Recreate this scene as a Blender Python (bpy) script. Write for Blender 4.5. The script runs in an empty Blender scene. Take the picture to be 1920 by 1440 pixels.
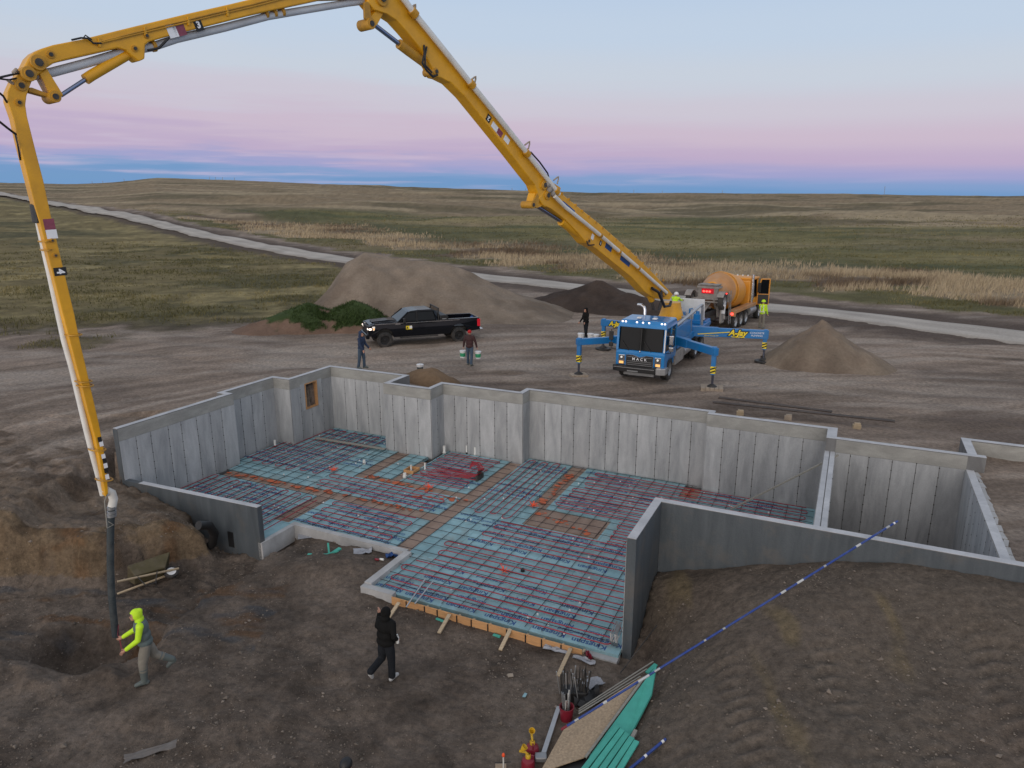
import bpy, bmesh, math, random
import numpy as np
from mathutils import Vector, Matrix
random.seed(7); RNG = np.random.default_rng(7)
SC = bpy.context.scene
COL = SC.collection
# ------------------------------------------------------------------ camera
FPX, PITCH, CH = 1333.0, math.radians(14.5), 8.0
cam = bpy.data.cameras.new('camera'); camo = bpy.data.objects.new('camera', cam); COL.objects.link(camo)
cam.sensor_fit = 'HORIZONTAL'; cam.sensor_width = 36.0; cam.lens = 36.0 * FPX / 1920.0
cam.clip_start = 0.1; cam.clip_end = 6000
camo.location = (0, 0, CH); camo.rotation_euler = (math.pi/2 - PITCH, 0, 0)
SC.camera = camo
# ------------------------------------------------------------------ light
SUN_AZ = math.radians(200)      # direction the glow comes from, measured from +Y clockwise (behind the camera)
SUN_EL = math.radians(7)
world = bpy.data.worlds.new('World'); SC.world = world; world.use_nodes = True
def build_sky():
    nt = world.node_tree; N = nt.nodes; L = nt.links; N.clear()
    out = N.new('ShaderNodeOutputWorld')
    tc = N.new('ShaderNodeTexCoord'); sep = N.new('ShaderNodeSeparateXYZ'); L.new(tc.outputs['Generated'], sep.inputs[0])
    def math_(op, a, b=None, c=None, clamp=False):
        n = N.new('ShaderNodeMath'); n.operation = op; n.use_clamp = clamp
        for i, v in enumerate((a, b, c)):
            if v is None: continue
            if isinstance(v, (int, float)): n.inputs[i].default_value = v
            else: L.new(v, n.inputs[i])
        return n.outputs[0]
    # thin cloud streaks: noise squeezed in height, tilted a little
    mp = N.new('ShaderNodeMapping'); mp.inputs['Scale'].default_value = (2.2, 2.2, 26.0); mp.inputs['Rotation'].default_value = (0.0, 0.055, 0)
    L.new(tc.outputs['Generated'], mp.inputs['Vector'])
    nz = N.new('ShaderNodeTexNoise'); nz.inputs['Scale'].default_value = 1.3; nz.inputs['Detail'].default_value = 5; nz.inputs['Roughness'].default_value = 0.55
    L.new(mp.outputs[0], nz.inputs['Vector'])
    mp2 = N.new('ShaderNodeMapping'); mp2.inputs['Scale'].default_value = (5, 5, 90.0); mp2.inputs['Rotation'].default_value = (0.0, 0.03, 0)
    L.new(tc.outputs['Generated'], mp2.inputs['Vector'])
    nz2 = N.new('ShaderNodeTexNoise'); nz2.inputs['Scale'].default_value = 1.5; nz2.inputs['Detail'].default_value = 4
    L.new(mp2.outputs[0], nz2.inputs['Vector'])
    z = sep.outputs['Z']
    # the dark blue band reaches higher towards the left
    tilt = math_('MULTIPLY', sep.outputs['X'], 0.028)
    w1 = math_('MULTIPLY', math_('SUBTRACT', nz.outputs['Fac'], 0.5), 0.115)
    low = math_('SUBTRACT', 1.0, math_('MULTIPLY', z, 3.2, clamp=True), clamp=True)
    wk = math_('SUBTRACT', 0.55, math_('MULTIPLY', sep.outputs['X'], 1.1), clamp=True); low = math_('MULTIPLY', low, wk)
    w1 = math_('MULTIPLY', w1, low)
    w2 = math_('MULTIPLY', math_('MULTIPLY', math_('SUBTRACT', nz2.outputs['Fac'], 0.5), 0.040), low)
    h = math_('ADD', math_('ADD', math_('ADD', z, w1), w2), tilt)
    ramp = N.new('ShaderNodeValToRGB'); cr = ramp.color_ramp; cr.interpolation = 'EASE'
    def s2l(c): return tuple((x/255/12.92 if x/255 < .04045 else ((x/255+.055)/1.055)**2.4) for x in c) + (1,)
    stops = [(0.0, (112, 154, 198)), (0.019, (112, 153, 199)), (0.030, (130, 159, 203)), (0.041, (158, 162, 205)), (0.058, (187, 171, 201)), (0.085, (199, 184, 204)),
             (0.118, (200, 196, 211)), (0.155, (196, 205, 219)), (0.205, (189, 205, 225)), (0.27, (181, 201, 226)), (0.5, (178, 190, 208)), (1.0, (184, 190, 200))]
    while len(cr.elements) < len(stops): cr.elements.new(0.5)
    for e, (p, c) in zip(cr.elements, stops): e.position = p; e.color = s2l(c)
    L.new(math_('MAXIMUM', h, 0.0), ramp.inputs[0])
    # thin pale cloud wisps low over the skyline
    wm = math_('MULTIPLY', math_('MULTIPLY_ADD', nz2.outputs['Fac'], 5.0, -2.75, clamp=True), math_('MULTIPLY_ADD', sep.outputs['X'], -.7, .5, clamp=True))
    bandz = math_('MULTIPLY', math_('MULTIPLY_ADD', z, 60.0, -.5, clamp=True), math_('MULTIPLY_ADD', z, -9.0, 1.4, clamp=True)); wm = math_('MULTIPLY', wm, bandz)
    wx = N.new('ShaderNodeMix'); wx.data_type = 'RGBA'; L.new(math_('MULTIPLY', wm, .8), wx.inputs[0]); L.new(ramp.outputs[0], wx.inputs[6]); wx.inputs[7].default_value = s2l((196, 186, 212))
    # broad evening glow around where the sun went, behind the camera
    sd = (math.sin(SUN_AZ)*math.cos(SUN_EL), math.cos(SUN_AZ)*math.cos(SUN_EL), math.sin(SUN_EL))
    dt = N.new('ShaderNodeVectorMath'); dt.operation = 'DOT_PRODUCT'; L.new(tc.outputs['Generated'], dt.inputs[0]); dt.inputs[1].default_value = sd
    g = math_('POWER', math_('MAXIMUM', dt.outputs['Value'], 0.0), 2.0)
    gl = N.new('ShaderNodeMix'); gl.data_type = 'RGBA'; gl.blend_type = 'MIX'; L.new(g, gl.inputs[0])
    L.new(wx.outputs[2], gl.inputs[6]); gl.inputs[7].default_value = (1.42, 1.27, 1.16, 1)
    b1 = N.new('ShaderNodeBackground'); L.new(gl.outputs[2], b1.inputs[0]); b1.inputs[1].default_value = 1.0
    sky = N.new('ShaderNodeTexSky'); sky.sky_type = 'NISHITA'; sky.sun_disc = False
    sky.sun_elevation = math.radians(0.5); sky.sun_rotation = SUN_AZ
    b2 = N.new('ShaderNodeBackground'); L.new(sky.outputs[0], b2.inputs[0]); b2.inputs[1].default_value = 0.02
    ad = N.new('ShaderNodeAddShader'); L.new(b1.outputs[0], ad.inputs[0]); L.new(b2.outputs[0], ad.inputs[1])
    L.new(ad.outputs[0], out.inputs[0])
build_sky()
sl = bpy.data.lights.new('sun', 'SUN'); sl.energy = 0.55; sl.angle = math.radians(30); sl.color = (1, 0.97, 0.93)
so = bpy.data.objects.new('sun', sl); COL.objects.link(so)
so.rotation_euler = Vector((-math.sin(SUN_AZ), -math.cos(SUN_AZ), -math.tan(math.radians(9)))).to_track_quat('-Z', 'Y').to_euler()
vs = SC.view_settings; vs.view_transform = 'Standard'; vs.look = 'None'; vs.exposure = 0; vs.gamma = 1; vs.use_curve_mapping = False

# ------------------------------------------------------------------ helpers
def P(px, py, z):
    """the point of the plane at height z that the photograph shows at (px, py)"""
    dx = (px-960)/FPX; dz = -(py-720)/FPX
    ry = math.cos(PITCH) + dz*math.sin(PITCH); rz = -math.sin(PITCH) + dz*math.cos(PITCH)
    t = (z-CH)/rz
    return Vector((dx*t, ry*t, z))
def tag(o, label=None, cat=None, group=None, kind=None):
    if label: o['label'] = label
    if cat: o['category'] = cat
    if group: o['group'] = group
    if kind: o['kind'] = kind
    return o
def thing(name, label, cat, loc=(0, 0, 0), rotz=0.0, group=None):
    o = bpy.data.objects.new(name, None); COL.objects.link(o); o.empty_display_size = 0.2
    o.location = loc; o.rotation_euler = (0, 0, rotz)
    return tag(o, label, cat, group)
def copy_tree(o, parent=None):
    c = o.copy(); COL.objects.link(c)
    if parent is not None: c.parent = parent
    for ch in list(o.children): copy_tree(ch, c)
    return c
def lin(c): return tuple(((x/255+.055)/1.055)**2.4 if x > 10 else x/255/12.92 for x in c)
def rotm(rx=0, ry=0, rz=0):
    return Matrix.Rotation(rz, 3, 'Z') @ Matrix.Rotation(ry, 3, 'Y') @ Matrix.Rotation(rx, 3, 'X')
class MB:
    def __init__(self): self.v = []; self.f = []; self.m = []
    def add(self, vs, fs, m=0):
        b = len(self.v); self.v += [tuple(p) for p in vs]
        self.f += [tuple(i+b for i in f) for f in fs]; self.m += [m]*len(fs); return self
    def box(self, c, s, R=None, m=0, taper=1.0):
        vs = []
        for sz in (-1, 1):
            k = taper if sz > 0 else 1.0
            for sx, sy in ((-1, -1), (1, -1), (1, 1), (-1, 1)):
                p = Vector((sx*s[0]/2*k, sy*s[1]/2*k, sz*s[2]/2))
                if R is not None: p = R @ p
                vs.append(p + Vector(c))
        return self.add(vs, [(3, 2, 1, 0), (4, 5, 6, 7), (0, 1, 5, 4), (1, 2, 6, 5), (2, 3, 7, 6), (3, 0, 4, 7)], m)
    def bar(self, a, b, w, h, m=0, up=(0, 0, 1)):
        """a rectangular bar from a to b"""
        a = Vector(a); b = Vector(b); d = (b-a); L = d.length; d.normalize(); u = Vector(up)
        if abs(d.dot(u)) > .98: u = Vector((1, 0, 0))
        s = d.cross(u).normalized(); u = s.cross(d)
        R = Matrix((d, s, u)).transposed()
        return self.box((a+b)/2, (L, w, h), R, m)
    def prism(self, poly, fa, fb, m=0):
        """poly: list of 2D points; fa / fb map a point to its 3D place on the two caps"""
        n = len(poly); vs = [fa(*p) for p in poly] + [fb(*p) for p in poly]
        fs = [tuple(range(n)), tuple(range(2*n-1, n-1, -1))] + [((i+1) % n, i, n+i, n+(i+1) % n) for i in range(n)]
        return self.add(vs, fs, m)
    def tube(self, path, r, n=8, m=0, closed=False, caps=True):
        path = [Vector(p) for p in path]; k = len(path); rs = r if isinstance(r, (list, tuple)) else [r]*k
        vs = []; prev = None
        for i, p in enumerate(path):
            a = path[(i-1) % k] if (closed or i) else p; b = path[(i+1) % k] if (closed or i < k-1) else p
            t = (b-a).normalized()
            if prev is None:
                u = Vector((0, 0, 1)) if abs(t.z) < .9 else Vector((1, 0, 0)); s = t.cross(u).normalized()
            else:
                s = (prev - t*prev.dot(t)); s = s.normalized() if s.length > 1e-6 else t.orthogonal().normalized()
            prev = s; u = s.cross(t)
            for j in range(n):
                q = 2*math.pi*j/n; vs.append(p + (s*math.cos(q)+u*math.sin(q))*rs[i])
        fs = []
        for i in range(k if closed else k-1):
            i2 = (i+1) % k
            for j in range(n): fs.append((i*n+j, i*n+(j+1) % n, i2*n+(j+1) % n, i2*n+j))
        if caps and not closed: fs += [tuple(range(n-1, -1, -1)), tuple((k-1)*n+j for j in range(n))]
        return self.add(vs, fs, m)
    def cyl(self, a, b, r, r2=None, n=16, m=0): return self.tube([a, b], [r, r if r2 is None else r2], n, m)
    def lathe(self, prof, o=(0, 0, 0), axis=(0, 0, 1), n=24, m=0):
        """prof: (radius, distance along axis) pairs"""
        o = Vector(o); ax = Vector(axis).normalized(); s = ax.orthogonal().normalized(); u = ax.cross(s); vs = []; k = len(prof)
        for r, t in prof:
            for j in range(n):
                q = 2*math.pi*j/n; vs.append(o + ax*t + (s*math.cos(q)+u*math.sin(q))*r)
        fs = [(i*n+j, i*n+(j+1) % n, (i+1)*n+(j+1) % n, (i+1)*n+j) for i in range(k-1) for j in range(n)]
        return self.add(vs, fs, m)
    def ball(self, c, r, n=10, k=7, m=0, R=None):
        if isinstance(r, (int, float)): r = (r, r, r)
        vs = []
        for i in range(k+1):
            t = math.pi*i/k
            for j in range(n):
                q = 2*math.pi*j/n; p = Vector((r[0]*math.sin(t)*math.cos(q), r[1]*math.sin(t)*math.sin(q), r[2]*math.cos(t)))
                if R is not None: p = R @ p
                vs.append(p + Vector(c))
        fs = [(i*n+j, (i+1)*n+j, (i+1)*n+(j+1) % n, i*n+(j+1) % n) for i in range(k) for j in range(n)]
        return self.add(vs, fs, m)
    def mesh(self, name, mats, smooth=False):
        me = bpy.data.meshes.new(name); me.from_pydata(self.v, [], self.f)
        for x in (mats if isinstance(mats, (list, tuple)) else [mats]): me.materials.append(x)
        me.polygons.foreach_set('material_index', self.m)
        bm = bmesh.new(); bm.from_mesh(me); bmesh.ops.recalc_face_normals(bm, faces=bm.faces)
        bm.to_mesh(me); bm.free()
        if smooth:
            me.polygons.foreach_set('use_smooth', [True]*len(me.polygons))
            try: me.set_sharp_from_angle(angle=math.radians(38))
            except Exception: pass
        me.update(); return me
    def build(self, name, mats, parent=None, smooth=False, bevel=0, label=None):
        o = bpy.data.objects.new(name, self.mesh(name, mats, smooth)); COL.objects.link(o)
        if parent is not None: o.parent = parent
        if bevel:
            b = o.modifiers.new('edge', 'BEVEL'); b.width = bevel; b.segments = 2; b.limit_method = 'ANGLE'; b.angle_limit = math.radians(35)
        if label: o['label'] = label
        return o
def link(me, name, parent=None, loc=(0, 0, 0), rot=(0, 0, 0)):
    o = bpy.data.objects.new(name, me); COL.objects.link(o); o.parent = parent; o.location = loc; o.rotation_euler = rot; return o
def letters(name, txt, size, m, parent, loc, xdir, ydir, ext=0.004, shear=0.0, off=0.0, align='CENTER', space=1.0):
    cu = bpy.data.curves.new(name, 'FONT'); cu.body = txt; cu.size = size; cu.extrude = ext; cu.shear = shear; cu.offset = off
    cu.align_x = align; cu.align_y = 'CENTER'; cu.resolution_u = 3; cu.space_character = space
    t = bpy.data.objects.new(name, cu); COL.objects.link(t); bpy.context.view_layer.update()
    me = bpy.data.meshes.new_from_object(t.evaluated_get(bpy.context.evaluated_depsgraph_get()))
    bpy.data.objects.remove(t); me.materials.clear(); me.materials.append(m)
    if parent is None and loc is None: return me
    o = bpy.data.objects.new(name, me); COL.objects.link(o); o.parent = parent
    x = Vector(xdir).normalized(); y = Vector(ydir); y = (y - x*y.dot(x)).normalized(); zz = x.cross(y)
    M = Matrix((x, y, zz)).transposed().to_4x4(); M.translation = Vector(loc); o.matrix_local = M
    return o
# ------------------------------------------------------------------ materials
def nodes(name):
    m = bpy.data.materials.new(name); m.use_nodes = True; nt = m.node_tree
    return m, nt, nt.nodes['Principled BSDF']
def mat(name, col, rough=.6, metal=0.0, var=.18, scale=4.0, bump=0.0, bscale=40, emit=None, estr=1.0, coat=0.0, dirt=None, dirt_amt=.5, stretch=(1, 1, 1), rand=0.0, spec=.5):
    m, nt, b = nodes(name); N = nt.nodes; L = nt.links
    tc = N.new('ShaderNodeTexCoord'); mp = N.new('ShaderNodeMapping'); mp.inputs['Scale'].default_value = stretch; L.new(tc.outputs['Object'], mp.inputs[0])
    src = mp.outputs[0]
    if rand:
        oi = N.new('ShaderNodeObjectInfo'); ad = N.new('ShaderNodeVectorMath'); ad.operation = 'ADD'
        sc = N.new('ShaderNodeVectorMath'); sc.operation = 'SCALE'; sc.inputs[0].default_value = (31, 17, 23); L.new(oi.outputs['Random'], sc.inputs['Scale'])
        L.new(src, ad.inputs[0]); L.new(sc.outputs[0], ad.inputs[1]); src = ad.outputs[0]
    nz = N.new('ShaderNodeTexNoise'); nz.inputs['Scale'].default_value = scale; nz.inputs['Detail'].default_value = 6; nz.inputs['Roughness'].default_value = .6; L.new(src, nz.inputs['Vector'])
    mr = N.new('ShaderNodeMapRange'); mr.inputs[1].default_value = .25; mr.inputs[2].default_value = .75; mr.inputs[3].default_value = 1-var; mr.inputs[4].default_value = 1+var
    L.new(nz.outputs['Fac'], mr.inputs[0]); f = mr.outputs[0]
    if rand:
        mr2 = N.new('ShaderNodeMapRange'); mr2.inputs[3].default_value = 1-rand; mr2.inputs[4].default_value = 1+rand; L.new(oi.outputs['Random'], mr2.inputs[0])
        mu = N.new('ShaderNodeMath'); mu.operation = 'MULTIPLY'; L.new(f, mu.inputs[0]); L.new(mr2.outputs[0], mu.inputs[1]); f = mu.outputs[0]
    vm = N.new('ShaderNodeVectorMath'); vm.operation = 'SCALE'; vm.inputs[0].default_value = col[:3]; L.new(f, vm.inputs['Scale']); c = vm.outputs[0]
    if dirt:
        n2 = N.new('ShaderNodeTexNoise'); n2.inputs['Scale'].default_value = scale*.6; n2.inputs['Detail'].default_value = 8; n2.inputs['Roughness'].default_value = .7; L.new(src, n2.inputs['Vector'])
        m2 = N.new('ShaderNodeMapRange'); m2.inputs[1].default_value = .45; m2.inputs[2].default_value = .75; m2.inputs[4].default_value = dirt_amt; L.new(n2.outputs['Fac'], m2.inputs[0])
        mx = N.new('ShaderNodeMix'); mx.data_type = 'RGBA'; L.new(m2.outputs[0], mx.inputs[0]); L.new(c, mx.inputs[6]); mx.inputs[7].default_value = tuple(dirt[:3])+(1,); c = mx.outputs[2]
    L.new(c, b.inputs['Base Color']); b.inputs['Roughness'].default_value = rough; b.inputs['Metallic'].default_value = metal
    b.inputs['Specular IOR Level'].default_value = spec
    if coat: b.inputs['Coat Weight'].default_value = coat; b.inputs['Coat Roughness'].default_value = .08
    if emit: b.inputs['Emission Color'].default_value = tuple(emit)+(1,); b.inputs['Emission Strength'].default_value = estr
    if bump:
        n3 = N.new('ShaderNodeTexNoise'); n3.inputs['Scale'].default_value = bscale; n3.inputs['Detail'].default_value = 5; L.new(src, n3.inputs['Vector'])
        bp = N.new('ShaderNodeBump'); bp.inputs['Strength'].default_value = bump; bp.inputs['Distance'].default_value = .03; L.new(n3.outputs['Fac'], bp.inputs['Height']); L.new(bp.outputs[0], b.inputs['Normal'])
    return m
DUST = (.16, .13, .11)
M = dict(
    yellow=mat('boom_yellow', (.68, .335, .008), .42, var=.12, scale=1.5, dirt=(.24, .12, .02), dirt_amt=.42),
    yellow_dirty=mat('boom_yellow_worn', (.48, .24, .015), .55, var=.2, scale=2, dirt=(.09, .06, .03), dirt_amt=.6),
    grey_pipe=mat('pipe_grey', (.50, .52, .54), .5, var=.1, scale=2, dirt=(.3, .28, .25), dirt_amt=.4),
    white_pipe=mat('pipe_white', (.66, .65, .61), .5, var=.1, scale=2, dirt=(.35, .3, .22), dirt_amt=.4),
    chrome=mat('chrome', (.7, .7, .72), .18, 1.0, var=.08),
    rod=mat('rod_steel', (.25, .28, .38), .25, 1.0, var=.1),
    blue=mat('truck_blue', (.006, .18, .47), .35, var=.1, scale=1.2, coat=.5, dirt=DUST, dirt_amt=.25),
    blue2=mat('outrigger_blue', (.006, .16, .43), .42, var=.1, scale=1.2, coat=.2, dirt=DUST, dirt_amt=.25),
    black=mat('black_plastic', (.012, .012, .013), .5, var=.2),
    dark=mat('dark_steel', (.035, .034, .033), .6, .3, var=.3, dirt=DUST, dirt_amt=.5),
    rubber=mat('tyre_rubber', (.022, .022, .022), .85, var=.3, dirt=DUST, dirt_amt=.55, scale=6),
    tread=mat('tread_rubber', (.05, .046, .042), .9, var=.3, scale=6),
    hose=mat('hose_rubber', (.03, .04, .045), .75, var=.3, scale=5, dirt=(.12, .12, .11), dirt_amt=.4),
    glass=mat('dark_glass', (.006, .008, .010), .05, var=.1, spec=.22),
    steel=mat('grey_steel', (.30, .31, .32), .4, .6, var=.15, dirt=DUST, dirt_amt=.4),
    alu=mat('aluminium', (.45, .46, .47), .4, .7, var=.12, dirt=DUST, dirt_amt=.3),
    white=mat('white_paint', (.72, .73, .74), .5, var=.08, dirt=(.35, .33, .3), dirt_amt=.3),
    white_print=mat('white_print', (.75, .76, .78), .6, var=.04),
    yellow_print=mat('yellow_print', (.80, .62, .03), .55, var=.05),
    black_print=mat('black_print', (.01, .01, .01), .6, var=.05),
    blue_print=mat('blue_print', (.016, .065, .22), .7, var=.15, scale=9),
    red_print=mat('maroon_print', (.22, .05, .08), .6, var=.2, scale=12),
    orange=mat('mixer_orange', (.68, .28, .018), .5, var=.12, scale=1.0, dirt=(.36, .26, .17), dirt_amt=.35),
    orange_dusty=mat('mixer_orange_dusty', (.45, .22, .08), .65, var=.2, scale=1.5, dirt=(.36, .31, .25), dirt_amt=.7),
    mudgrey=mat('cement_grey', (.26, .24, .22), .8, var=.3, scale=4, bump=.3),
    red_lamp=mat('red_lamp', (.5, .01, .01), .3, emit=(1, .04, .03), estr=6),
    red_lens=mat('red_lens', (.45, .01, .02), .2, var=.1, emit=(1, .02, .05), estr=.15),
    warm_lamp=mat('marker_lamp', (.8, .7, .6), .3, emit=(1, .78, .66), estr=2.2),
    head_lamp=mat('headlamp_lens', (.6, .6, .6), .1, emit=(1, .9, .75), estr=.35),
    amber=mat('amber_lens', (.7, .3, .05), .2, emit=(1, .55, .2), estr=.9),
    truck_black=mat('pickup_black', (.005, .006, .009), .16, var=.1, spec=.3),
    pad_wood=mat('pad_wood', (.33, .27, .21), .85, var=.25, scale=6, stretch=(1, 8, 1), bump=.3),
    lumber=mat('lumber', (.42, .33, .22), .8, var=.2, scale=5, stretch=(1, 6, 6), bump=.2, rand=.1),
    ply=mat('form_ply', (.52, .28, .12), .75, var=.15, scale=6, stretch=(1, 1, 5), rand=.12, dirt=(.25, .16, .1), dirt_amt=.4),
    grey_wood=mat('weathered_wood', (.26, .25, .22), .85, var=.2, scale=4, stretch=(1, 6, 6)),
    teal=mat('green_foam', (.06, .36, .29), .75, var=.12, scale=5, rand=.08),
    pole_blue=mat('pole_blue', (.022, .055, .25), .5, .2, var=.3, scale=7, dirt=(.12, .15, .22), dirt_amt=.5),
    pvc=mat('white_pvc', (.75, .75, .72), .4, var=.05),
    pex=mat('red_tube', (.30, .014, .03), .5, var=.15),
    rebar=mat('rebar_steel', (.035, .025, .028), .7, .3, var=.3),
    orange_paint=mat('orange_marker', (.85, .09, .02), .6, var=.2, scale=9),
    redcan=mat('red_can', (.20, .012, .026), .4, var=.15),
    yellowcap=mat('yellow_spout', (.58, .36, .02), .45, var=.1),
    skin=mat('skin', (.42, .22, .15), .55, var=.08),
    green_label=mat('green_label', (.03, .30, .14), .5, var=.2, scale=20),
    hiviz=mat('hiviz_yellow', (.52, .80, .02), .75, var=.1, scale=8, bump=.2, bscale=12, emit=(.5, .8, .02), estr=.0),
    vest_grey=mat('grey_vest', (.10, .13, .13), .85, var=.15, scale=8),
    khaki=mat('khaki_cloth', (.20, .185, .155), .85, var=.15, scale=8, bump=.3, bscale=14),
    gumboot=mat('grey_boot', (.10, .12, .115), .55, var=.15),
    blackcloth=mat('black_cloth', (.007, .007, .007), .9, var=.3, scale=7, bump=.4, bscale=12, spec=.2),
    darktrouser=mat('dark_trouser', (.014, .016, .02), .9, var=.3, scale=7, bump=.4, bscale=12, spec=.2),
    navy=mat('navy_cloth', (.015, .03, .07), .85, var=.2, scale=7, bump=.3, bscale=12),
    jean=mat('blue_jean', (.05, .08, .12), .85, var=.2, scale=7, bump=.3, bscale=12),
    maroon=mat('maroon_cloth', (.045, .018, .018), .85, var=.2, scale=7, bump=.3, bscale=12),
    red_knit=mat('red_knit', (.42, .012, .015), .9, var=.15),
    sneaker=mat('pale_sneaker', (.42, .42, .42), .7, var=.2, scale=12),
    olive=mat('olive_tray', (.075, .062, .026), .7, var=.25, dirt=DUST, dirt_amt=.5),
    osb=mat('osb_flakes', (.36, .27, .18), .8, var=.35, scale=22, bump=.2, bscale=30),
    film=mat('grey_film', (.30, .31, .34), .35, var=.25, scale=9),
    dirty_film=mat('dirty_film', (.15, .135, .125), .7, var=.3, scale=5, dirt=(.12, .095, .078), dirt_amt=1.0),
    plank_dark=mat('plank_dark', (.055, .042, .036), .8, var=.3, dirt=DUST, dirt_amt=.4),
    stone=mat('stone', (.19, .165, .145), .9, var=.3, scale=7),
)
def concrete(name, c0, c1, rough=.85, rand=.12, streak=(1.6, 1.6, .35), stain=None):
    m, nt, b = nodes(name); N = nt.nodes; L = nt.links
    tc = N.new('ShaderNodeTexCoord'); oi = N.new('ShaderNodeObjectInfo')
    sc = N.new('ShaderNodeVectorMath'); sc.operation = 'SCALE'; sc.inputs[0].default_value = (31, 17, 5); L.new(oi.outputs['Random'], sc.inputs['Scale'])
    ad = N.new('ShaderNodeVectorMath'); ad.operation = 'ADD'; L.new(tc.outputs['Object'], ad.inputs[0]); L.new(sc.outputs[0], ad.inputs[1])
    mp = N.new('ShaderNodeMapping'); mp.inputs['Scale'].default_value = streak; L.new(ad.outputs[0], mp.inputs[0])
    n1 = N.new('ShaderNodeTexNoise'); n1.inputs['Scale'].default_value = 1.6; n1.inputs['Detail'].default_value = 7; n1.inputs['Roughness'].default_value = .62; n1.inputs['Distortion'].default_value = .4; L.new(mp.outputs[0], n1.inputs['Vector'])
    n2 = N.new('ShaderNodeTexNoise'); n2.inputs['Scale'].default_value = 26; n2.inputs['Detail'].default_value = 4; L.new(ad.outputs[0], n2.inputs['Vector'])
    r = N.new('ShaderNodeValToRGB'); r.color_ramp.elements[0].position = .3; r.color_ramp.elements[1].position = .7
    r.color_ramp.elements[0].color = c0+(1,); r.color_ramp.elements[1].color = c1+(1,); L.new(n1.outputs['Fac'], r.inputs[0])
    mr = N.new('ShaderNodeMapRange'); mr.inputs[3].default_value = .88; mr.inputs[4].default_value = 1.12; L.new(n2.outputs['Fac'], mr.inputs[0])
    mr2 = N.new('ShaderNodeMapRange'); mr2.inputs[3].default_value = 1-rand; mr2.inputs[4].default_value = 1+rand; L.new(oi.outputs['Random'], mr2.inputs[0])
    mu = N.new('ShaderNodeMath'); mu.operation = 'MULTIPLY'; L.new(mr.outputs[0], mu.inputs[0]); L.new(mr2.outputs[0], mu.inputs[1])
    vm = N.new('ShaderNodeVectorMath'); vm.operation = 'SCALE'; L.new(r.outputs[0], vm.inputs[0]); L.new(mu.outputs[0], vm.inputs['Scale'])
    c_ = vm.outputs[0]
    if stain:
        n5 = N.new('ShaderNodeTexNoise'); n5.inputs['Scale'].default_value = 1.1; n5.inputs['Detail'].default_value = 8; n5.inputs['Roughness'].default_value = .7; L.new(ad.outputs[0], n5.inputs['Vector'])
        m5 = N.new('ShaderNodeMapRange'); m5.inputs[1].default_value = .50; m5.inputs[2].default_value = .72; m5.inputs[4].default_value = .65; L.new(n5.outputs['Fac'], m5.inputs[0])
        mx = N.new('ShaderNodeMix'); mx.data_type = 'RGBA'; L.new(m5.outputs[0], mx.inputs[0]); L.new(c_, mx.inputs[6]); mx.inputs[7].default_value = stain+(1,); c_ = mx.outputs[2]
    L.new(c_, b.inputs['Base Color']); b.inputs['Roughness'].default_value = rough
    bp = N.new('ShaderNodeBump'); bp.inputs['Strength'].default_value = .25; bp.inputs['Distance'].default_value = .02; L.new(n2.outputs['Fac'], bp.inputs['Height']); L.new(bp.outputs[0], b.inputs['Normal'])
    return m
M['panel'] = concrete('cast_concrete', (.255, .265, .275), (.44, .45, .46))
M['joint'] = concrete('joint_concrete', (.12, .12, .12), (.20, .20, .20))
M['band'] = concrete('band_concrete', (.235, .232, .218), (.35, .348, .325), rand=.05, streak=(.8, .8, 2))
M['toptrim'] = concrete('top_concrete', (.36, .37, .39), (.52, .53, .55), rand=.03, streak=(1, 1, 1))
M['coating'] = concrete('grey_damp_coating', (.050, .062, .072), (.088, .102, .114), rough=.6, rand=.04, streak=(2.2, 2.2, .25), stain=(.13, .115, .10))
M['curb'] = concrete('curb_concrete', (.30, .30, .30), (.44, .44, .44), rand=.05, streak=(1, 1, 1))
M['foam'] = concrete('foam_sheet', (.175, .325, .365), (.285, .47, .52), rough=.6, rand=.10, streak=(1, 1, 1), stain=(.20, .17, .13))
M['strip'] = concrete('footing_dirt', (.22, .15, .115), (.33, .245, .195), rand=.10, streak=(1.5, 1.5, 1))
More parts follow.
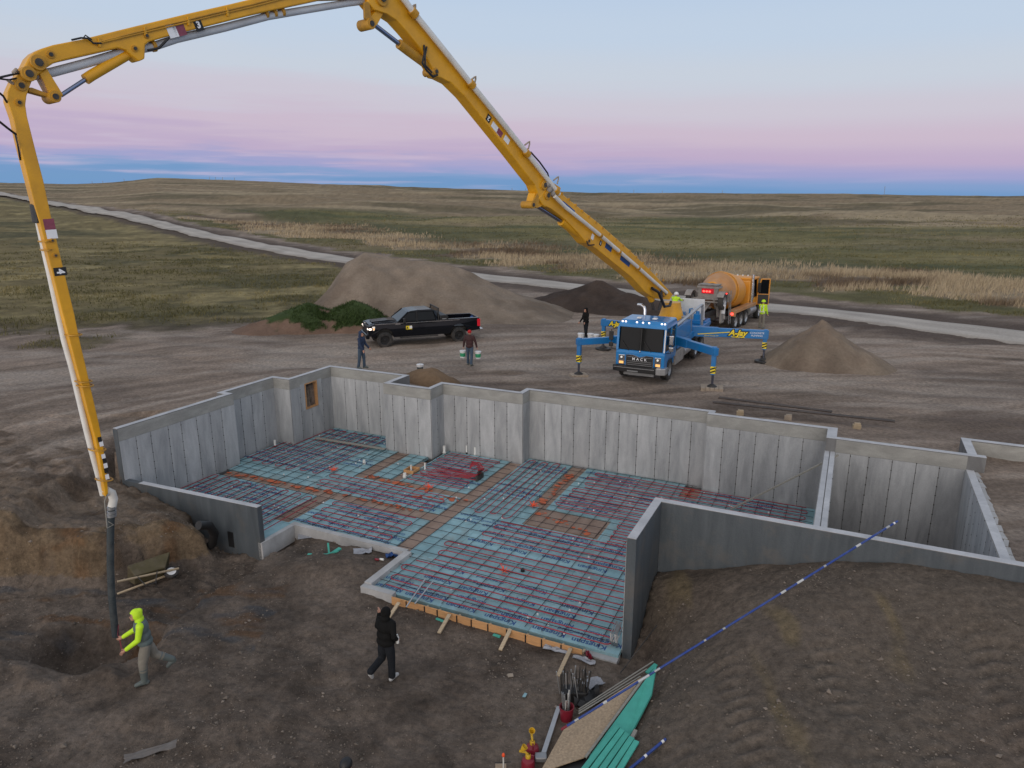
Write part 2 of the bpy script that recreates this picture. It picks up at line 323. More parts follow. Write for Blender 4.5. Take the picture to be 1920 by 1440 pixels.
def attr_ground(name, rough=.95, fine=7.0, amt=.5, bump=.9, bscale=9):
    m, nt, b = nodes(name); N = nt.nodes; L = nt.links
    at = N.new('ShaderNodeAttribute'); at.attribute_name = 'albedo'; tc = N.new('ShaderNodeTexCoord')
    n1 = N.new('ShaderNodeTexNoise'); n1.inputs['Scale'].default_value = fine; n1.inputs['Detail'].default_value = 8; n1.inputs['Roughness'].default_value = .72; L.new(tc.outputs['Object'], n1.inputs['Vector'])
    mr = N.new('ShaderNodeMapRange'); mr.inputs[1].default_value = .25; mr.inputs[2].default_value = .75; mr.inputs[3].default_value = 1-amt; mr.inputs[4].default_value = 1+amt; L.new(n1.outputs['Fac'], mr.inputs[0])
    # pale pebbles
    vo = N.new('ShaderNodeTexVoronoi'); vo.inputs['Scale'].default_value = 11; vo.inputs['Randomness'].default_value = 1; L.new(tc.outputs['Object'], vo.inputs['Vector'])
    n4 = N.new('ShaderNodeTexNoise'); n4.inputs['Scale'].default_value = .9; n4.inputs['Detail'].default_value = 3; L.new(tc.outputs['Object'], n4.inputs['Vector'])
    th = N.new('ShaderNodeMath'); th.operation = 'MULTIPLY_ADD'; L.new(n4.outputs['Fac'], th.inputs[0]); th.inputs[1].default_value = .55; th.inputs[2].default_value = -.13
    lt = N.new('ShaderNodeMath'); lt.operation = 'LESS_THAN'; L.new(vo.outputs['Distance'], lt.inputs[0]); L.new(th.outputs[0], lt.inputs[1])
    lm = N.new('ShaderNodeMath'); lm.operation = 'MULTIPLY'; L.new(lt.outputs[0], lm.inputs[0]); L.new(at.outputs['Alpha'], lm.inputs[1])
    pm = N.new('ShaderNodeMath'); pm.operation = 'MULTIPLY_ADD'; L.new(lm.outputs[0], pm.inputs[0]); pm.inputs[1].default_value = .28; pm.inputs[2].default_value = 1.0
    mu = N.new('ShaderNodeMath'); mu.operation = 'MULTIPLY'; L.new(mr.outputs[0], mu.inputs[0]); L.new(pm.outputs[0], mu.inputs[1])
    vm = N.new('ShaderNodeVectorMath'); vm.operation = 'SCALE'; L.new(at.outputs['Color'], vm.inputs[0]); L.new(mu.outputs[0], vm.inputs['Scale'])
    L.new(vm.outputs[0], b.inputs['Base Color']); b.inputs['Roughness'].default_value = rough; b.inputs['Specular IOR Level'].default_value = .15
    n2 = N.new('ShaderNodeTexNoise'); n2.inputs['Scale'].default_value = bscale; n2.inputs['Detail'].default_value = 8; n2.inputs['Roughness'].default_value = .7; L.new(tc.outputs['Object'], n2.inputs['Vector'])
    bp = N.new('ShaderNodeBump'); bp.inputs['Strength'].default_value = bump; bp.inputs['Distance'].default_value = .08; L.new(n2.outputs['Fac'], bp.inputs['Height']); L.new(bp.outputs[0], b.inputs['Normal'])
    return m
M['ground'] = attr_ground('ground_earth')
M['pile'] = attr_ground('piled_earth', amt=.22, bump=.5)
def blade_mat(name):
    m, nt, b = nodes(name); N = nt.nodes; L = nt.links
    at = N.new('ShaderNodeAttribute'); at.attribute_name = 'albedo'; L.new(at.outputs['Color'], b.inputs['Base Color']); b.inputs['Roughness'].default_value = .8; b.inputs['Specular IOR Level'].default_value = .1
    return m
M['blade'] = blade_mat('grass_blades')

# ------------------------------------------------------------------ noise and terrain
def _hash(ix, iy, seed):
    h = (ix.astype(np.int64)*374761393 + iy.astype(np.int64)*668265263 + seed*1442695041) & 0x7fffffff
    h = ((h ^ (h >> 13))*1274126177) & 0x7fffffff
    return ((h ^ (h >> 16)) & 0xffff)/65535.0
def vnoise(x, y, seed=0):
    ix = np.floor(x); iy = np.floor(y); fx = x-ix; fy = y-iy; fx = fx*fx*(3-2*fx); fy = fy*fy*(3-2*fy)
    a = _hash(ix, iy, seed); b = _hash(ix+1, iy, seed); c = _hash(ix, iy+1, seed); d = _hash(ix+1, iy+1, seed)
    return (a*(1-fx)+b*fx)*(1-fy) + (c*(1-fx)+d*fx)*fy - .5
def fbm(x, y, o=4, seed=0, g=.5):
    s = 0; a = 1.0
    for i in range(o): s = s + a*vnoise(x*2**i+i*17.3, y*2**i-i*9.1, seed+i); a *= g
    return s
def ss(a, b, x): t = np.clip((x-a)/(b-a), 0, 1); return t*t*(3-2*t)
TH = math.radians(-25.51); OX, OY = 2.41, 13.49; CT, ST = math.cos(TH), math.sin(TH)
K = .9639
def xy(u, v, z=0.0): return Vector((OX+u*CT-v*ST, OY+u*ST+v*CT, z))
def uvof(x, y): return ((x-OX)*CT+(y-OY)*ST, -(x-OX)*ST+(y-OY)*CT)
# inner faces of the basement walls, walked clockwise from the near end of the left wall
INNER = [(-17.85, 1.0), (-17.85, 6.0), (-18.3, 6.0), (-18.3, 8.65), (-17.4, 8.65), (-17.4, 11.35), (-13.45, 11.35), (-13.45, 9.9), (-11.15, 9.9),
         (-11.15, 10.9), (-7.5, 10.9), (-7.5, 11.55), (-.4, 11.55), (-.4, 11.25), (3.55, 11.25)]
INNER = [(a*K, b*K) for a, b in INNER]
CXI, CXO = 3.55*K, 3.85*K                     # the two faces of the cross wall
FV0, FV1 = 2.86, 3.06                          # front wall (outer, inner face)
RB = 9.86; RU0, RU1 = 7.18, 7.38               # right room: back wall face, right wall faces
T = .2; ZT, ZF, ZS = .87, -1.93, -2.1          # wall thickness, wall top, foam top, soil below
CURB = [(-11.5, .95), (-11.5, 2.32), (-7.2, 2.32), (-7.2, .22), (-.3, .22)]   # outer edge of the slab along the walk-out front
MID = [(-17.85*K-.1, .9)]
def offset(poly, d):
    out = []; n = len(poly)
    for i, p in enumerate(poly):
        a = Vector(poly[i-1]) if i else None; b = Vector(poly[i+1]) if i < n-1 else None; p = Vector(p)
        ns = []
        if a is not None: t = (p-a).normalized(); ns.append(Vector((-t.y, t.x)))
        if b is not None: t = (b-p).normalized(); ns.append(Vector((-t.y, t.x)))
        if len(ns) == 1: q = p+ns[0]*d
        else:
            m_ = (ns[0]+ns[1]); m_ = m_/m_.dot(ns[0]); q = p+m_*d
        out.append((q.x, q.y))
    return out
HOLE = offset(INNER, T/2) + [(CXI+.1, RB+.1), ((RU0+RU1)/2, RB+.1), ((RU0+RU1)/2, (FV0+FV1)/2), (-.1, (FV0+FV1)/2), (-.1, .32), (-7.1, .32), (-7.1, 2.42), (-11.4, 2.42), (-11.4, 1.0), (-17.85*K-.1, 1.0)]
def inside(u, v, poly):
    r = np.zeros(u.shape, bool); n = len(poly)
    for i in range(n):
        x1, y1 = poly[i]; x2, y2 = poly[(i+1) % n]
        if y1 == y2: continue
        c = ((y1 > v) != (y2 > v)) & (u < (x2-x1)*(v-y1)/(y2-y1)+x1); r ^= c
    return r
_hx = [-2000, -600, 0, 150, 220, 300, 400, 600, 800, 1000, 1100, 1500, 1920, 2600, 4000]
_hy = [352, 348, 342, 345, 342, 333, 336, 344, 351, 357, 360, 363, 367, 366, 366]
_hz = [8+600*math.tan(math.atan((720-y)/FPX)-PITCH) for y in _hy]
RUTS = ((-.30, 1, 29.0, .35), (-.30, 1, 30.9, .35), (.18, 1, 35.6, .3), (.18, 1, 37.5, .3), (-.35, 1, 36.2, .4), (-.35, 1, 34.2, .4), (.62, 1, 31, .35), (.62, 1, 33.2, .35), (.35, 1, 38.5, .4), (.35, 1, 40.6, .4), (.45, 1, 43, .4), (-.12, 1, 33.3, .3), (-.12, 1, 35.0, .3))
CLEATS = ((4.05, .30, 8.0, 13.3, .05), (5.75, .30, 8.6, 13.0, .05), (8.4, .34, 6.5, 12.5, .22), (6.9, .34, 6.5, 11.5, .22), (3.0, .28, 7.5, 11.6, -.05))
def terrain(x, y, fine=True):
    x = np.asarray(x, float); y = np.asarray(y, float); u, v = uvof(x, y)
    yy = np.maximum(y, 3.0)
    az = 960+FPX*x/(yy*.968+2)
    zc = np.interp(az, _hx, _hz)
    t = np.clip((y-100)/500, 0, 1)
    z = np.where(t > 0, np.maximum(t, 1e-6)**1.2, 0)*zc
    z = z + ss(100, 260, y)*(1-ss(520, 640, y))*(.25+.75*ss(-150, -40, x+.12*y))*(fbm(x/55, y/40, 4, 3)*3.0 + fbm(x/14, y/10, 3, 5)*.5)
    z = z - np.maximum(y-600, 0)*.05
    z = z + ss(60, 110, y)*fbm(x/9, y/9, 3, 9)*.35
    z = z + fbm(x/7, y/7, 4, 11)*.16*(1-ss(60, 100, y))
    # raised apron around the back of the basement
    du = np.maximum(np.maximum(-17.6-u, u-7.3), 0); dv = np.maximum(v-10.9, 0); d = np.hypot(du, dv)
    z = z + .30*(1-ss(.5, 5, d))*(v > 3)
    # left yard dips towards the cut; a lower bench runs along the low wall, its lip drops to the walk-out level
    wig = fbm(x/2.3, y/2.6, 4, 21)*.55 + fbm(x/.5, y/.5, 3, 22)*.2
    zy = np.interp(y, [17, 20, 26], [-.42, -.36, 0])*(1-ss(-6, -3, x))
    ex = -13.8 + 1.0*wig
    zwall = np.interp(x, [-13.2, -12.4, -11.3, -10.2, -9.5, -8.9, -7], [-.95, -1.0, -1.25, -1.5, -1.85, -2.2, -2.2])
    nearw = 1-ss(.1, 1.3, .95-v)
    bench = -1.02*(1-nearw) + zwall*nearw + np.clip(18.9-y, 0, 1)*.05
    kk = ss(-.35, .5, x-ex); zl = zy*(1-kk) + bench*kk
    face = np.interp(y + .5*wig - .42*np.clip(x+11.7, 0, 3), [17.3, 17.6, 17.85, 18.05, 18.3], [0, .07, .35, .85, 1])
    endk = 1-ss(-9.3, -8.35, x+.5*wig-(y-18.2)*.12)
    zl = -2.15 + (zl+2.15)*face*np.where(v < 1.0, endk, 1)
    lz = (x < -3) & ((u < -17.3) | (v < 1.05)) & (y < 27)
    z = np.where(lz & ((v < 1.0) | (x < ex+.5)), np.where(y < 26, np.minimum(z, zl), z), z)
    yb = y
    front = (v < 3.0)
    z = np.where(front & (x >= -8.4) & (u < 0) & (v > -50), np.where(v < 1.05, np.where(x < -8.2, z, -2.1), -2.1), z)
    # spoil bank on the right of the walk-out
    toe = np.interp(y, [4, 8, 10.9, 13.2, 14.3, 16.5], [.9, 1.25, 1.7, 2.75, 3.05, 3.2]) + fbm(x/1.5+4, y/1.3, 3, 31)*.5*ss(0, 1, 14-y)
    e = np.maximum(x-toe, 0); ramp = 1-(1-np.clip(e/4.2, 0, 1))**2
    zw = np.interp(u, [0, .15, 1.1, 2.3, 3.65, 4.9, 6.2, 7.4, 9, 14], [-1.0, -.95, -.70, -.28, .12, .40, .52, .52, .45, .3])
    zp = np.clip(.30-.17*(3-v), -.6, .45) + fbm(x/2.2, y/2.2, 4, 33)*.22*ss(3, 1, v)
    zm = -2.1 + ramp*(zp+2.1)
    k = ss(2.4, 0.2, v-.6) if False else 1-ss(.3, 2.2, 2.9-v)
    zm = zm*(1-k) + np.minimum(zw, zm+.9)*k
    right = front & ((u >= 0) | ((x > toe) & (v < 1.0)))
    z = np.where(right, zm, z)
    z = np.where((v >= 3.0) & (u > 7.28) & (v < 14), .42*(1-ss(12, 14, v))+z*ss(12, 14, v) + fbm(x/2, y/2, 3, 35)*.12, z)
    z = np.where((v >= 3.0) & (u > 7.28) & (v < 11.3), np.minimum(z, .40), z)
    z = np.where((v > RB+.2) & (u > CXO) & (u < RU1-.05) & (v < 11.3), np.minimum(z, .32), z)
    # heap and hollows of the walk-out side
    lowm = front & (z < -1.6)
    z = z + lowm*(.26*np.exp(-((x+5.3)**2/1.6+(y-18.1)**2/.5)) + fbm(x/1.8, y/1.8, 4, 41)*.16)
    hx = (x+10.0+.35*fbm(x/.8, y/.8, 3, 43)); hy = (y-14.75+.35*fbm(x/.7+9, y/.7, 3, 44)); r = np.hypot(hx/1.8, hy/1.15)
    z = z + front*(-.72*(1-ss(.5, 1.02, r)) + .16*np.exp(-((r-1.25)/.3)**2)*np.clip(.6+2*fbm(x/.6, y/.6, 3, 45), 0, 1.5))
    sx = .943*(x+7.9) - .335*(y-17.1) + fbm(x/.9, y/.9, 4, 47)*.5
    z = z - lowm*.30*(1-ss(-.10, .16, sx))*(x < -3.5)*ss(13.5, 15, y)
    for (px_, py_, qx, qy) in ((-5.0, 9.0, -2.2, 15.5), (-3.3, 8.6, -.5, 14.5), (-9.5, 9.5, -4.0, 12.2), (-9.0, 10.9, -3.4, 13.6)):
        L_ = math.hypot(qx-px_, qy-py_); tx, ty = (qx-px_)/L_, (qy-py_)/L_; al_ = (x-px_)*tx+(y-py_)*ty; dd = -(x-px_)*ty+(y-py_)*tx + fbm(x/2, y/2, 2, 48)*.5
        z = z - lowm*np.exp(-(dd/.24)**4)*ss(0, 1, al_)*(1-ss(L_-1, L_, al_))*(.035-.014*np.sin(al_*6.283/.24))*np.clip(.6+2*fbm(x/.9, y/.9, 3, 49), 0, 1)
    zs = fbm(x/.55, y/.55, 4, 51)*.05
    if fine:
        bank = ((x < -8) & (y < 22) & (y > 17.2) & front).astype(float)
        zs = zs + fbm(x/.3, y/.3, 4, 53)*.14*bank + fbm(x/.2, y/.2, 2, 55)*.04*(y < 30)*(v < 3)
        # cleat prints of the machine that levelled the bank
        for cx, w, y0, y1, sl in CLEATS:
            xx = x-cx-(y-10)*sl
            m_ = np.exp(-(xx/w)**4)*ss(y0, y0+1, y)*(1-ss(y1-1, y1, y))*np.clip(.75+2*fbm(x/1.1, y/1.1, 2, 57), 0, 1)
            zs = zs + right*m_*(np.sin(y*2*math.pi/.30+xx*xx*18)*.036-.05)
        # ruts in the yard
        for (a, b, c0, w) in RUTS:
            dd = (y - a*x - c0 + fbm(x/6, x*0+c0, 2, 60)*1.2)/math.hypot(a, 1)
            zs = zs - .045*np.exp(-(dd/w)**2)*(y > 24)*(y < 47)*(v > 11.8)
    z = z + zs*(1-ss(70, 110, y)*.5)
    h = inside(u, v, HOLE)
    z = np.where(h, ZS - .02 + (u > CXI+.1)*(-1.3), z)
    return z
def tz(x, y): return float(terrain(np.array([x]), np.array([y]))[0])
def G(px, py, z0=0.0):
    """the point of the terrain that the photograph shows at (px, py)"""
    z = z0
    for _ in range(12): p = P(px, py, z); z = .5*z+.5*tz(p.x, p.y)
    return Vector((p.x, p.y, tz(p.x, p.y)))
def grid_mesh(name, X, Y, Z, m, col=None):
    r, c = X.shape; me = bpy.data.meshes.new(name)
    co = np.stack([X, Y, Z], -1).reshape(-1, 3).astype(np.float32); i = np.arange(r*c).reshape(r, c)
    q = np.stack([i[:-1, :-1], i[:-1, 1:], i[1:, 1:], i[1:, :-1]], -1).reshape(-1, 4); n = len(q)
    me.vertices.add(len(co)); me.vertices.foreach_set('co', co.ravel()); me.loops.add(n*4); me.loops.foreach_set('vertex_index', q.ravel().astype(np.int32))
    me.polygons.add(n); me.polygons.foreach_set('loop_start', np.arange(0, n*4, 4, dtype=np.int32))
    me.polygons.foreach_set('use_smooth', np.ones(n, bool)); me.update(calc_edges=True)
    if col is not None:
        a = me.attributes.new('albedo', 'FLOAT_COLOR', 'POINT'); a.data.foreach_set('color', col.reshape(-1, 4).astype(np.float32).ravel())
    me.materials.append(m); me.validate(); return me
def mixc(c, col, k): return c*(1-k[..., None]) + np.array(col)*k[..., None]
def march(px, py):
    """where the sight line of a pixel first meets the terrain"""
    dx = (px-960)/FPX; dz = -(py-720)/FPX; d = np.array([dx, math.cos(PITCH)+dz*math.sin(PITCH), -math.sin(PITCH)+dz*math.cos(PITCH)])
    t = 20*1.004**np.arange(900); q = d[None]*t[:, None]; h = terrain(q[:, 0], q[:, 1], False); k = np.argmax(CH+q[:, 2] < h)
    return (q[k, 0], q[k, 1])
ROAD = [march(*p) for p in ((40, 372), (90, 382), (150, 391), (233, 405), (333, 430), (420, 448), (520, 467), (640, 488), (760, 504), (900, 520), (1060, 537), (1250, 560), (1500, 582), (1700, 607), (1900, 632))]
ROAD = [(2*ROAD[0][0]-ROAD[1][0]-8, 2*ROAD[0][1]-ROAD[1][1]+6)] + ROAD + [(44, 27.5), (60, 9)]
def smooth_path(p, n=240):
    p = np.array(p, float); s = np.r_[0, np.cumsum(np.hypot(*np.diff(p, axis=0).T))]
    t = np.linspace(0, s[-1], n); q = np.stack([np.interp(t, s, p[:, 0]), np.interp(t, s, p[:, 1])], 1)
    for _ in range(10): q[1:-1] = .25*q[:-2]+.5*q[1:-1]+.25*q[2:]
    return q
RP = smooth_path(ROAD)
def road_side(x, y):
    """signed distance from the road's centre line, positive on the far side"""
    sh = x.shape; x = x.ravel(); y = y.ravel(); best = np.full(x.shape, 1e9); sd = np.zeros(x.shape)
    a = RP[:-1]; b = RP[1:]
    for i in range(0, len(a), 2):
        p = RP[i]; q = RP[min(i+2, len(RP)-1)]; d = q-p; L2 = d@d; t = np.clip(((x-p[0])*d[0]+(y-p[1])*d[1])/L2, 0, 1)
        ex = x-p[0]-t*d[0]; ey = y-p[1]-t*d[1]; r = np.hypot(ex, ey); k = r < best
        best[k] = r[k]; sd[k] = (np.sign(ey*d[0]-ex*d[1])*r)[k]
    return sd.reshape(sh)
def ground_color(X, Y, Z):
    U, V = uvof(X, Y); n1 = fbm(X/6, Y/6, 4, 71); n2 = fbm(X/1.2, Y/1.2, 4, 73); n3 = fbm(X/25, Y/25, 3, 75)
    c = np.zeros(X.shape+(3,)); al = np.ones(X.shape)*.5
    c[:] = (.238, .188, .151)
    # long streaks left by wheels on the yard
    RA = np.hypot(X-15, Y+10); st = fbm(np.arctan2(X-15, Y+10)*45/10, (RA+fbm(X/12, Y/12, 2, 80)*3)/.75, 4, 77) + .6*fbm((X*.95+Y*.3)/8, (-X*.3+Y*.95)/.6, 4, 78)
    c = c*(1+.55*st+.25*n2)[..., None]
    c = mixc(c, (.315, .27, .23), ss(.05, .5, st+n1*.6)*.7)
    c = mixc(c, (.130, .100, .082), ss(.05, .5, n1+fbm(X/3, Y/1.6, 3, 79)*.6)*.65)
    for (a_, b_, c0, w) in RUTS:
        dd = (Y - a_*X - c0 + fbm(X/6, X*0+c0, 2, 60)*1.2)/math.hypot(a_, 1)
        k_ = np.exp(-(dd/(w*1.6))**2)*np.clip(.65+1.5*fbm(X/3, Y/3, 2, 61), 0, 1)*(Y > 22)*(Y < 50)
        c = mixc(c, (.33, .285, .245) if c0 > 33 else (.13, .10, .083), k_*.6)
    # damp, darker soil on the walk-out side and the bank
    lo = ((V < 3.0) & (Y < 21) | (Z < -.6)).astype(float)
    dk = np.zeros(c.shape); dk[:] = (.122, .097, .079); dk = dk*(1+.45*n2+.5*fbm(X/.45, Y/.45, 3, 81)+.2*n1)[..., None]
    dk = mixc(dk, (.15, .122, .10), ss(.1, .4, n1+n2*.4)*.6)
    c = c*(1-lo[..., None])+dk*lo[..., None]
    mound = ((V < 3.0) & (Z > -1.7) & (X > 1)).astype(float)
    c = mixc(c, (.116, .096, .078), mound*ss(-.2, .3, n1)*.8)
    c = mixc(c, (.165, .128, .075), mound*ss(.25, .5, fbm(X/.8, Y/2.5, 3, 82))*.7)
    bch = ((X < -8.3) & (V < 1.0) & (Y > 17.8) & (Z > -2)).astype(float); c = mixc(c, (.175, .135, .102), bch*ss(-.4, .2, n2+n1*.5)*.85); c = mixc(c, (.085, .06, .042), bch*ss(.1, .4, fbm(X/.7, Y/.5, 4, 87))*.7)
    for cx, w, y0, y1, sl in CLEATS:
        xx = X-cx-(Y-10)*sl; m_ = mound*np.exp(-(xx/w)**4)*ss(y0, y0+1, Y)*(1-ss(y1-1, y1, Y))*np.clip(.75+2*fbm(X/1.1, Y/1.1, 2, 57), 0, 1)
        c = c*(1+m_*(.05+.13*np.sin(Y*2*math.pi/.30+xx*xx*18)))[..., None]
    # sandy face of the cut on the left
    bank = ((X < -8.3) & (Y < 18.45+.42*np.clip(X+11.7, 0, 3)) & (Y > 16.9) & (Z > -2.13)).astype(float)
    c = mixc(c, (.165, .118, .072), bank*ss(-.45, .15, n2+fbm(X/.5, Z/.25, 3, 83)*.7)*.75); c = mixc(c, (.075, .052, .034), bank*ss(.0, .4, fbm(X/.45, Z/.3+X*.6, 4, 88)+.7*fbm(X/1.1, Z/.25, 3, 89))*.7)
    c = mixc(c, (.15, .065, .022), bank*ss(.2, .5, fbm(X/.7, Z/.4, 3, 84))*.35)
    ox = ((X < -6) & (Y < 17.6) & (Y > 14)).astype(float)
    c = mixc(c, (.12, .06, .025), ox*ss(.12, .42, fbm(X/1.3+3, Y/.5, 3, 85))*.6)
    c = mixc(c, (.065, .07, .078), ox*ss(.1, .4, fbm(X/1.6+8, Y/.5, 3, 86))*.7)
    # grass
    sd = road_side(X, Y)
    edge = Y + fbm(X/5, Y/5, 4, 91)*9 + fbm(X/1.3, Y/1.3, 3, 92)*2.5
    ge = np.interp(X, [-60, -26, -18, -10, -4, 3, 60], [37, 38.5, 41, 52, 66, 120, 120])
    gl = ss(0, 5, edge-ge)*(sd < 0)
    gr = np.zeros(c.shape); gr[:] = (.160, .130, .062)
    gr = mixc(gr, (.092, .084, .042), ss(-.05, .35, n3+.5*n1)); gr = mixc(gr, (.25, .205, .10), ss(-.02, .35, n1*.8+fbm(X/14, Y/5, 4, 93))*.85); gr = mixc(gr, (.068, .056, .040), (1-ss(2, 13, edge-ge))*.75)
    gr = gr*(1+.5*n2+.35*fbm(X/.4, Y/.4, 3, 94)*(Y < 90))[..., None]
    c = c*(1-gl[..., None])+gr*gl[..., None]
    far = ss(0, 1.5, sd-7.5+fbm(X/4, Y/4, 3, 95)*3)
    fd = sd + fbm(X/14, Y/14, 4, 96)*16
    fg = np.zeros(c.shape); fg[:] = (.155, .138, .060)
    sx = fbm(X/90, Y/11, 4, 97)+.6*fbm(X/22, Y/7, 3, 104); fg = mixc(fg, (.088, .092, .042), ss(-.05, .32, sx)); fg = mixc(fg, (.22, .185, .09), ss(.05, .35, fbm(X/80+5, Y/13, 5, 98)))
    fg = mixc(fg, (.075, .078, .040), (1-ss(40, 58, fd))*.8)
    tan = np.zeros(c.shape); tan[:] = (.29, .23, .155); tan = mixc(tan, (.12, .085, .06), ss(-.1, .35, fbm(X/16, Y/7, 4, 99)))
    tb = ss(11, 15, fd)*(1-ss(26, 40, fd)); fg = fg*(1-tb[..., None])+tan*tb[..., None]
    gs = 1-ss(10, 14, fd); fg = mixc(fg, (.115, .105, .047), gs)
    hill = ss(165, 230, Y+fbm(X/60, Y/40, 4, 101)*110+X*.12)
    br = np.zeros(c.shape); br[:] = (.225, .172, .108); br = mixc(br, (.135, .11, .064), ss(-.05, .3, fbm(X/70, Y/26, 5, 102)+.3*fbm(X/20, Y/12, 3, 105))); br = mixc(br, (.33, .265, .17), ss(.12, .42, fbm(X/60, Y/12, 4, 103))*.8)
    fg = fg*(1-hill[..., None])+br*hill[..., None]
    fg = fg*(1+.4*n2)[..., None]
    c = c*(1-far[..., None])+fg*far[..., None]
    ver = (1-ss(3.5, 7.5, np.abs(sd)+n2*1.5))*(Y > 40)
    c = mixc(c, (.085, .064, .053), np.clip(ver, 0, 1)*.9)
    al = np.where(lo > .5, 1.0, .35)*(1-np.maximum(gl, far))
    return np.concatenate([np.clip(c, .006, 1), al[..., None]], -1)
def build_ground():
    ys = list(np.arange(-40, 4, 1.0)) + list(np.arange(4, 16.6, .05)) + list(np.arange(16.6, 19.5, .035)) + list(np.arange(19.5, 34, .085))
    y = ys[-1]
    while y < 2600: y += .085+.016*(y-34); ys.append(y)
    ys = np.array(ys); s = np.linspace(-1.12, 1.12, 700)
    w = np.maximum(ys+4, 10); X = s[None, :]*w[:, None]; Y = np.repeat(ys[:, None], 700, 1)
    Z = terrain(X, Y)
    me = grid_mesh('ground', X, Y, Z, M['ground'], ground_color(X, Y, Z))
    o = bpy.data.objects.new('ground', me); COL.objects.link(o); tag(o, kind='structure')
build_ground()
def build_road():
    q = smooth_path(ROAD, 420); d = np.gradient(q, axis=0); d /= np.hypot(d[:, 0], d[:, 1])[:, None]; nrm = np.stack([-d[:, 1], d[:, 0]], 1)
    k = 15; w = np.linspace(-1, 1, k); hw = 2.35 + .25*fbm(np.arange(420)/6.0, np.zeros(420), 3, 111) + 1.2*ss(120, 300, q[:, 1])
    X = q[:, 0, None]+nrm[:, 0, None]*w*hw[:, None]; Y = q[:, 1, None]+nrm[:, 1, None]*w*hw[:, None]
    j = fbm(X/.8, Y/.8, 3, 112)*.35*(np.abs(w) > .9); X += nrm[:, 0, None]*j; Y += nrm[:, 1, None]*j
    Z = terrain(X, Y, False) + .05 + .0022*np.maximum(Y-60, 0) + .06*(1-w**2); Z[:, 0] -= .12; Z[:, -1] -= .12
    c = np.zeros(X.shape+(3,)); c[:] = (.38, .35, .315); t = np.abs(np.abs(w)-.42)[None, :]+0*X
    c = c*(1+.35*fbm(X/2, Y/2, 4, 113)+.12*(1-ss(0, .2, t))*1)[..., None]; c = mixc(c, (.2, .175, .15), ss(.7, 1, np.abs(w))[None, :]*np.ones(X.shape)*.6)
    me = grid_mesh('gravel_road', X, Y, Z, M['pile'], np.concatenate([c, np.full(X.shape+(1,), .3)], -1))
    o = bpy.data.objects.new('gravel_road', me); COL.objects.link(o); tag(o, kind='structure')
build_road()
def tri_stuff(name, V_, C_, m, label):
    """V_: (n,3,3) triangles, C_: (n,3) colours"""
    n = len(V_); me = bpy.data.meshes.new(name); me.vertices.add(n*3); me.vertices.foreach_set('co', V_.astype(np.float32).ravel())
    me.loops.add(n*3); me.loops.foreach_set('vertex_index', np.arange(n*3, dtype=np.int32)); me.polygons.add(n); me.polygons.foreach_set('loop_start', np.arange(0, n*3, 3, dtype=np.int32))
    me.update(calc_edges=True); a = me.attributes.new('albedo', 'FLOAT_COLOR', 'POINT')
    c = np.concatenate([np.repeat(C_, 3, 0), np.ones((n*3, 1))], 1); a.data.foreach_set('color', c.astype(np.float32).ravel())
    me.materials.append(m); o = bpy.data.objects.new(name, me); COL.objects.link(o); return tag(o, label, 'grass', kind='stuff')
def blades(x, y, z, h, w, lean, col, k):
    n = len(x); x = np.repeat(x, k); y = np.repeat(y, k); z = np.repeat(z, k); h = np.repeat(h, k)*RNG.uniform(.6, 1.15, n*k); w = np.repeat(w, k)
    a = RNG.uniform(0, math.pi, n*k); x = x+RNG.normal(0, .16, n*k)*np.maximum(w*4, .3); y = y+RNG.normal(0, .16, n*k)*np.maximum(w*4, .3)
    lx = RNG.normal(.15, lean, n*k)*h; ly = RNG.normal(0, lean, n*k)*h; cx = np.cos(a)*w; cy = np.sin(a)*w
    V_ = np.stack([np.stack([x-cx, y-cy, z-.04], 1), np.stack([x+cx, y+cy, z-.04], 1), np.stack([x+lx, y+ly, z+h], 1)], 1)
    C_ = np.repeat(col, k, 0)*RNG.uniform(.75, 1.3, (n*k, 1)); return V_, C_
def fd_(x, y, sd): return sd+fbm(x/14, y/14, 4, 96)*16
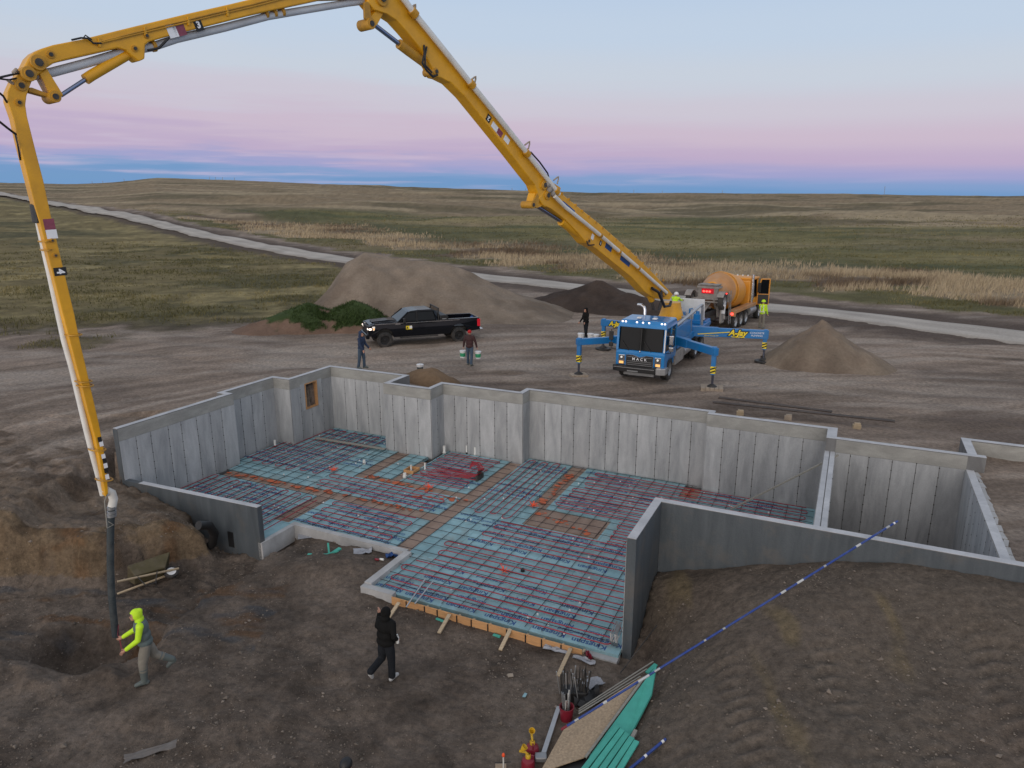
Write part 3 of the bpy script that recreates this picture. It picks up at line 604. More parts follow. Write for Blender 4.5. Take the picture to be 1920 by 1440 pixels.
def build_grass():
    n = 260000; s = RNG.uniform(-1.0, 1.0, n); y = 44+RNG.uniform(0, 1, n)**1.4*150; x = s*(y+4)
    sd = road_side(x, y); fd = sd+fbm(x/14, y/14, 4, 96)*16
    p = np.clip((1-ss(24, 42, fd))*ss(12, 15, fd)*ss(8, 10, sd), 0, 1)*np.clip(.55+1.6*fbm(x/9, y/5, 3, 121), .08, 1); k = RNG.uniform(0, 1, n) < p
    x, y = x[k], y[k]; z = terrain(x, y, False); f = ss(-.1, .35, fbm(x/16, y/7, 4, 99))[:, None]
    col = np.array([(.44, .355, .24)])*(1-f)+np.array([(.16, .115, .076)])*f
    V_, C_ = blades(x, y, z, RNG.uniform(.35, .95, len(x))*(1-.25*f[:, 0]), np.full(len(x), .038)*(y/80)**.7, .22, col, 3)
    tri_stuff('dry_grass', V_, C_, M['blade'], 'tall pale dry grass standing in a band beyond the gravel road')
    n = 240000; s = RNG.uniform(-1, .75, n); y = 38+RNG.uniform(0, 1, n)**1.5*190; x = s*(y+4); sd = road_side(x, y)
    edge = y+fbm(x/5, y/5, 4, 91)*9+fbm(x/1.3, y/1.3, 3, 92)*2.5; ge = np.interp(x, [-60, -26, -18, -10, -4, 3, 60], [37, 38.5, 41, 52, 66, 120, 120])
    k = ((edge-ge > 1.5) & (sd < -4.5) & (y < 130)) | ((fd_(x, y, sd) > 36) & (RNG.uniform(0, 1, n) < .6)) | ((sd > 8.5) & (fd_(x, y, sd) < 14)); k &= RNG.uniform(0, 1, n) < .35+1.3*fbm(x/6, y/3, 3, 123)
    x, y = x[k], y[k]; z = terrain(x, y, False)
    f = ss(-.02, .4, fbm(x/6, y/6, 4, 71)*.8+fbm(x/14, y/5, 4, 93))[:, None]
    col = np.array([(.125, .115, .052)])*(1-f)+np.array([(.25, .21, .10)])*f
    V_, C_ = blades(x, y, z, RNG.uniform(.10, .30, len(x)), np.full(len(x), .035)*(y/60)**.8, .35, col, 2)
    tri_stuff('pasture_grass', V_, C_, M['blade'], 'short patchy green and straw coloured pasture grass on both sides of the road')
build_grass()
def build_stones():
    """loose stones and clods lying on the soil"""
    n = 40000; y = 6.5+RNG.uniform(0, 1, n)**1.25*14; s = RNG.uniform(-.95, .95, n); x = s*(y+3); u, v = uvof(x, y)
    den = np.clip(.35+1.9*fbm(x/1.6, y/1.6, 3, 131), 0, 1); k = (RNG.uniform(0, 1, n) < den) & ~inside(u, v, offset_out)
    k &= (v < 2.7) | (u < -17.9)
    x, y = x[k], y[k]; z = terrain(x, y); n = len(x); r = .009*np.exp(np.abs(RNG.normal(0, .54, n)))*(1+.3*(RNG.uniform(0, 1, n) < .03)*3)
    base = np.array([(1, 0, 0), (-1, 0, 0), (0, 1, 0), (0, -1, 0), (0, 0, 1), (0, 0, -1)], float)
    fc = np.array([(0, 2, 4), (2, 1, 4), (1, 3, 4), (3, 0, 4), (2, 0, 5), (1, 2, 5), (3, 1, 5), (0, 3, 5)])
    p = base[None]*RNG.uniform(.6, 1.4, (n, 6, 1))*r[:, None, None]*np.array([1.2, 1, .75]); a = RNG.uniform(0, 6.28, n); ca, sa = np.cos(a)[:, None], np.sin(a)[:, None]
    px = p[..., 0]*ca-p[..., 1]*sa; py = p[..., 0]*sa+p[..., 1]*ca; co = np.stack([px+x[:, None], py+y[:, None], p[..., 2]+z[:, None]+r[:, None]*.25], -1)
    tri = co[:, fc].reshape(-1, 3, 3); c = np.array([(.145, .122, .102)])*RNG.uniform(.55, 1.65, (n, 1)); c = np.repeat(c, 8, 0)
    o = tri_stuff('gravel', tri, c, M['blade'], 'loose grey stones and clods scattered over the bare soil in the foreground'); o['category'] = 'gravel'
offset_out = HOLE
build_stones()
# ------------------------------------------------------------------ dirt piles
def pile(name, label, outline_fn, cx, cy, hw, hd, rotz, col, col2, seed, n=110, cat='dirt pile', amp=.25, extra=None):
    """outline_fn(a, b): height over the pile's own footprint, a and b in -1..1"""
    a = np.linspace(-1, 1, n); A, B = np.meshgrid(a, a); c, s = math.cos(rotz), math.sin(rotz)
    X = cx+A*hw*c-B*hd*s; Y = cy+A*hw*s+B*hd*c
    h = outline_fn(A, B); h = h*(1+.22*fbm(A*2.2+seed, B*2.2, 4, seed)) + amp*.30*fbm(X/.8, Y/.8, 4, seed+3)*ss(0, .6, h) + amp*.9*fbm(X/2.6, Y/2.6, 3, seed+5)*ss(0, .8, h)
    Z = terrain(X, Y, False)-.12+np.maximum(h, 0)
    cc = np.zeros(X.shape+(3,)); cc[:] = col; cc = mixc(cc, col2, ss(-.15, .4, fbm(X/2.5, Y/2.5, 4, seed+7)+.4*fbm(X/.6, Y/.6, 3, seed+8)))
    if extra: cc = extra(cc, X, Y, Z, A, B)
    cc = cc*(1+.3*fbm(X/.9, Y/.9, 4, seed+9))[..., None]
    me = grid_mesh(name, X-cx, Y-cy, Z, M['pile'], np.concatenate([np.clip(cc, .01, 1), np.full(X.shape+(1,), .45)], -1))
    o = bpy.data.objects.new(name, me); o.location = (cx, cy, 0); COL.objects.link(o); return tag(o, label, cat)
def cone(a0, b0, r, h, p=1.0, ax=1.0, bx=1.0):
    return lambda A, B: h*np.maximum(1-np.hypot((A-a0)/ax, (B-b0)/bx)/r, 0)**p
def smax(fs): return lambda A, B: np.maximum.reduce([f(A, B) for f in fs])
def ridge(A, B):
    top = np.interp(A, [-1, -.86, -.70, -.56, -.36, .08, .48, .92, 1], [0, 1.5, 3.75, 4.35, 4.2, 3.3, 1.75, .25, .0])
    return np.maximum(top*(1-np.abs(B)**1.25*1.08), 0)
pile('tan_dirt_pile', 'long tan dirt heap rising behind the black pickup', ridge, -5.2, 52.6, 10.2, 6.2, math.radians(-6), (.205, .166, .130), (.168, .132, .102), 201, 150, amp=.14)
MOUND = (-12.4, 45.0, 5.3, 3.7)
mshape = smax([cone(-.12, .1, .66, 1.75, .75, 1, 1.1), cone(.42, .1, .60, 1.9, .7, .95, 1.15), cone(-.55, 0, .5, .8, .8, 1, 1.4)])
def green_k(X, Y, A, B, h): return ss(-.16, .12, fbm(X/1.1, Y/1.1, 4, 221)+.9*(h-.80)-.45*np.maximum(-A-.2, 0))
def greens(c, X, Y, Z, A, B): return mixc(c, (.040, .060, .022), green_k(X, Y, A, B, mshape(A, B)))
pile('grassy_mound', 'low reddish dirt mound topped with green weeds left of the pickup', mshape, *MOUND, math.radians(6), (.150, .098, .072), (.10, .066, .049), 211, 110, extra=greens)
def weeds():
    n = 9000; a = RNG.uniform(-.95, .95, n); b = RNG.uniform(-.8, .9, n); c, s_ = math.cos(math.radians(6)), math.sin(math.radians(6)); x = MOUND[0]+a*MOUND[2]*c-b*MOUND[3]*s_; y = MOUND[1]+a*MOUND[2]*s_+b*MOUND[3]*c
    h = np.maximum(mshape(a, b), 0); k = (h > .3) & (green_k(x, y, a, b, h) > .45)
    x, y, h = x[k], y[k], h[k]; z = terrain(x, y, False)+h*.95-.18; col = np.tile(np.array([(.042, .068, .022)]), (len(x), 1))
    V_, C_ = blades(x, y, z, RNG.uniform(.12, .28, len(x)), np.full(len(x), .04), .4, col, 3); o = tri_stuff('green_weeds', V_, C_, M['blade'], 'green weeds covering the top of the dirt mound by the pickup'); o['category'] = 'weeds'
weeds()
pile('dark_dirt_pile', 'dark brown topsoil heap between the tan heap and the pump truck', smax([cone(-.12, 0, .8, 1.95, .85, 1, 1), cone(.3, -.1, .8, 1.35, .85, 1, 1), cone(-.5, 0, .62, 1.2, .9, 1, 1)]), 7.2, 55.0, 6.3, 4.6, math.radians(-25), (.062, .046, .038), (.045, .034, .029), 231, 110)
pile('gravel_pile', 'small conical brown gravel heap at the far right of the yard', smax([cone(-.15, 0, .97, 2.45, 1.0, 1, 1), cone(.25, -.05, .85, 1.35, 1.0, 1, 1), cone(-.5, -.15, .5, .75, 1, 1, 1)]), 15.9, 35.0, 3.1, 2.6, math.radians(-12), (.20, .160, .122), (.165, .128, .098), 241, 100, cat='gravel pile', amp=.12)
pile('sand_heap', 'rounded brown sand heap just behind the notch of the far basement wall', cone(0, 0, 1, .8, .55), -3.6, 30.5, 1.55, 1.1, TH, (.17, .115, .072), (.14, .095, .06), 251, 60, cat='sand heap', amp=.1)
# ------------------------------------------------------------------ basement walls
found = thing('concrete_foundation', 'poured grey concrete basement walls around the open excavated floor', 'foundation', (OX, OY, 0), TH)
def quad_wall(name, q, z0, z1, m, parent, ztop2=None):
    """a wall over the plan quad q; ztop2 gives the far end its own top"""
    mb = MB(); zt = [z1, z1 if ztop2 is None else ztop2, z1 if ztop2 is None else ztop2, z1]
    vs = [(p[0], p[1], z0) for p in q] + [(p[0], p[1], t) for p, t in zip(q, zt)]
    mb.add(vs, [(3, 2, 1, 0), (4, 5, 6, 7), (0, 1, 5, 4), (1, 2, 6, 5), (2, 3, 7, 6), (3, 0, 4, 7)])
    return mb.build(name, m, parent)
def face_panels(wall, a, b, z0, z1, zt, proud=.016, skip=None, w=.61):
    """cast panel faces on the inner side of a wall from a to b (interior on the right hand), with a plain band above"""
    a = Vector(a); b = Vector(b); L = (b-a).length; d = (b-a)/L; nr = Vector((d.y, -d.x)); n = max(1, round(L/w)); pw = L/n
    # uneven widths as the form panels had
    cuts = [0.0]
    for i in range(n): cuts.append(cuts[-1]+pw*(1+random.uniform(-.22, .22)))
    k = L/cuts[-1]; cuts = [c*k for c in cuts]
    ang = math.atan2(d.y, d.x)
    for i in range(n):
        c0, c1 = cuts[i]+.010, cuts[i+1]-.010
        if c1-c0 < .05: continue
        pr = proud*random.uniform(.75, 1.2)
        pieces = [(c0, c1, z0, z1)]
        if skip and c1 > skip[0] and c0 < skip[1]: pieces = [(c0, c1, z0, skip[2]), (c0, c1, skip[3], z1), (c0, min(c1, skip[0]), skip[2]+.001, skip[3]-.001), (max(c0, skip[1]), c1, skip[2]+.001, skip[3]-.001)]
        for (ca, cb, za, zb) in pieces:
            if zb-za < .05 or cb-ca < .05: continue
            mb = MB(); mb.box(((cb-ca)/2, -pr/2, (zb-za)/2), (cb-ca, pr, zb-za))
            o = mb.build('wall_panel', M['panel'], wall); p = a+d*ca; o.location = (p.x, p.y, za); o.rotation_euler = (0, 0, ang)
        # tie marks along the joint
    mt = MB()
    for c in cuts[1:-1]:
        for zz in np.arange(z0+.2, z1, .3):
            if skip and skip[0] < c < skip[1] and skip[2] < zz < skip[3]: continue
            p = a+d*c; mt.box((p.x, p.y, zz+random.uniform(-.04, .04)), (.034, .036, .028), rotm(rz=ang))
    if mt.v: o = mt.build('tie_marks', M['dark'], wall); o['kind'] = 'stuff'
    mb = MB(); mb.box((L/2, -.005, (zt-z1)/2-.01), (L-.004, .010, zt-z1-.024)); o = mb.build('top_band', M['band'], wall); o.location = (a.x, a.y, z1+.004); o.rotation_euler = (0, 0, ang)
    return ang
OUT = offset(INNER, T)
ZB = .44                                       # underside of the plain band
for i in range(len(INNER)-1):
    a, b = INNER[i], INNER[i+1]; oa, ob = OUT[i], OUT[i+1]
    if i == 4:                                 # the wall with the window opening
        u0 = a[0]; L = b[1]-a[1]; w0, w1, z0, z1 = .87, 1.62, -.62, .5
        mb = MB()
        for (va, vb, za, zb) in ((a[1], a[1]+w0, -2.3, ZT), (a[1]+w1, b[1], -2.3, ZT), (a[1]+w0, a[1]+w1, -2.3, z0), (a[1]+w0, a[1]+w1, z1, ZT)):
            mb.box((u0-T/2, (va+vb)/2, (za+zb)/2), (T, vb-va, zb-za))
        wall = mb.build('concrete_wall', M['joint'], found)
        face_panels(wall, a, b, -2.0, ZB, ZT, skip=(w0-.02, w1+.02, z0-.02, z1+.02))
        fr = MB(); vm = a[1]+(w0+w1)/2
        for s in (w0+.02, w1-.02): fr.box((u0-T/2+.02, a[1]+s, (z0+z1)/2), (T+.03, .04, z1-z0))
        for s in (z0+.02, z1-.02): fr.box((u0-T/2+.02, vm, s), (T+.03, w1-w0-.08, .04))
        f = fr.build('window_frame', M['ply'], wall)
        sh = MB(); sh.box((u0-T-.02, vm, (z0+z1)/2), (.03, w1-w0, z1-z0)); sh.build('window_back_board', M['plank_dark'], wall)
        continue
    wall = quad_wall('concrete_wall', (a, b, ob, oa), -2.3, ZT, M['joint'], found)
    face_panels(wall, a, b, -2.0, ZB, ZT)
    mb = MB(); mb.v = []
    vs = [(p[0], p[1], ZT+.003) for p in (a, b, ob, oa)] + [(p[0], p[1], ZT+.012) for p in (a, b, ob, oa)]
    mb.add(vs, [(3, 2, 1, 0), (4, 5, 6, 7), (0, 1, 5, 4), (1, 2, 6, 5), (2, 3, 7, 6), (3, 0, 4, 7)]); mb.build('wall_top', M['toptrim'], wall)
a, b, oa, ob = INNER[4], INNER[5], OUT[4], OUT[5]
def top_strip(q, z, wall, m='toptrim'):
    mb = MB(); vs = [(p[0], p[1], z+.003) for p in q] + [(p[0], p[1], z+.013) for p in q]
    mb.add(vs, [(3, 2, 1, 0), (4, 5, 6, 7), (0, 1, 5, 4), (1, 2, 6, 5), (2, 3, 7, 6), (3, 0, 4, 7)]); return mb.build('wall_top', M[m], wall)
wl = [o for o in found.children if o.name.startswith('concrete_wall')][4]
top_strip((a, b, ob, oa), ZT, wl)
# grey coated face on the end of the left wall
mb = MB(); mb.box((INNER[0][0]-T/2, INNER[0][1]-.006, -.7), (T+.01, .012, 3.1)); mb.build('wall_end_coating', M['coating'], wl)
# cross wall (lower top, with a joint along its middle), right room
def plain(name, u0, u1, v0, v1, z1, faces=(), coat=(), topm='toptrim', gap=False):
    w = quad_wall(name, ((u0, v0), (u1, v0), (u1, v1), (u0, v1)), -3.7, z1, M['joint'], found)
    if gap:
        um = (u0+u1)/2
        for (s0, s1) in ((u0, um-.012), (um+.012, u1)): top_strip(((s0, v0), (s1, v0), (s1, v1), (s0, v1)), z1, w, topm)
    else: top_strip(((u0, v0), (u1, v0), (u1, v1), (u0, v1)), z1, w, topm)
    return w
w = plain('concrete_wall', CXI, CXO, FV1, RB, ZB, gap=True)
face_panels(w, (CXI, INNER[-1][1]), (CXI, FV1), -2.0, ZB-.012, ZB-.01)
face_panels(w, (CXO, FV1), (CXO, RB), -3.4, ZB-.012, ZB-.01)
w = plain('concrete_wall', CXI, CXO, RB, OUT[-1][1], ZT)
w = plain('concrete_wall', CXO, RU1+.25, RB, RB+T, ZT)
face_panels(w, (CXO, RB), (RU0, RB), -3.4, ZB, ZT)
w = plain('concrete_wall', RU0, RU1, FV1, RB, ZB); face_panels(w, (RU0, RB), (RU0, FV1), -3.4, ZB-.012, ZB-.01)
# rough edge pieces broken along the outer side of that wall's top
mr = MB()
for i, v in enumerate(np.arange(FV1+.2, RB, .42)):
    mr.box((RU1+.03+.02*random.random(), v, ZB+.0), (.07+.07*random.random(), .34+.08*random.random(), .024), rotm(rz=random.uniform(-.2, .2)))
mr.build('spilled_edge', M['curb'], w)
w = plain('concrete_wall', RU0, RU1+.04, RB+T, 11.45, ZT)
w = plain('concrete_wall', RU0, 16.0, 11.45, 11.45+T, ZT)
mb = MB(); mb.box((11.6, 11.44, .6), (8.6, .012, .5)); mb.build('top_band', M['band'], w)
# front wall with its coated outer face, and the wing wall of the walk-out
w = plain('concrete_wall', 0, 11.0, FV0, FV1, ZT)
mb = MB(); mb.box((5.5, FV0-.004, -.83), (10.99, .012, 3.38)); mb.build('damp_coating', M['coating'], w)
face_panels(w, (RU0, FV1), (CXO, FV1), -3.4, ZB, ZT); face_panels(w, (CXI, FV1), (0, FV1), -2.0, ZB, ZT)
w = plain('concrete_wall', -.2, 0, .66, FV1, ZT)
mb = MB(); mb.box((.004, 1.75, -.83), (.012, 2.2, 3.38)); mb.box((-.1, .656, -.83), (.2, .012, 3.38)); mb.build('damp_coating', M['coating'], w)
face_panels(w, (-.2, FV1), (-.2, .66), -2.0, ZB, ZT)
# low wall on the left of the walk-out
q = ((-17.85*K-T, .95), (-11.4, .95), (-11.4, 1.13), (-17.85*K-T, 1.13))
w = quad_wall('low_wall', q, -2.5, -.90, M['coating'], found, ztop2=-.73)
mb = MB(); vs = [(p[0], p[1], z) for dz in (.003, .015) for p, z in zip(q, (-.9+dz, -.73+dz, -.73+dz, -.9+dz))]
vs = [(x+(.9 if x < -15 else 0), y, z+(.024 if x < -15 else 0)) for x, y, z in vs]
mb.add(vs, [(3, 2, 1, 0), (4, 5, 6, 7), (0, 1, 5, 4), (1, 2, 6, 5), (2, 3, 7, 6), (3, 0, 4, 7)]); mb.build('wall_top', M['toptrim'], w)
mb = MB(); mb.box((-12.6, .945, -2.0), (.22, .02, .5)); mb.build('coating_patch', M['black'], w)
# slab edge curbs
def curb(a, b, w, side, z1, z0=-2.4):
    a = Vector(a); b = Vector(b); d = (b-a).normalized(); n = Vector((-d.y, d.x))*side*w
    q = (a, b, b+n, a+n); c = quad_wall('slab_curb', [(p.x, p.y) for p in q], z0, z1, M['curb'], found); return c
curb(CURB[0], (CURB[1][0], CURB[1][1]-.001), .16, -1, -1.86)
curb((CURB[1][0]+.001, CURB[1][1]), CURB[2], .18, 1, -1.85)
curb((CURB[2][0], CURB[2][1]-.002), (CURB[3][0], CURB[3][1]+.182), .22, 1, -1.80)
curb(CURB[3], (-6.2, CURB[3][1]), .18, 1, -1.84)
curb((-1.0, .25), (-.21, .25), .3, 1, -2.0)
# ------------------------------------------------------------------ floor: insulation boards, footing strips, rebar, heating tube
floor = thing('insulation_floor', 'blue green insulation boards laid over the basement floor with bare footing strips between them', 'insulation floor', (OX, OY, 0), TH)
STRIPS = [(-7.75, 2.5, -7.2, 10.4, 'v'), (-12.35, 2.5, -11.75, 9.5, 'v'), (-16.9, 4.55, -7.75, 5.1, 'h'), (-12.35, 6.55, -7.75, 6.95, 'h'), (-5.35, 7.0, -4.75, 11.0, 'v'), (-5.0, 5.6, -2.5, 7.0, 'h'), (-1.0, 9.9, -.4, 10.8, 'v'), (-10.9, 6.95, -10.55, 9.0, 'v')]
REG = [(-12.35, 1.2, -11.52, 2.5), (-17.1, 1.2, -12.35, 4.55), (-17.1, 5.1, -12.35, 5.75), (-17.5, 5.75, -12.35, 8.35), (-16.7, 8.35, -13.0, 10.9), (-11.75, 2.5, -7.75, 4.55), (-12.35, 5.1, -7.75, 6.55), (-11.75, 6.95, -10.9, 9.5), (-10.55, 6.95, -7.75, 10.45), (-12.9, 8.35, -12.35, 9.5),
       (-7.0, .42, -.22, 2.5), (-7.2, 2.5, -.22, 3.1), (-7.2, 3.1, 3.4, 5.6), (-7.2, 5.6, -5.0, 7.0), (-2.5, 5.6, 3.4, 7.0), (-7.2, 7.0, -5.35, 11.1), (-4.75, 7.0, -1.0, 11.1), (-1.0, 7.0, 3.4, 9.9), (-.4, 9.9, 3.4, 10.8)]
PRINT = letters('board_print', 'Kingspan', .24, M['blue_print'], None, None, 0, 0, ext=.001, off=.003)
PRINT2 = letters('board_print', 'GreenGuard', .16, M['blue_print'], None, None, 0, 0, ext=.001, off=.002)
pc = 0
for (u0, v0, u1, v1) in REG:
    un = np.arange(math.floor(u0/2.44)*2.44, u1, 2.44); vn = np.arange(math.floor(v0/1.22)*1.22, v1, 1.22)
    for j, vb in enumerate(vn):
        sh = 1.22 if int(round(vb/1.22)) % 2 else 0
        for ub in np.append(un-sh, un[-1]-sh+2.44):
            a, b = max(ub, u0), min(ub+2.44, u1); c, d = max(vb, v0), min(vb+1.22, v1)
            if b-a < .06 or d-c < .06: continue
            mb = MB(); mb.box((0, 0, 0), (b-a-.008, d-c-.008, .10), None); zc = ZF-.05+random.uniform(-.006, .004)
            o = mb.build('foam_board', M['foam'], floor); o.location = ((a+b)/2, (c+d)/2, zc); o.rotation_euler = (random.uniform(-.002, .002), random.uniform(-.001, .001), random.uniform(-.002, .002))
            if b-a > 1.5 and d-c > .7:
                for kx, ky, me in ((-.28, .26, PRINT), (.22, .24, PRINT2), (-.05, .03, PRINT2), (.30, -.04, PRINT), (-.30, -.26, PRINT2 if pc % 2 else PRINT), (.16, -.32, PRINT)):
                    q = link(me, 'board_print', o, (kx*(b-a), ky*(d-c), .0525), (0, 0, math.pi+random.uniform(-.02, .02)))
                    pc += 1
for (u0, v0, u1, v1, k) in STRIPS:
    mb = MB(); L = max(u1-u0, v1-v0); n = int(L/.25)+1; W = min(u1-u0, v1-v0); vs = []; fs = []
    for i in range(n+1):
        for j in range(5):
            t, s = i/n, j/4; uu, vv = (u0+s*(u1-u0), v0+t*(v1-v0)) if k == 'v' else (u0+t*(u1-u0), v0+s*(v1-v0))
            vs.append((uu, vv, ZF-.035+random.uniform(-.012, .012)))
    for i in range(n):
        for j in range(4): fs.append((i*5+j, i*5+j+1, (i+1)*5+j+1, (i+1)*5+j))
    mb.add(vs, fs); mb.build('footing_strip', M['strip'], floor, smooth=True)
mb = MB(); mb.box((-3.75, 6.3, ZF-.03), (2.3, 1.2, .05)); mb.build('pad_board', M['strip'], floor)
mb = MB(); mb.box((-9, 5.5, ZF-.16), (16.2, 9.9, .04)); mb.box((-1.7, 5.6, ZF-.16), (11, 11, .04)) if False else None
# rebar grid: bars both ways over every room
bars = thing('rebar_grid', 'thin dark rebar grid lying over the insulation boards', 'rebar grid', (OX, OY, 0), TH)
RECTS = [(-17.0, 1.25, -12.2, 5.7), (-17.4, 5.7, -13.2, 8.3), (-16.6, 8.3, -13.2, 10.8), (-11.3, 2.6, -7.0, 6.0), (-13.2, 6.0, -7.0, 9.4), (-10.5, 9.4, -7.3, 10.4), (-7.0, .5, -.35, 3.0), (-7.0, 3.0, 3.3, 10.7), (-7.0, 10.7, -.6, 11.0), (-12.2, 2.6, -11.3, 6.0)]
def spans(fix, axis):
    sp = []
    for (u0, v0, u1, v1) in RECTS:
        if axis == 'v' and u0 <= fix <= u1: sp.append([v0, v1])
        if axis == 'u' and v0 <= fix <= v1: sp.append([u0, u1])
    sp.sort(); out = []
    for s in sp:
        if out and s[0] <= out[-1][1]+.02: out[-1][1] = max(out[-1][1], s[1])
        else: out.append(s)
    return out
for u in np.arange(-17.3, 3.3, .46):
    for s in spans(u, 'v'):
        q = [(u+random.uniform(-.02, .02), s[0]+t*(s[1]-s[0]), ZF+.035+random.uniform(-.006, .006)) for t in np.linspace(0, 1, 6)]
        MB().tube(q, .0085, 5).build('rebar', M['rebar'], bars)
for v in np.arange(.8, 11, .46):
    for s in spans(v, 'u'):
        q = [(s[0]+t*(s[1]-s[0]), v+random.uniform(-.02, .02), ZF+.052+random.uniform(-.006, .006)) for t in np.linspace(0, 1, 6)]
        MB().tube(q, .0085, 5).build('rebar', M['rebar'], bars)
mb = MB()
for i in range(150):
    u, v = random.uniform(-17, 3), random.uniform(.6, 10.6)
    if not any(r[0] < u < r[2] and r[1] < v < r[3] for r in REG): continue
    mb.lathe([(.03, 0), (.028, .03), (.008, .05)], (u, v, ZF+.001), n=6)
o = mb.build('bar_supports', M['white'], bars); o['kind'] = 'stuff'
def serp(u0, v0, u1, v1, sp, along, wob=.02, tail=None):
    """a tube that runs to and fro across a rectangle with half round turns"""
    pts = []; r = sp/2
    lo, hi, c0, c1 = (u0, u1, v0, v1) if along == 'u' else (v0, v1, u0, u1); n = int((c1-c0)/sp)+1; fwd = True
    for i in range(n):
        c = c0+i*sp; e = random.uniform(0, .16); run = np.linspace(lo+r+e, hi-r-random.uniform(0, .16), 7)
        ph = random.uniform(0, 6)
        line = [(t, c+wob*math.sin(t*1.1+ph)) for t in run]
        if not fwd: line.reverse()
        pts += line
        if i < n-1:
            ex = line[-1][0]; sg = 1 if fwd else -1
            for q in (35, 70, 110, 145): pts.append((ex+sg*r*1.0*math.sin(math.radians(q)), c+r-r*math.cos(math.radians(q))))
        fwd = not fwd
    pts = [(p, c) if along == 'u' else (c, p) for p, c in pts]
    if tail: pts += tail
    return [(a, b, ZF+.068+random.uniform(-.004, .004)) for a, b in pts]
LOOPS = [('front right of the walk-out', (-6.85, .62, -.4, 2.1, .29, 'u')), ('middle of the walk-out', (-6.5, 2.36, -.5, 3.75, .28, 'u')), ('behind the walk-out', (-5.8, 4.0, -.6, 5.4, .27, 'u')), ('left of the curb notch', (-11.4, 2.75, -8.0, 4.4, .27, 'u')),
         ('far left low wall', (-17.0, 1.4, -11.9, 4.4, .28, 'v')), ('window corner', (-17.2, 5.9, -13.4, 10.6, .30, 'v')), ('middle hall', (-13.2, 5.2, -8.0, 6.3, .27, 'u')),
         ('far wall centre', (-10.4, 7.1, -7.9, 10.3, .23, 'u')), ('square pad', (-7.0, 5.6, -5.5, 10.9, .25, 'v')), ('right end', (-4.6, 7.1, 3.2, 8.9, .22, 'u')), ('right end far wall', (-4.4, 9.1, 3.2, 10.6, .25, 'u')), ('front wall', (-2.3, 5.5, 3.2, 6.9, .2, 'u')), ('cross wall', (0.2, 3.3, 3.2, 5.3, .2, 'u'))]
for where, a in LOOPS:
    o = MB().tube(serp(*a), .0145, 6).build('heating_tube', M['pex'], None, smooth=True); o.location = (OX, OY, 0); o.rotation_euler = (0, 0, TH)
    tag(o, 'red heating tube looped over the insulation, '+where, 'heating tube', 'red heating tube loops')
# tubes bundled to the manifold
man = thing('tube_manifold', 'upright bundle of red tubes curling out of the floor near the middle', 'manifold', xy(-7.95, 8.3, ZF), TH)
for i in range(7):
    a = i*.07-.22; q = [(-2.3+.1*i, -.75+.20*i, .06), (-1.1, -.42+.13*i, .07), (-.35, a*.9, .08), (-.05, a*.4, .16), (.02+.02*i, a*.5, .42), (-.05, a*.6, .60+.02*(i % 3)), (-.2-.03*i, a*.8, .56), (-.30-.03*i, a, .42)]
    MB().tube(q, .013, 6).build('tube', M['pex'], man, smooth=True)
mb = MB(); mb.box((0, 0, .1), (.08, .5, .2)); mb.box((.05, 0, .34), (.05, .46, .06)); mb.build('bracket', M['dark'], man)
# white drain stubs
def stub(px, py, h, r, label, cap=False, elbow=False):
    p = P(px, py, ZF); t = thing('pipe_stub', label, 'pipe', p, random.uniform(0, 6), 'white pipe stubs in the floor')
    mb = MB(); mb.lathe([(r, 0), (r, h), (r*.8, h), (r*.8, h-.1), (0, h-.1)], n=14); mb.build('pipe', M['pvc'], t, smooth=True)
    mb = MB(); mb.lathe([(r*1.02, 0), (r*1.25, .002), (r*1.25, .07), (r*1.02, .075)], n=14); mb.build('collar', M['pvc'] if not cap else M['black'], t, smooth=True)
    return t
stub(516, 838, .30, .045, 'white pipe stub standing against the left wall', True)
stub(683, 870, .17, .05, 'short white pipe stub left of the nook wall corner')
stub(759, 895, .17, .06, 'white pipe stub in front of the wooden box form')
stub(797, 882, .30, .03, 'thin white pipe stub right of the wooden box form')
stub(833, 850, .32, .055, 'white pipe stub in the far wall corner')
stub(875, 851, .36, .03, 'thin white pipe stub with a dark fitting against the far wall', True)
stub(891, 853, .34, .045, 'right hand white pipe stub against the far wall')
bx = thing('box_form', 'small square wooden box form around a white pipe', 'box form', P(772, 884, ZF), TH)
for (x, y, w, d) in ((-.2, 0, .03, .46), (.2, 0, .03, .46), (0, -.215, .37, .03), (0, .215, .37, .03)): MB().box((x, y, .06), (w, d, .12)).build('form_side', M['ply'], bx)
stub(771, 883, .24, .03, 'white pipe stub standing inside the wooden box form')
for px, py, wh in ((625, 884, 'left of the pipe stubs'), (805, 916, 'in front of the box form'), (1000, 951, 'beside the square pad'), (945, 1073, 'in the middle of the walk-out')):
    mb = MB(); p = P(px, py, ZF)
    for i in range(26):
        a = random.uniform(0, 6.28); e = random.uniform(.1, .8); L = random.uniform(.1, .24)
        d = Vector((math.cos(a)*math.cos(e), math.sin(a)*math.cos(e), math.sin(e))); mb.bar(d*.01, d*L, .018, .004)
    o = mb.build('marker_whisker', M['orange_paint']); o.location = (p.x, p.y, p.z+.04); tag(o, 'orange marker whisker sprouting from the floor '+wh, 'marker', 'orange marker whiskers')
d0 = P(980, 1071, ZF); o = MB().lathe([(.0, .0), (.06, 0), (.06, .07), (.03, .09), (0, .09)], n=12).build('floor_drain', M['black'], None, smooth=True); o.location = d0; tag(o, 'small black floor drain beside the orange marker on the walk-out floor', 'floor drain')
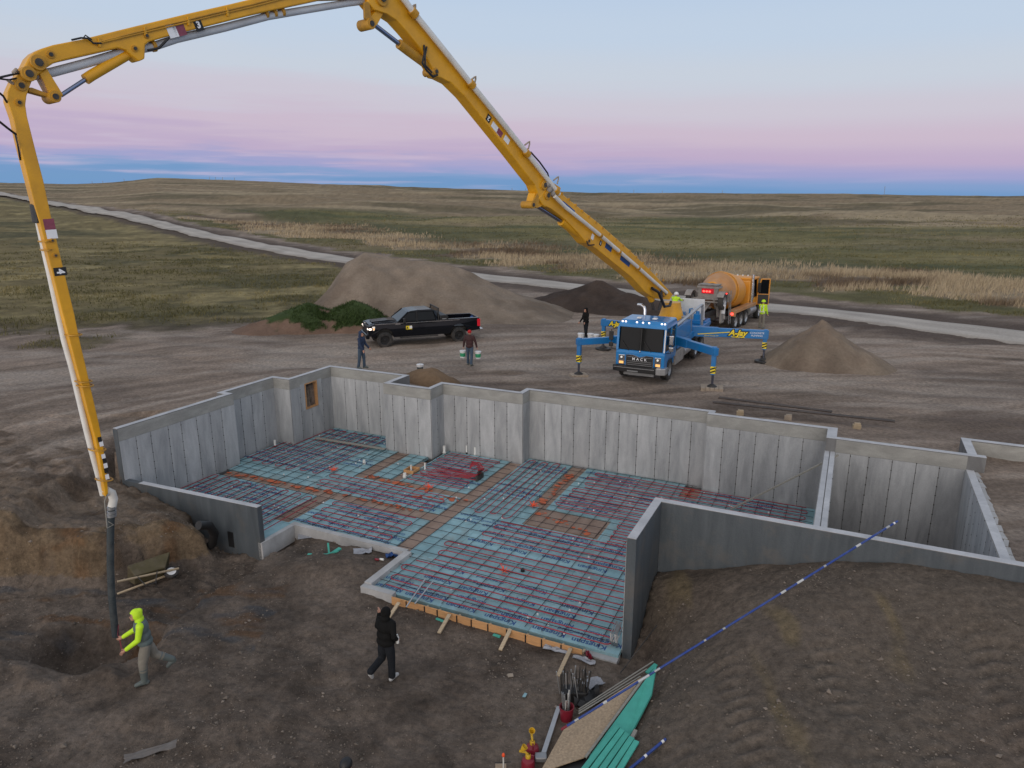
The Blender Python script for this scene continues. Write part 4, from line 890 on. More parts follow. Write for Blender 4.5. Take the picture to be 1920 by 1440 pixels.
# orange paint sprayed over strips
def spray(u0, v0, u1, v1, n, label):
    mb = MB()
    for i in range(n):
        t = random.random(); u = u0+(u1-u0)*t+random.gauss(0, .06); v = v0+(v1-v0)*t+random.gauss(0, .06); k = random.randint(5, 8); r = random.uniform(.02, .11)
        ph = random.random()*6; pts = [(u+r*random.uniform(.5, 1.2)*math.cos(ph+6.283*j/k)*1.3, v+r*random.uniform(.5, 1.2)*math.sin(ph+6.283*j/k), ZF+.007+.00006*i) for j in range(k)]
        mb.add(pts, [tuple(range(k))])
    return mb.build('spray_paint', M['orange_spray'], floor)
M['orange_spray'] = mat('orange_spray', (.50, .12, .05), .8, var=.3, scale=6)
spray(-16.8, 4.8, -12.0, 4.95, 75, ''); spray(-12.0, 6.75, -9.0, 6.6, 40, ''); spray(-5.05, 7.2, -5.1, 10.2, 40, ''); spray(-4.9, 6.6, -2.9, 5.9, 22, ''); spray(-9.4, 5.9, -7.3, 6.5, 26, ''); spray(-11.6, 5.0, -8.2, 5.0, 26, ''); spray(-.7, 10.0, -.7, 10.7, 14, '')
# wooden form along the walk-out edge
form = thing('edge_form', 'orange plywood edge form with dark straps along the front of the walk-out floor', 'edge form', (OX, OY, 0), TH)
cuts = [-6.2, -5.72, -5.25, -4.78, -4.3, -3.73, -3.33, -2.95, -2.3, -1.97, -1.52, -1.0]
cuts = [-6.2+i*(5.2/11)+(random.uniform(-.06, .06) if 0 < i < 11 else 0) for i in range(12)]
for i in range(11):
    a, b = cuts[i], cuts[i+1]; MB().box(((a+b)/2, .205, -2.03), (b-a-.006, .03, .30)).build('form_board', M['ply'], form)
for c in cuts[1:-1]: MB().box((c, .182, -2.05), (.028, .016, .33)).build('strap', M['black'], form)
for c in cuts[:]: MB().box((c, .3, -2.05), (.05, .12, .2)).build('spacer', M['lumber'], form)
def plank(name, label, cat, a, b, w, h, m, group=None, up=(0, 0, 1)):
    a = Vector(a); b = Vector(b); c = (a+b)/2; mb = MB(); mb.bar(a-c, b-c, w, h, up=up); o = mb.build(name, m, bevel=.004); o.location = c; return tag(o, label, cat, group)
for i, (p0, p1, wh) in enumerate((((748, 1130), (722, 1168), 'behind the man in black'), ((843, 1152), (823, 1187), 'right of the man in black'), ((957, 1180), (938, 1219), 'at the middle of the edge form'), ((1070, 1216), (1046, 1268), 'nearest the tool bucket'))):
    plank('form_brace', 'short wooden brace leaning on the edge form '+wh, 'brace', P(*p0, -1.88), P(*p1, -2.06), .09, .04, M['lumber'], 'wooden braces of the edge form')
for i, (p0, p1) in enumerate((((798, 1085), (762, 1138)), ((812, 1090), (778, 1132)))):
    plank('metal_stud', ('left' if i == 0 else 'right')+' one of two thin metal bars lying over the form edge', 'metal bar', P(*p0, -1.81), P(*p1, -1.83), .035, .025, M['alu'], 'thin metal bars')
plank('diagonal_brace', 'long grey wooden brace slanting from the cross wall down to the floor', 'brace', P(1572, 853, .50), P(1370, 955, -1.84), .09, .045, M['grey_wood'])
plank('floor_board', 'grey board lying across the floor in front of the window corner', 'board', P(592, 821, ZF+.09), P(722, 842, ZF+.09), .14, .04, M['grey_wood'])
mb = MB()
for i in range(14):
    a = random.uniform(-.09, .09); mb.tube([(a, 0, .0), (a+random.uniform(-.05, .05), -.1, .18), (a+random.uniform(-.06, .06), -.05, .34), (a+random.uniform(-.05, .05), .3, .46)], .011, 5)
o = mb.build('tube_bundle', M['steel'], None, smooth=True); o.location = xy(-.4, .75, ZF-.02); o.rotation_euler = (0, 0, TH); tag(o, 'bundle of bent grey tubes in the corner by the wing wall', 'tube bundle')
# ------------------------------------------------------------------ concrete pump truck
def wheel(parent, loc, r, w, hubcol='steel', dual=False, rz=0.0, name='wheel', tyre='rubber', side=1):
    """wheel with its axle along local Y; side says which way the rim looks"""
    mb = MB(); h = w/2
    mb.lathe([(r*.60, -h), (r*.72, -h*1.02), (r*.92, -h*.98), (r*.985, -h*.82), (r, -h*.55), (r, h*.55), (r*.985, h*.82), (r*.92, h*.98), (r*.72, h*1.02), (r*.60, h)], axis=(0, 1, 0), n=32)
    for i in range(30):
        a = 2*math.pi*i/30; mb.box((math.cos(a)*r*1.003, (.22 if i % 2 else -.22)*w, math.sin(a)*r*1.003), (r*.03, w*.42, r*.10), rotm(ry=-a))
    o = mb.build(name, M[tyre], parent, smooth=True); o.location = loc; o.rotation_euler = (0, 0, rz)
    mr = MB(); s = side
    mr.lathe([(r*.61, -h*.95), (r*.57, s*-.1*h), (r*.60, s*h*.92), (r*.56, s*h*.86), (r*.47, s*h*.42), (r*.22, s*h*.38), (r*.19, s*h*.75), (r*.05, s*h*.80), (0, s*h*.80)], axis=(0, 1, 0), n=24)
    for i in range(8):
        a = 2*math.pi*i/8; mr.cyl((math.cos(a)*r*.31, s*h*.38, math.sin(a)*r*.31), (math.cos(a)*r*.31, s*h*.5, math.sin(a)*r*.31), r*.035, n=6)
    mr.build('rim', M[hubcol], o, smooth=True); return o
HX, HY = -.455, -.89; _n = math.hypot(HX, HY); HX /= _n; HY /= _n
F0 = Vector((6.2, 32.2, 0)); TROT = math.atan2(HY, HX)
F0.z = tz(6.2, 32.2)+.02
truck = thing('pump_truck', 'blue concrete pump truck with raised yellow boom standing on its outriggers', 'pump truck', F0, TROT)
def tl(p):
    """world point -> truck coordinates"""
    d = Vector(p)-F0; return Vector((d.x*HX+d.y*HY, -d.x*HY+d.y*HX, d.z))
# cab: shell with real openings
W2 = 1.13
cab = MB()
def ext(mb, poly, y0, y1, m=0): mb.prism(poly, lambda x, z: (x, y0, z), lambda x, z: (x, y1, z), m)
ext(cab, [(.98, .72), (.98, 1.30), (.90, 1.42), (-1.05, 1.42), (-1.05, .95), (-.62, .95), (-.60, 1.02), (.58, 1.02), (.62, .72)], -W2, W2)
cab.build('cab_body', M['blue'], truck, bevel=.04)
rf = MB(); rf.prism([(.80, 2.44), (.72, 2.62), (.50, 2.74), (-1.0, 2.76), (-1.05, 2.60), (-1.05, 2.44)], lambda x, z: (x, -W2+(.06 if z > 2.6 else 0), z), lambda x, z: (x, W2-(.06 if z > 2.6 else 0), z))
rf.build('roof', M['blue'], truck, bevel=.05)
for s in (-1, 1):
    pl = MB(); pl.bar((.90, s*(W2-.05), 1.40), (.79, s*(W2-.05), 2.46), .10, .09, up=(1, 0, 0)); pl.build('cab_pillar', M['blue'], truck); pl = MB(); pl.bar((-1.0, s*(W2-.04), 1.40), (-1.0, s*(W2-.04), 2.46), .08, .10, up=(1, 0, 0)); pl.build('cab_pillar', M['blue'], truck); pl = MB(); pl.bar((-.1, s*(W2-.03), 1.40), (-.1, s*(W2-.03), 2.46), .06, .09, up=(1, 0, 0)); pl.build('cab_pillar', M['blue'], truck)
pl = MB(); pl.box((-1.02, 0, 1.93), (.05, 2.0, 1.05)); pl.build('cab_back', M['blue'], truck)
ws = MB(); ws.prism([(-.99, 1.44), (.99, 1.44), (.97, 2.44), (-.97, 2.44)], lambda y, z: (.865-(z-1.4)*.104, y, z), lambda y, z: (.885-(z-1.4)*.104, y, z)); wo = ws.build('windshield', M['glass'], truck)
b2 = MB(); b2.bar((.905, 0, 1.44), (.80, 0, 2.44), .03, .02, up=(1, 0, 0)); b2.build('centre_strip', M['black'], wo)
for y0 in (-.55, .5):
    b2 = MB(); b2.bar((.915, y0, 1.40), (.875, y0-.35, 1.85), .022, .02, up=(1, 0, 0)); b2.build('wiper', M['black'], wo)
for s in (-1, 1):
    for x0, x1 in ((.76, -.06), (-.14, -.95)):
        g = MB(); g.prism([(x0, 1.44), (x1, 1.44), (x1, 2.43), (x0-(.10 if x0 > 0 else 0), 2.43)], lambda x, z: (x, s*(W2-.07), z), lambda x, z: (x, s*(W2-.05), z)); g.build('side_window', M['glass'], truck)
g = MB(); g.box((.25, 0, 1.45), (1.0, 1.9, .05)); g.box((.1, .5, 1.75), (.5, .5, .6)); g.box((.1, -.5, 1.75), (.5, .5, .6)); g.build('cab_interior', M['black'], truck)
# nose
gr = MB(); gr.prism([(-.60, .72), (.60, .72), (.60, 1.20), (.30, 1.20), (0, 1.12), (-.30, 1.20), (-.60, 1.20)], lambda y, z: (.975, y, z), lambda y, z: (1.0, y, z)); go = gr.build('grille', M['black'], truck)
sl_ = MB()
for z in (.78, .86, .94, 1.14): sl_.box((1.004, 0, z), (.012, 1.14, .018))
sl_.build('grille_bar', M['steel'], go)
tr = MB(); path = [(1.005, -.62, .72), (1.005, -.62, 1.22), (1.005, -.30, 1.22), (1.005, 0, 1.13), (1.005, .30, 1.22), (1.005, .62, 1.22), (1.005, .62, .72)]
tr.tube(path, .02, 6); tr.build('grille_trim', M['chrome'], go)
letters('maker_name', 'MACK', .17, M['white_print'], truck, (1.012, 0, 1.045), (0, 1, 0), (0, 0, 1), ext=.006, off=.003, space=1.75)
bd = MB(); bd.ball((.99, 0, 1.40), (.03, .03, .06)); bd.bar((.96, -.02, 1.36), (1.0, 0, 1.42), .03, .03); bd.build('hood_ornament', M['chrome'], truck, smooth=True)
for s in (-1, 1):
    h = MB(); h.box((.975, s*.84, .97), (.05, .30, .46)); ho = h.build('headlight', M['chrome'], truck, bevel=.03)
    l = MB(); l.cyl((.99, s*.84, 1.09), (1.012, s*.84, 1.09), .09, n=16); l.build('upper_lamp', M['black'], ho, smooth=True)
    l = MB(); l.lathe([(.055, 0), (.05, .02), (0, .025)], (1.012, s*.84, 1.09), (1, 0, 0), 12); l.build('lens', M['head_lamp'], ho, smooth=True)
    l = MB(); l.box((1.0, s*.85, .85), (.02, .2, .11)); l.build('turn_lamp', M['amber'], ho)
for y in (-.95, -.8, -.28, 0, .28, .86, 1.0):
    mk = MB(); mk.ball((.70, y, 2.68), (.05, .045, .035)); mk.build('marker_light', M['warm_lamp'], truck, smooth=True)
for y in (-.35, .38):
    h = MB(); h.box((.1, y, 2.80), (.25, .2, .06)); h.build('roof_beacon', M['white'], truck, bevel=.02)
bp = MB(); bp.prism([(1.08, -1.22), (1.18, -1.0), (1.18, .80), (.90, .80), (.90, -1.22)], lambda x, y: (x, y, .46), lambda x, y: (x, y, .72)); bp.build('bumper', M['black'], truck, bevel=.02)
bp = MB(); bp.prism([(1.18, .81), (1.18, 1.02), (1.06, 1.22), (.62, 1.22), (.62, 1.10), (.90, .81)], lambda x, y: (x, y, .44), lambda x, y: (x, y, .74)); bp.build('bumper_corner', M['alu'], truck, bevel=.02)
bp = MB(); bp.box((1.195, -.2, .66), (.012, 1.9, .03)); bp.box((1.19, -.25, .52), (.02, .5, .06)); bp.box((1.0, 0, .38), (.1, 1.4, .14)); bp.build('bumper_trim', M['steel'], truck)
# door lines, handles, steps and mirrors
for s in (-1, 1):
    d = MB(); d.box((.30, s*(W2+.004), 1.2), (.82, .012, .40)); d.box((-.15, s*(W2+.016), 1.30), (.12, .02, .03)); d.build('door', M['blue'], truck)
    mi = MB(); mi.tube([(.72, s*W2, 2.35), (.95, s*(W2+.25), 2.32), (.95, s*(W2+.25), 1.45), (.75, s*W2, 1.38)], .018, 6); mi.build('mirror_arm', M['black'], truck)
    mi = MB(); mi.box((.93, s*(W2+.26), 2.02), (.10, .20, .42)); mi.box((.93, s*(W2+.26), 1.62), (.10, .2, .2)); mi.build('mirror', M['chrome'] if s > 0 else M['black'], truck, bevel=.03)
st = MB(); st.bar((.965, W2-.03, 1.44), (.855, W2-.03, 2.44), .05, .02, up=(1, 0, 0)); st.build('pillar_sky_sheen', M['white'], truck)  # added white bar: the sky's reflection on the blue pillar, put in as colour
# wheels, frame, tanks
for s in (-1, 1):
    wheel(truck, (0, s*.98, .52), .52, .34, 'steel', side=s)
    wheel(truck, (-1.35, s*.98, .52), .50, .30, 'alu', side=s) if False else None
    for x in (-5.2, -6.5):
        wheel(truck, (x, s*1.02, .52), .51, .26, 'alu', side=s); wheel(truck, (x, s*.72, .52), .51, .24, 'steel', side=s)
    fd = MB(); fd.prism([(.60, .70), (.60, .95), (.42, 1.08), (-.42, 1.08), (-.62, .92), (-.62, .70), (-.54, .70), (-.54, .88), (-.38, 1.0), (.38, 1.0), (.54, .9), (.54, .70)], lambda x, z: (x, s*.80, z), lambda x, z: (x, s*1.14, z)); fd.build('fender', M['blue2'], truck)
    tk = MB(); tk.box((-1.75, s*.9, .80), (1.6, .48, .62)); tk.build('tool_box', M['mudgrey'] if s > 0 else M['steel'], truck, bevel=.04)
    tk = MB(); tk.cyl((-2.8, s*.85, .78), (-4.2, s*.85, .78), .30, n=18); tk.build('fuel_tank', M['alu'], truck, smooth=True)
    fd = MB(); fd.box((-5.85, s*.98, 1.14), (2.5, .52, .05)); fd.build('mudguard', M['black'], truck)
fr = MB(); fr.box((-4.4, .42, .88), (10.4, .12, .28)); fr.box((-4.4, -.42, .88), (10.4, .12, .28)); fr.cyl((0, -.9, .52), (0, .9, .52), .08); fr.cyl((-5.2, -.9, .52), (-5.2, .9, .52), .1); fr.cyl((-6.5, -.9, .52), (-6.5, .9, .52), .1); fr.box((-3, 0, .7), (1.6, .5, .4)); fr.build('chassis', M['dark'], truck)
dk = MB(); dk.box((-3.2, 0, 1.36), (3.6, 2.2, .34)); dk.box((-7.0, 0, 1.32), (4.0, 2.1, .22)); dk.build('deck', M['blue2'], truck, bevel=.03)
bk = MB()
for i in range(10): bk.box((-1.5-.18*(i % 5), -.6+1.2*(i//5)+random.uniform(-.1, .1), 1.62+random.uniform(0, .14)), (.12, .3, .22))
bk.tube([(-1.3, -.9, 1.6), (-1.6, -.4, 1.9), (-1.5, .3, 1.85), (-1.4, .9, 1.6)], .04, 6); bk.box((-1.35, .1, 1.75), (.3, 1.6, .5)); bk.build('valve_bank', M['dark'], truck)
ex = MB(); ex.tube([(-1.35, -.55, 1.4), (-1.35, -.55, 2.95), (-1.38, -.6, 3.08), (-1.45, -.75, 3.15), (-1.5, -.95, 3.15)], .075, 12); ex.build('exhaust_pipe', M['chrome'], truck, smooth=True)
# water and delivery pipe along the deck (bright pipe on the viewer's right)
pp = MB(); pp.tube([(-.9, 1.02, 2.30), (-3.4, 1.0, 2.42), (-6.6, .98, 2.62), (-6.8, .98, 2.60), (-6.9, .98, 2.2), (-6.95, .98, 1.5)], .07, 10); pp.build('handrail_pipe', M['alu'], truck, smooth=True)
bx_ = MB(); bx_.box((-2.5, .86, 1.90), (2.9, .48, .72)); bx_.build('side_box', M['blue2'], truck, bevel=.03)
bx_ = MB(); bx_.box((-4.15, .80, 1.95), (.35, .5, .8)); bx_.build('valve_cover', M['steel'], truck, bevel=.03)
bx_ = MB(); bx_.box((-5.6, .1, 1.66), (1.2, 1.1, .5)); bx_.build('engine_cover', M['blue2'], truck, bevel=.03)
# rear: white splash screen, hopper with grate, agitator motors
hp = MB(); hp.prism([(-8.1, 1.5), (-8.3, .75), (-9.1, .75), (-9.35, 1.5)], lambda x, z: (x, -.95, z), lambda x, z: (x, .95, z)); hp.build('hopper', M['blue2'], truck, bevel=.03)
sc_ = MB(); sc_.box((-8.05, -.05, 2.15), (.05, 1.8, 1.2), rotm(ry=.22)); sc_.build('splash_screen', M['white'], truck, bevel=.01)
gt = MB()
for i in range(9): gt.box((-8.7, -.8+i*.2, 1.54), (1.1, .025, .03))
gt.build('hopper_grate', M['dark'], truck)
md = MB(); md.box((-7.8, -.35, 1.75), (.35, .4, .5)); md.box((-7.75, .55, 1.72), (.35, .35, .45)); md.cyl((-7.7, -.4, 1.9), (-7.7, -.4, 2.25), .07); md.tube([(-7.7, .1, 1.6), (-7.7, .12, 2.2), (-7.68, .28, 2.22)], .045, 8); md.cyl((-7.75, .55, 1.9), (-7.75, .55, 2.1), .1); md.box((-7.55, .05, 1.55), (.5, 1.5, .2)); md.build('hydraulic_unit', M['blue'], truck, bevel=.02)
tb = MB(); tb.cyl((-4.9, -.3, 1.62), (-8.0, -.3, 1.42), .11); tb.cyl((-4.9, .0, 1.62), (-8.0, .0, 1.42), .11); tb.build('pump_cylinder', M['steel'], truck, smooth=True)
# turret
TS = 4.2
tu = MB(); tu.lathe([(.62, 1.5), (.98, 1.52), (.98, 1.80), (.92, 1.86), (0, 1.86)], (-TS, 0, 0), n=32); tu.build('slewing_ring', M['blue'], truck, smooth=True)
tu = MB(); tu.lathe([(.82, 1.86), (.80, 2.05), (.62, 2.30), (.48, 2.75), (.44, 3.0), (0, 3.0)], (-TS, 0, 0), n=28)
for i in range(14):
    a = 6.283*i/14; tu.cyl((-TS+.72*math.cos(a), .72*math.sin(a), 2.0), (-TS+.72*math.cos(a), .72*math.sin(a), 2.16), .04, n=6)
tu.build('turret', M['yellow'], truck, smooth=True)
# outriggers: (foot point, arm root in truck coordinates, arm top height)
FOOT = dict(a=P(1085, 697, .12), b=P(1335, 724, .12), c=P(1431, 676, .12), d=P(1131, 650, .12))
feet = {}
def outrigger(key, root, ztop, ah, text=None, legtop=None, striped=True):
    foot = FOOT[key]; gz = tz(foot.x, foot.y); f = tl((foot.x, foot.y, gz)); top = ztop
    root = Vector(root); tip = Vector((f.x, f.y, top-ah/2)); d = (tip-root); d.z = 0; d.normalize()
    arm = MB(); e = tip+d*.14; hh = ah/2; sd = Vector((-d.y, d.x, 0))
    arm.bar(root, e, .24, ah); ao = arm.build('outrigger_arm', M['blue2'], truck, bevel=.02)
    sl2 = MB(); m0 = root.lerp(e, .35); sl2.bar(root, m0, .29, ah+.06); sl2.build('arm_sleeve', M['blue2'], ao, bevel=.015)
    lg = MB(); lg.box((f.x, f.y, (top+f.z+.62)/2+.04), (.19, .19, top-f.z-.62)); lo = lg.build('outrigger_leg', M['blue2'], truck, bevel=.015)
    z0 = f.z+.66
    sp = MB(); sp.box((f.x, f.y, z0+.22), (.205, .205, .32)); so_ = sp.build('warning_band', M['yellow_print'], lo)
    s3 = MB()
    for zz in (z0+.14, z0+.28):
        for nx, ny in ((1, 0), (-1, 0), (0, 1), (0, -1)):
            a = .104; t = Vector((-ny, nx, 0)); c = Vector((f.x+nx*a, f.y+ny*a, zz))
            s3.add([c-t*a+Vector((0, 0, -.07)), c-t*a+Vector((0, 0, .0)), c+t*a+Vector((0, 0, .09)), c+t*a+Vector((0, 0, .02))], [(0, 1, 2, 3)])
    s3.build('warning_stripe', M['black_print'], lo)
    rd = MB(); rd.cyl((f.x, f.y, z0+.02), (f.x, f.y, f.z+.22), .055, n=12); rd.build('jack_rod', M['rod'], lo, smooth=True)
    ft = MB(); ft.lathe([(.06, .12), (.20, .03), (.22, 0), (0, 0)], (f.x, f.y, f.z+.13), n=16); ft.build('jack_foot', M['dark'], lo, smooth=True)
    return f, ao, root, e, sd, d, gz
fa = outrigger('a', (-1.2, -1.0, 1.55), 1.72, .30)
fb = outrigger('b', (-1.25, 1.0, 1.66), 1.84, .34)
fc_ = outrigger('c', (-4.8, .95, 1.50), 1.68, .44)
fd_ = outrigger('d', (-4.8, -.95, 1.50), 1.66, .36)
def writing(rec, ah, k0=.52):
    f, ao, root, e, sd, d, gz = rec
    cam_l = tl((0, 0, 8)); n = sd if sd.dot(cam_l-e) > 0 else -sd; x = d if Vector((0, 0, 1)).cross(n).dot(d) > 0 else -d
    L = (e-root).length
    def at(k, z=0): q = root.lerp(e, k); return (q.x+n.x*.128, q.y+n.y*.128, q.z+z)
    return n, x, at, L, ao
n, x, at, L, ao = writing(fc_, .44)
kx = 1 if x.dot(fc_[5]) > 0 else -1
for off_, m_, dp in ((.055, 'black_print', 0.0), (.016, 'yellow_print', .010)):
    q = Vector(at(.60, .02))+n*dp; letters('name_lettering', 'A·Jay' if False else 'A-Jay', .40, M[m_], ao, q, x, (0, 0, 1), ext=.004, shear=.28, off=off_)
ln = MB(); q0, q1 = Vector(at(.36, .0)), Vector(at(.50, .10)); q2, q3 = Vector(at(.05, -.13)), Vector(at(.05, -.10))
ln.add([Vector(at(.08, -.10)), Vector(at(.08, -.14)), Vector(at(.50, .04)), Vector(at(.50, .08))], [(0, 1, 2, 3)]); ln.add([Vector(at(.52, -.19)), Vector(at(.52, -.155)), Vector(at(.70, -.155)), Vector(at(.69, -.19))], [(0, 1, 2, 3)]); lo_ = ln.build('stripe', M['yellow_print'], ao)
for o_ in ([lo_]): o_.location = tuple(n*.03)
letters('arm_lettering', 'CONCRETE', .13, M['white_print'], ao, at(.85, .07), x, (0, 0, 1), ext=.003)
letters('arm_lettering', 'PUMPING', .13, M['white_print'], ao, at(.85, -.07), x, (0, 0, 1), ext=.003)
letters('arm_lettering', 'GREAT FALLS, MT', .09, M['yellow_print'], ao, Vector(at(.26, -.17))+n*.03, x, (0, 0, 1), ext=.003)
n, x, at, L, ao = writing(fd_, .36)
for off_, m_, dp in ((.05, 'black_print', 0.0), (.014, 'yellow_print', .010)):
    letters('name_lettering', 'A-Jay', .34, M[m_], ao, Vector(at(.72, .0))+n*dp, x, (0, 0, 1), ext=.004, shear=.28, off=off_)
ln = MB(); ln.add([Vector(at(.2, -.04)), Vector(at(.2, -.0)), Vector(at(.58, .06)), Vector(at(.58, .02))], [(0, 1, 2, 3)]); lo_ = ln.build('stripe', M['yellow_print'], ao); lo_.location = tuple(n*.004)
def pad(key, label, m, dx, dy, rz):
    f = FOOT[key]; t = thing('outrigger_pad', label, 'pad', (f.x, f.y, tz(f.x, f.y)-.02), rz, 'outrigger pads')
    if m == 'pad_wood':
        for i in range(5): MB().box(((i-2)*dx/5, 0, .075), (dx/5-.012, dy+random.uniform(-.05, .05), .15)).build('timber', M[m], t, bevel=.01)
    else: MB().lathe([(0, 0), (.42, 0), (.44, .02), (.44, .11), (.40, .13), (0, .13)], n=10).build('disc', M['dark'], t)
pad('a', 'pale timber pad under the front outrigger left of the cab', 'pad_wood', .8, .62, .2); pad('b', 'pale timber pad under the front outrigger right of the cab', 'pad_wood', .95, .75, -.25)
pad('c', 'dark pad under the lettered outrigger near the gravel heap', 'dark', .6, .6, .4); pad('d', 'dark pad under the far outrigger behind the cab', 'dark', .6, .6, .1)
# ------------------------------------------------------------------ boom: every section is shaped in the boom's vertical plane
BT = Vector((F0.x-HX*TS, F0.y-HY*TS, 0)); BH = P(217, 1190, -2.1); BD = Vector((BH.x-BT.x, BH.y-BT.y, 0)).normalized(); BN = Vector((BD.y, -BD.x, 0))
if BN.dot(-BT) < 0: BN = -BN                  # towards the viewer's side
def B(px, py, off=0.0):
    """point of the boom plane (moved off metres to the near side) seen at a pixel, in truck coordinates"""
    dx = (px-960)/FPX; dz = -(py-720)/FPX; r = Vector((dx, math.cos(PITCH)+dz*math.sin(PITCH), -math.sin(PITCH)+dz*math.cos(PITCH)))
    t = BN.dot(BT+BN*off)/BN.dot(r); return tl((r.x*t, r.y*t, CH+r.z*t))
BNl = Vector((BN.x*HX+BN.y*HY, -BN.x*HY+BN.y*HX, 0))
def beam(name, px, near, far, m, parent, bevel=.015):
    pts = [B(*p, near) for p in px]; mb = MB(); n = len(pts); vs = pts+[p-BNl*(near-far) for p in pts]
    tri = [f for f in __import__('mathutils').geometry.tessellate_polygon([pts])]
    mb.add(vs, [tuple(f) for f in tri]+[tuple(i+n for i in f) for f in tri]+[((i+1) % n, i, n+i, n+(i+1) % n) for i in range(n)])
    return mb.build(name, m, parent, bevel=bevel)
def pin(px, py, r, w, parent, off=0.0, m='yellow_dirty'):
    r *= .86; c = B(px, py, off+w/2); mb = MB(); mb.lathe([(0, .012), (r*.6, .012), (r*.64, .0), (r*.95, 0), (r, -.01), (r, -w), (0, -w)], c, BNl, 18); o = mb.build('pin', M[m], parent, smooth=True)
    mb = MB(); mb.lathe([(0, .035), (r*.5, .035), (r*.52, .0)], c, BNl, 12); mb.build('pin_cap', M['dark'], parent, smooth=True); return o
def bpipe(name, px, r, off, m, parent, n=12, offs=None):
    mb = MB(); mb.tube([B(*p, off if offs is None else offs[i]) for i, p in enumerate(px)], r, n); return mb.build(name, M[m], parent, smooth=True)
# section 1
s1 = beam('boom_section', [(1262, 552), (1256, 562), (1228, 560), (1210, 548), (1186, 521), (1150, 492), (1118, 466), (1100, 456), (1085, 438), (1060, 412), (1035, 392), (1018, 384), (1010, 372), (1022, 356), (1048, 358), (1075, 380), (1125, 420), (1180, 468), (1225, 512)], .22, -.28, M['yellow'], truck, .03)
for t in np.linspace(.03, .97, 16):
    a = B(1048+(1250-1048)*t, 360+(532-360)*t, .22); MB().box((a.x, a.y, a.z+.04), (.07, .07, .1)).build('step_lug', M['yellow_dirty'], s1)
bpipe('delivery_pipe', [(1040, 368), (1060, 388), (1128, 443), (1195, 500), (1250, 549)], .075, .36, 'white_pipe', s1)
for px in ((1126, 441), (1161, 472), (1197, 502)):
    c = B(*px, .36); d1 = (B(1195, 500, .36)-B(1060, 388, .36)).normalized(); mb = MB(); mb.cyl(c-d1*.06, c+d1*.06, .10, n=14); mb.build('pipe_clamp', M['yellow_dirty'], s1, smooth=True)
cy = bpipe('boom_cylinder', [(1052, 415), (1066, 425), (1104, 452)], .17, 0, 'yellow', s1, 16)
bpipe('cylinder_rod', [(1006, 386), (1052, 415)], .075, 0, 'rod', s1)
lc = bpipe('lift_cylinder', [(1200, 516), (1212, 540), (1222, 563)], .15, .0, 'yellow', truck, 16); bpipe('cylinder_rod', [(1222, 563), (1225, 580)], .08, 0, 'dark', lc)
beam('link_plate', [(997, 384), (1003, 362), (1018, 366), (1024, 384), (1006, 390)], .14, -.18, M['yellow'], s1)
beam('link_plate', [(996, 386), (1012, 354), (1020, 358), (1006, 390)], .20, .14, M['yellow_dirty'], s1)
pin(1000, 384, .16, .5, s1); pin(1022, 347, .20, .58, s1); pin(1248, 549, .24, .62, s1); pin(1104, 452, .14, .5, s1)
hz = MB(); hz.tube([B(1222, 540, .3), B(1235, 548, .42), B(1246, 575, .5), B(1256, 573, .5), B(1258, 566, .4)], .07, 8); hz.tube([B(1240, 545, .3), B(1241, 560, .4), B(1235, 580, .4)], .05, 8); hz.build('hose_bundle', M['black'], s1, smooth=True)
hz = MB(); hz.tube([B(1100, 452, .25), B(1103, 460, .3), B(1114, 459, .3)], .03, 6); hz.build('hydraulic_hose', M['black'], s1, smooth=True)
def sticker(px, py, w, h, m, parent, ang_px, off, txt=None, tsize=.2):
    """flat print on the near face; ang_px: two pixels giving its baseline direction"""
    x = (B(*ang_px[1], off)-B(*ang_px[0], off)).normalized(); y = BNl.cross(x); c = B(px, py, off)+BNl*.004
    mb = MB(); mb.add([c-x*w/2-y*h/2, c+x*w/2-y*h/2, c+x*w/2+y*h/2, c-x*w/2+y*h/2], [(0, 1, 2, 3)]); mb.build('sticker', M[m], parent)
    if txt: letters('section_number', txt, tsize, M['white_print'], parent, c+BNl*.006, x, y, ext=.002, off=.008)
d1p = ((1100, 420), (1150, 462))
sticker(1111, 444, .2, .22, 'white_print', s1, d1p, .22); sticker(1126, 456, .18, .2, 'black_print', s1, d1p, .22, '1', .16); sticker(1141, 464, .55, .22, 'blue_print', s1, d1p, .222); sticker(1172, 490, .9, .2, 'blue_print', s1, d1p, .222); sticker(1066, 390, .9, .18, 'blue_print', s1, d1p, .222)
# section 2
s2 = beam('boom_section', [(1048, 372), (1036, 386), (1022, 388), (1012, 372), (1003, 347), (985, 324), (955, 285), (900, 216), (872, 181), (846, 155), (828, 146), (819, 144), (813, 131), (797, 101), (780, 80), (762, 58), (744, 38), (726, 26), (702, 18), (690, 4), (690, -22), (712, -38), (742, -30), (765, 6), (830, 88), (880, 152), (945, 235), (992, 296), (1022, 332), (1052, 352)], .21, -.23, M['yellow'], truck, .03)
bpipe('delivery_pipe', [(752, -8), (760, 2), (776, 24), (828, 88), (884, 158), (936, 222), (985, 283), (1030, 340), (1048, 364)], .085, .34, 'white_pipe', s2)
for px in ((776, 24), (884, 158), (988, 287), (1043, 358)):
    c = B(*px, .34); d1 = (B(936, 222, .34)-B(828, 88, .34)).normalized(); mb = MB(); mb.cyl(c-d1*.1, c+d1*.1, .125, n=14); co_ = mb.build('pipe_clamp', M['yellow_dirty'], s2, smooth=True)
for px in ((770, 15), (883, 150), (984, 272), (1038, 338)):
    a = B(*px, .3); q = B(px[0]+9, px[1]-7, .3); r_ = B(px[0]+9, px[1]+9, .3); mb = MB(); mb.tube([a, a.lerp(q, .8), q, q.lerp(r_, .3), r_.lerp(a, .25)], .028, 6); mb.build('pipe_hook', M['pad_wood'], s2, smooth=True)
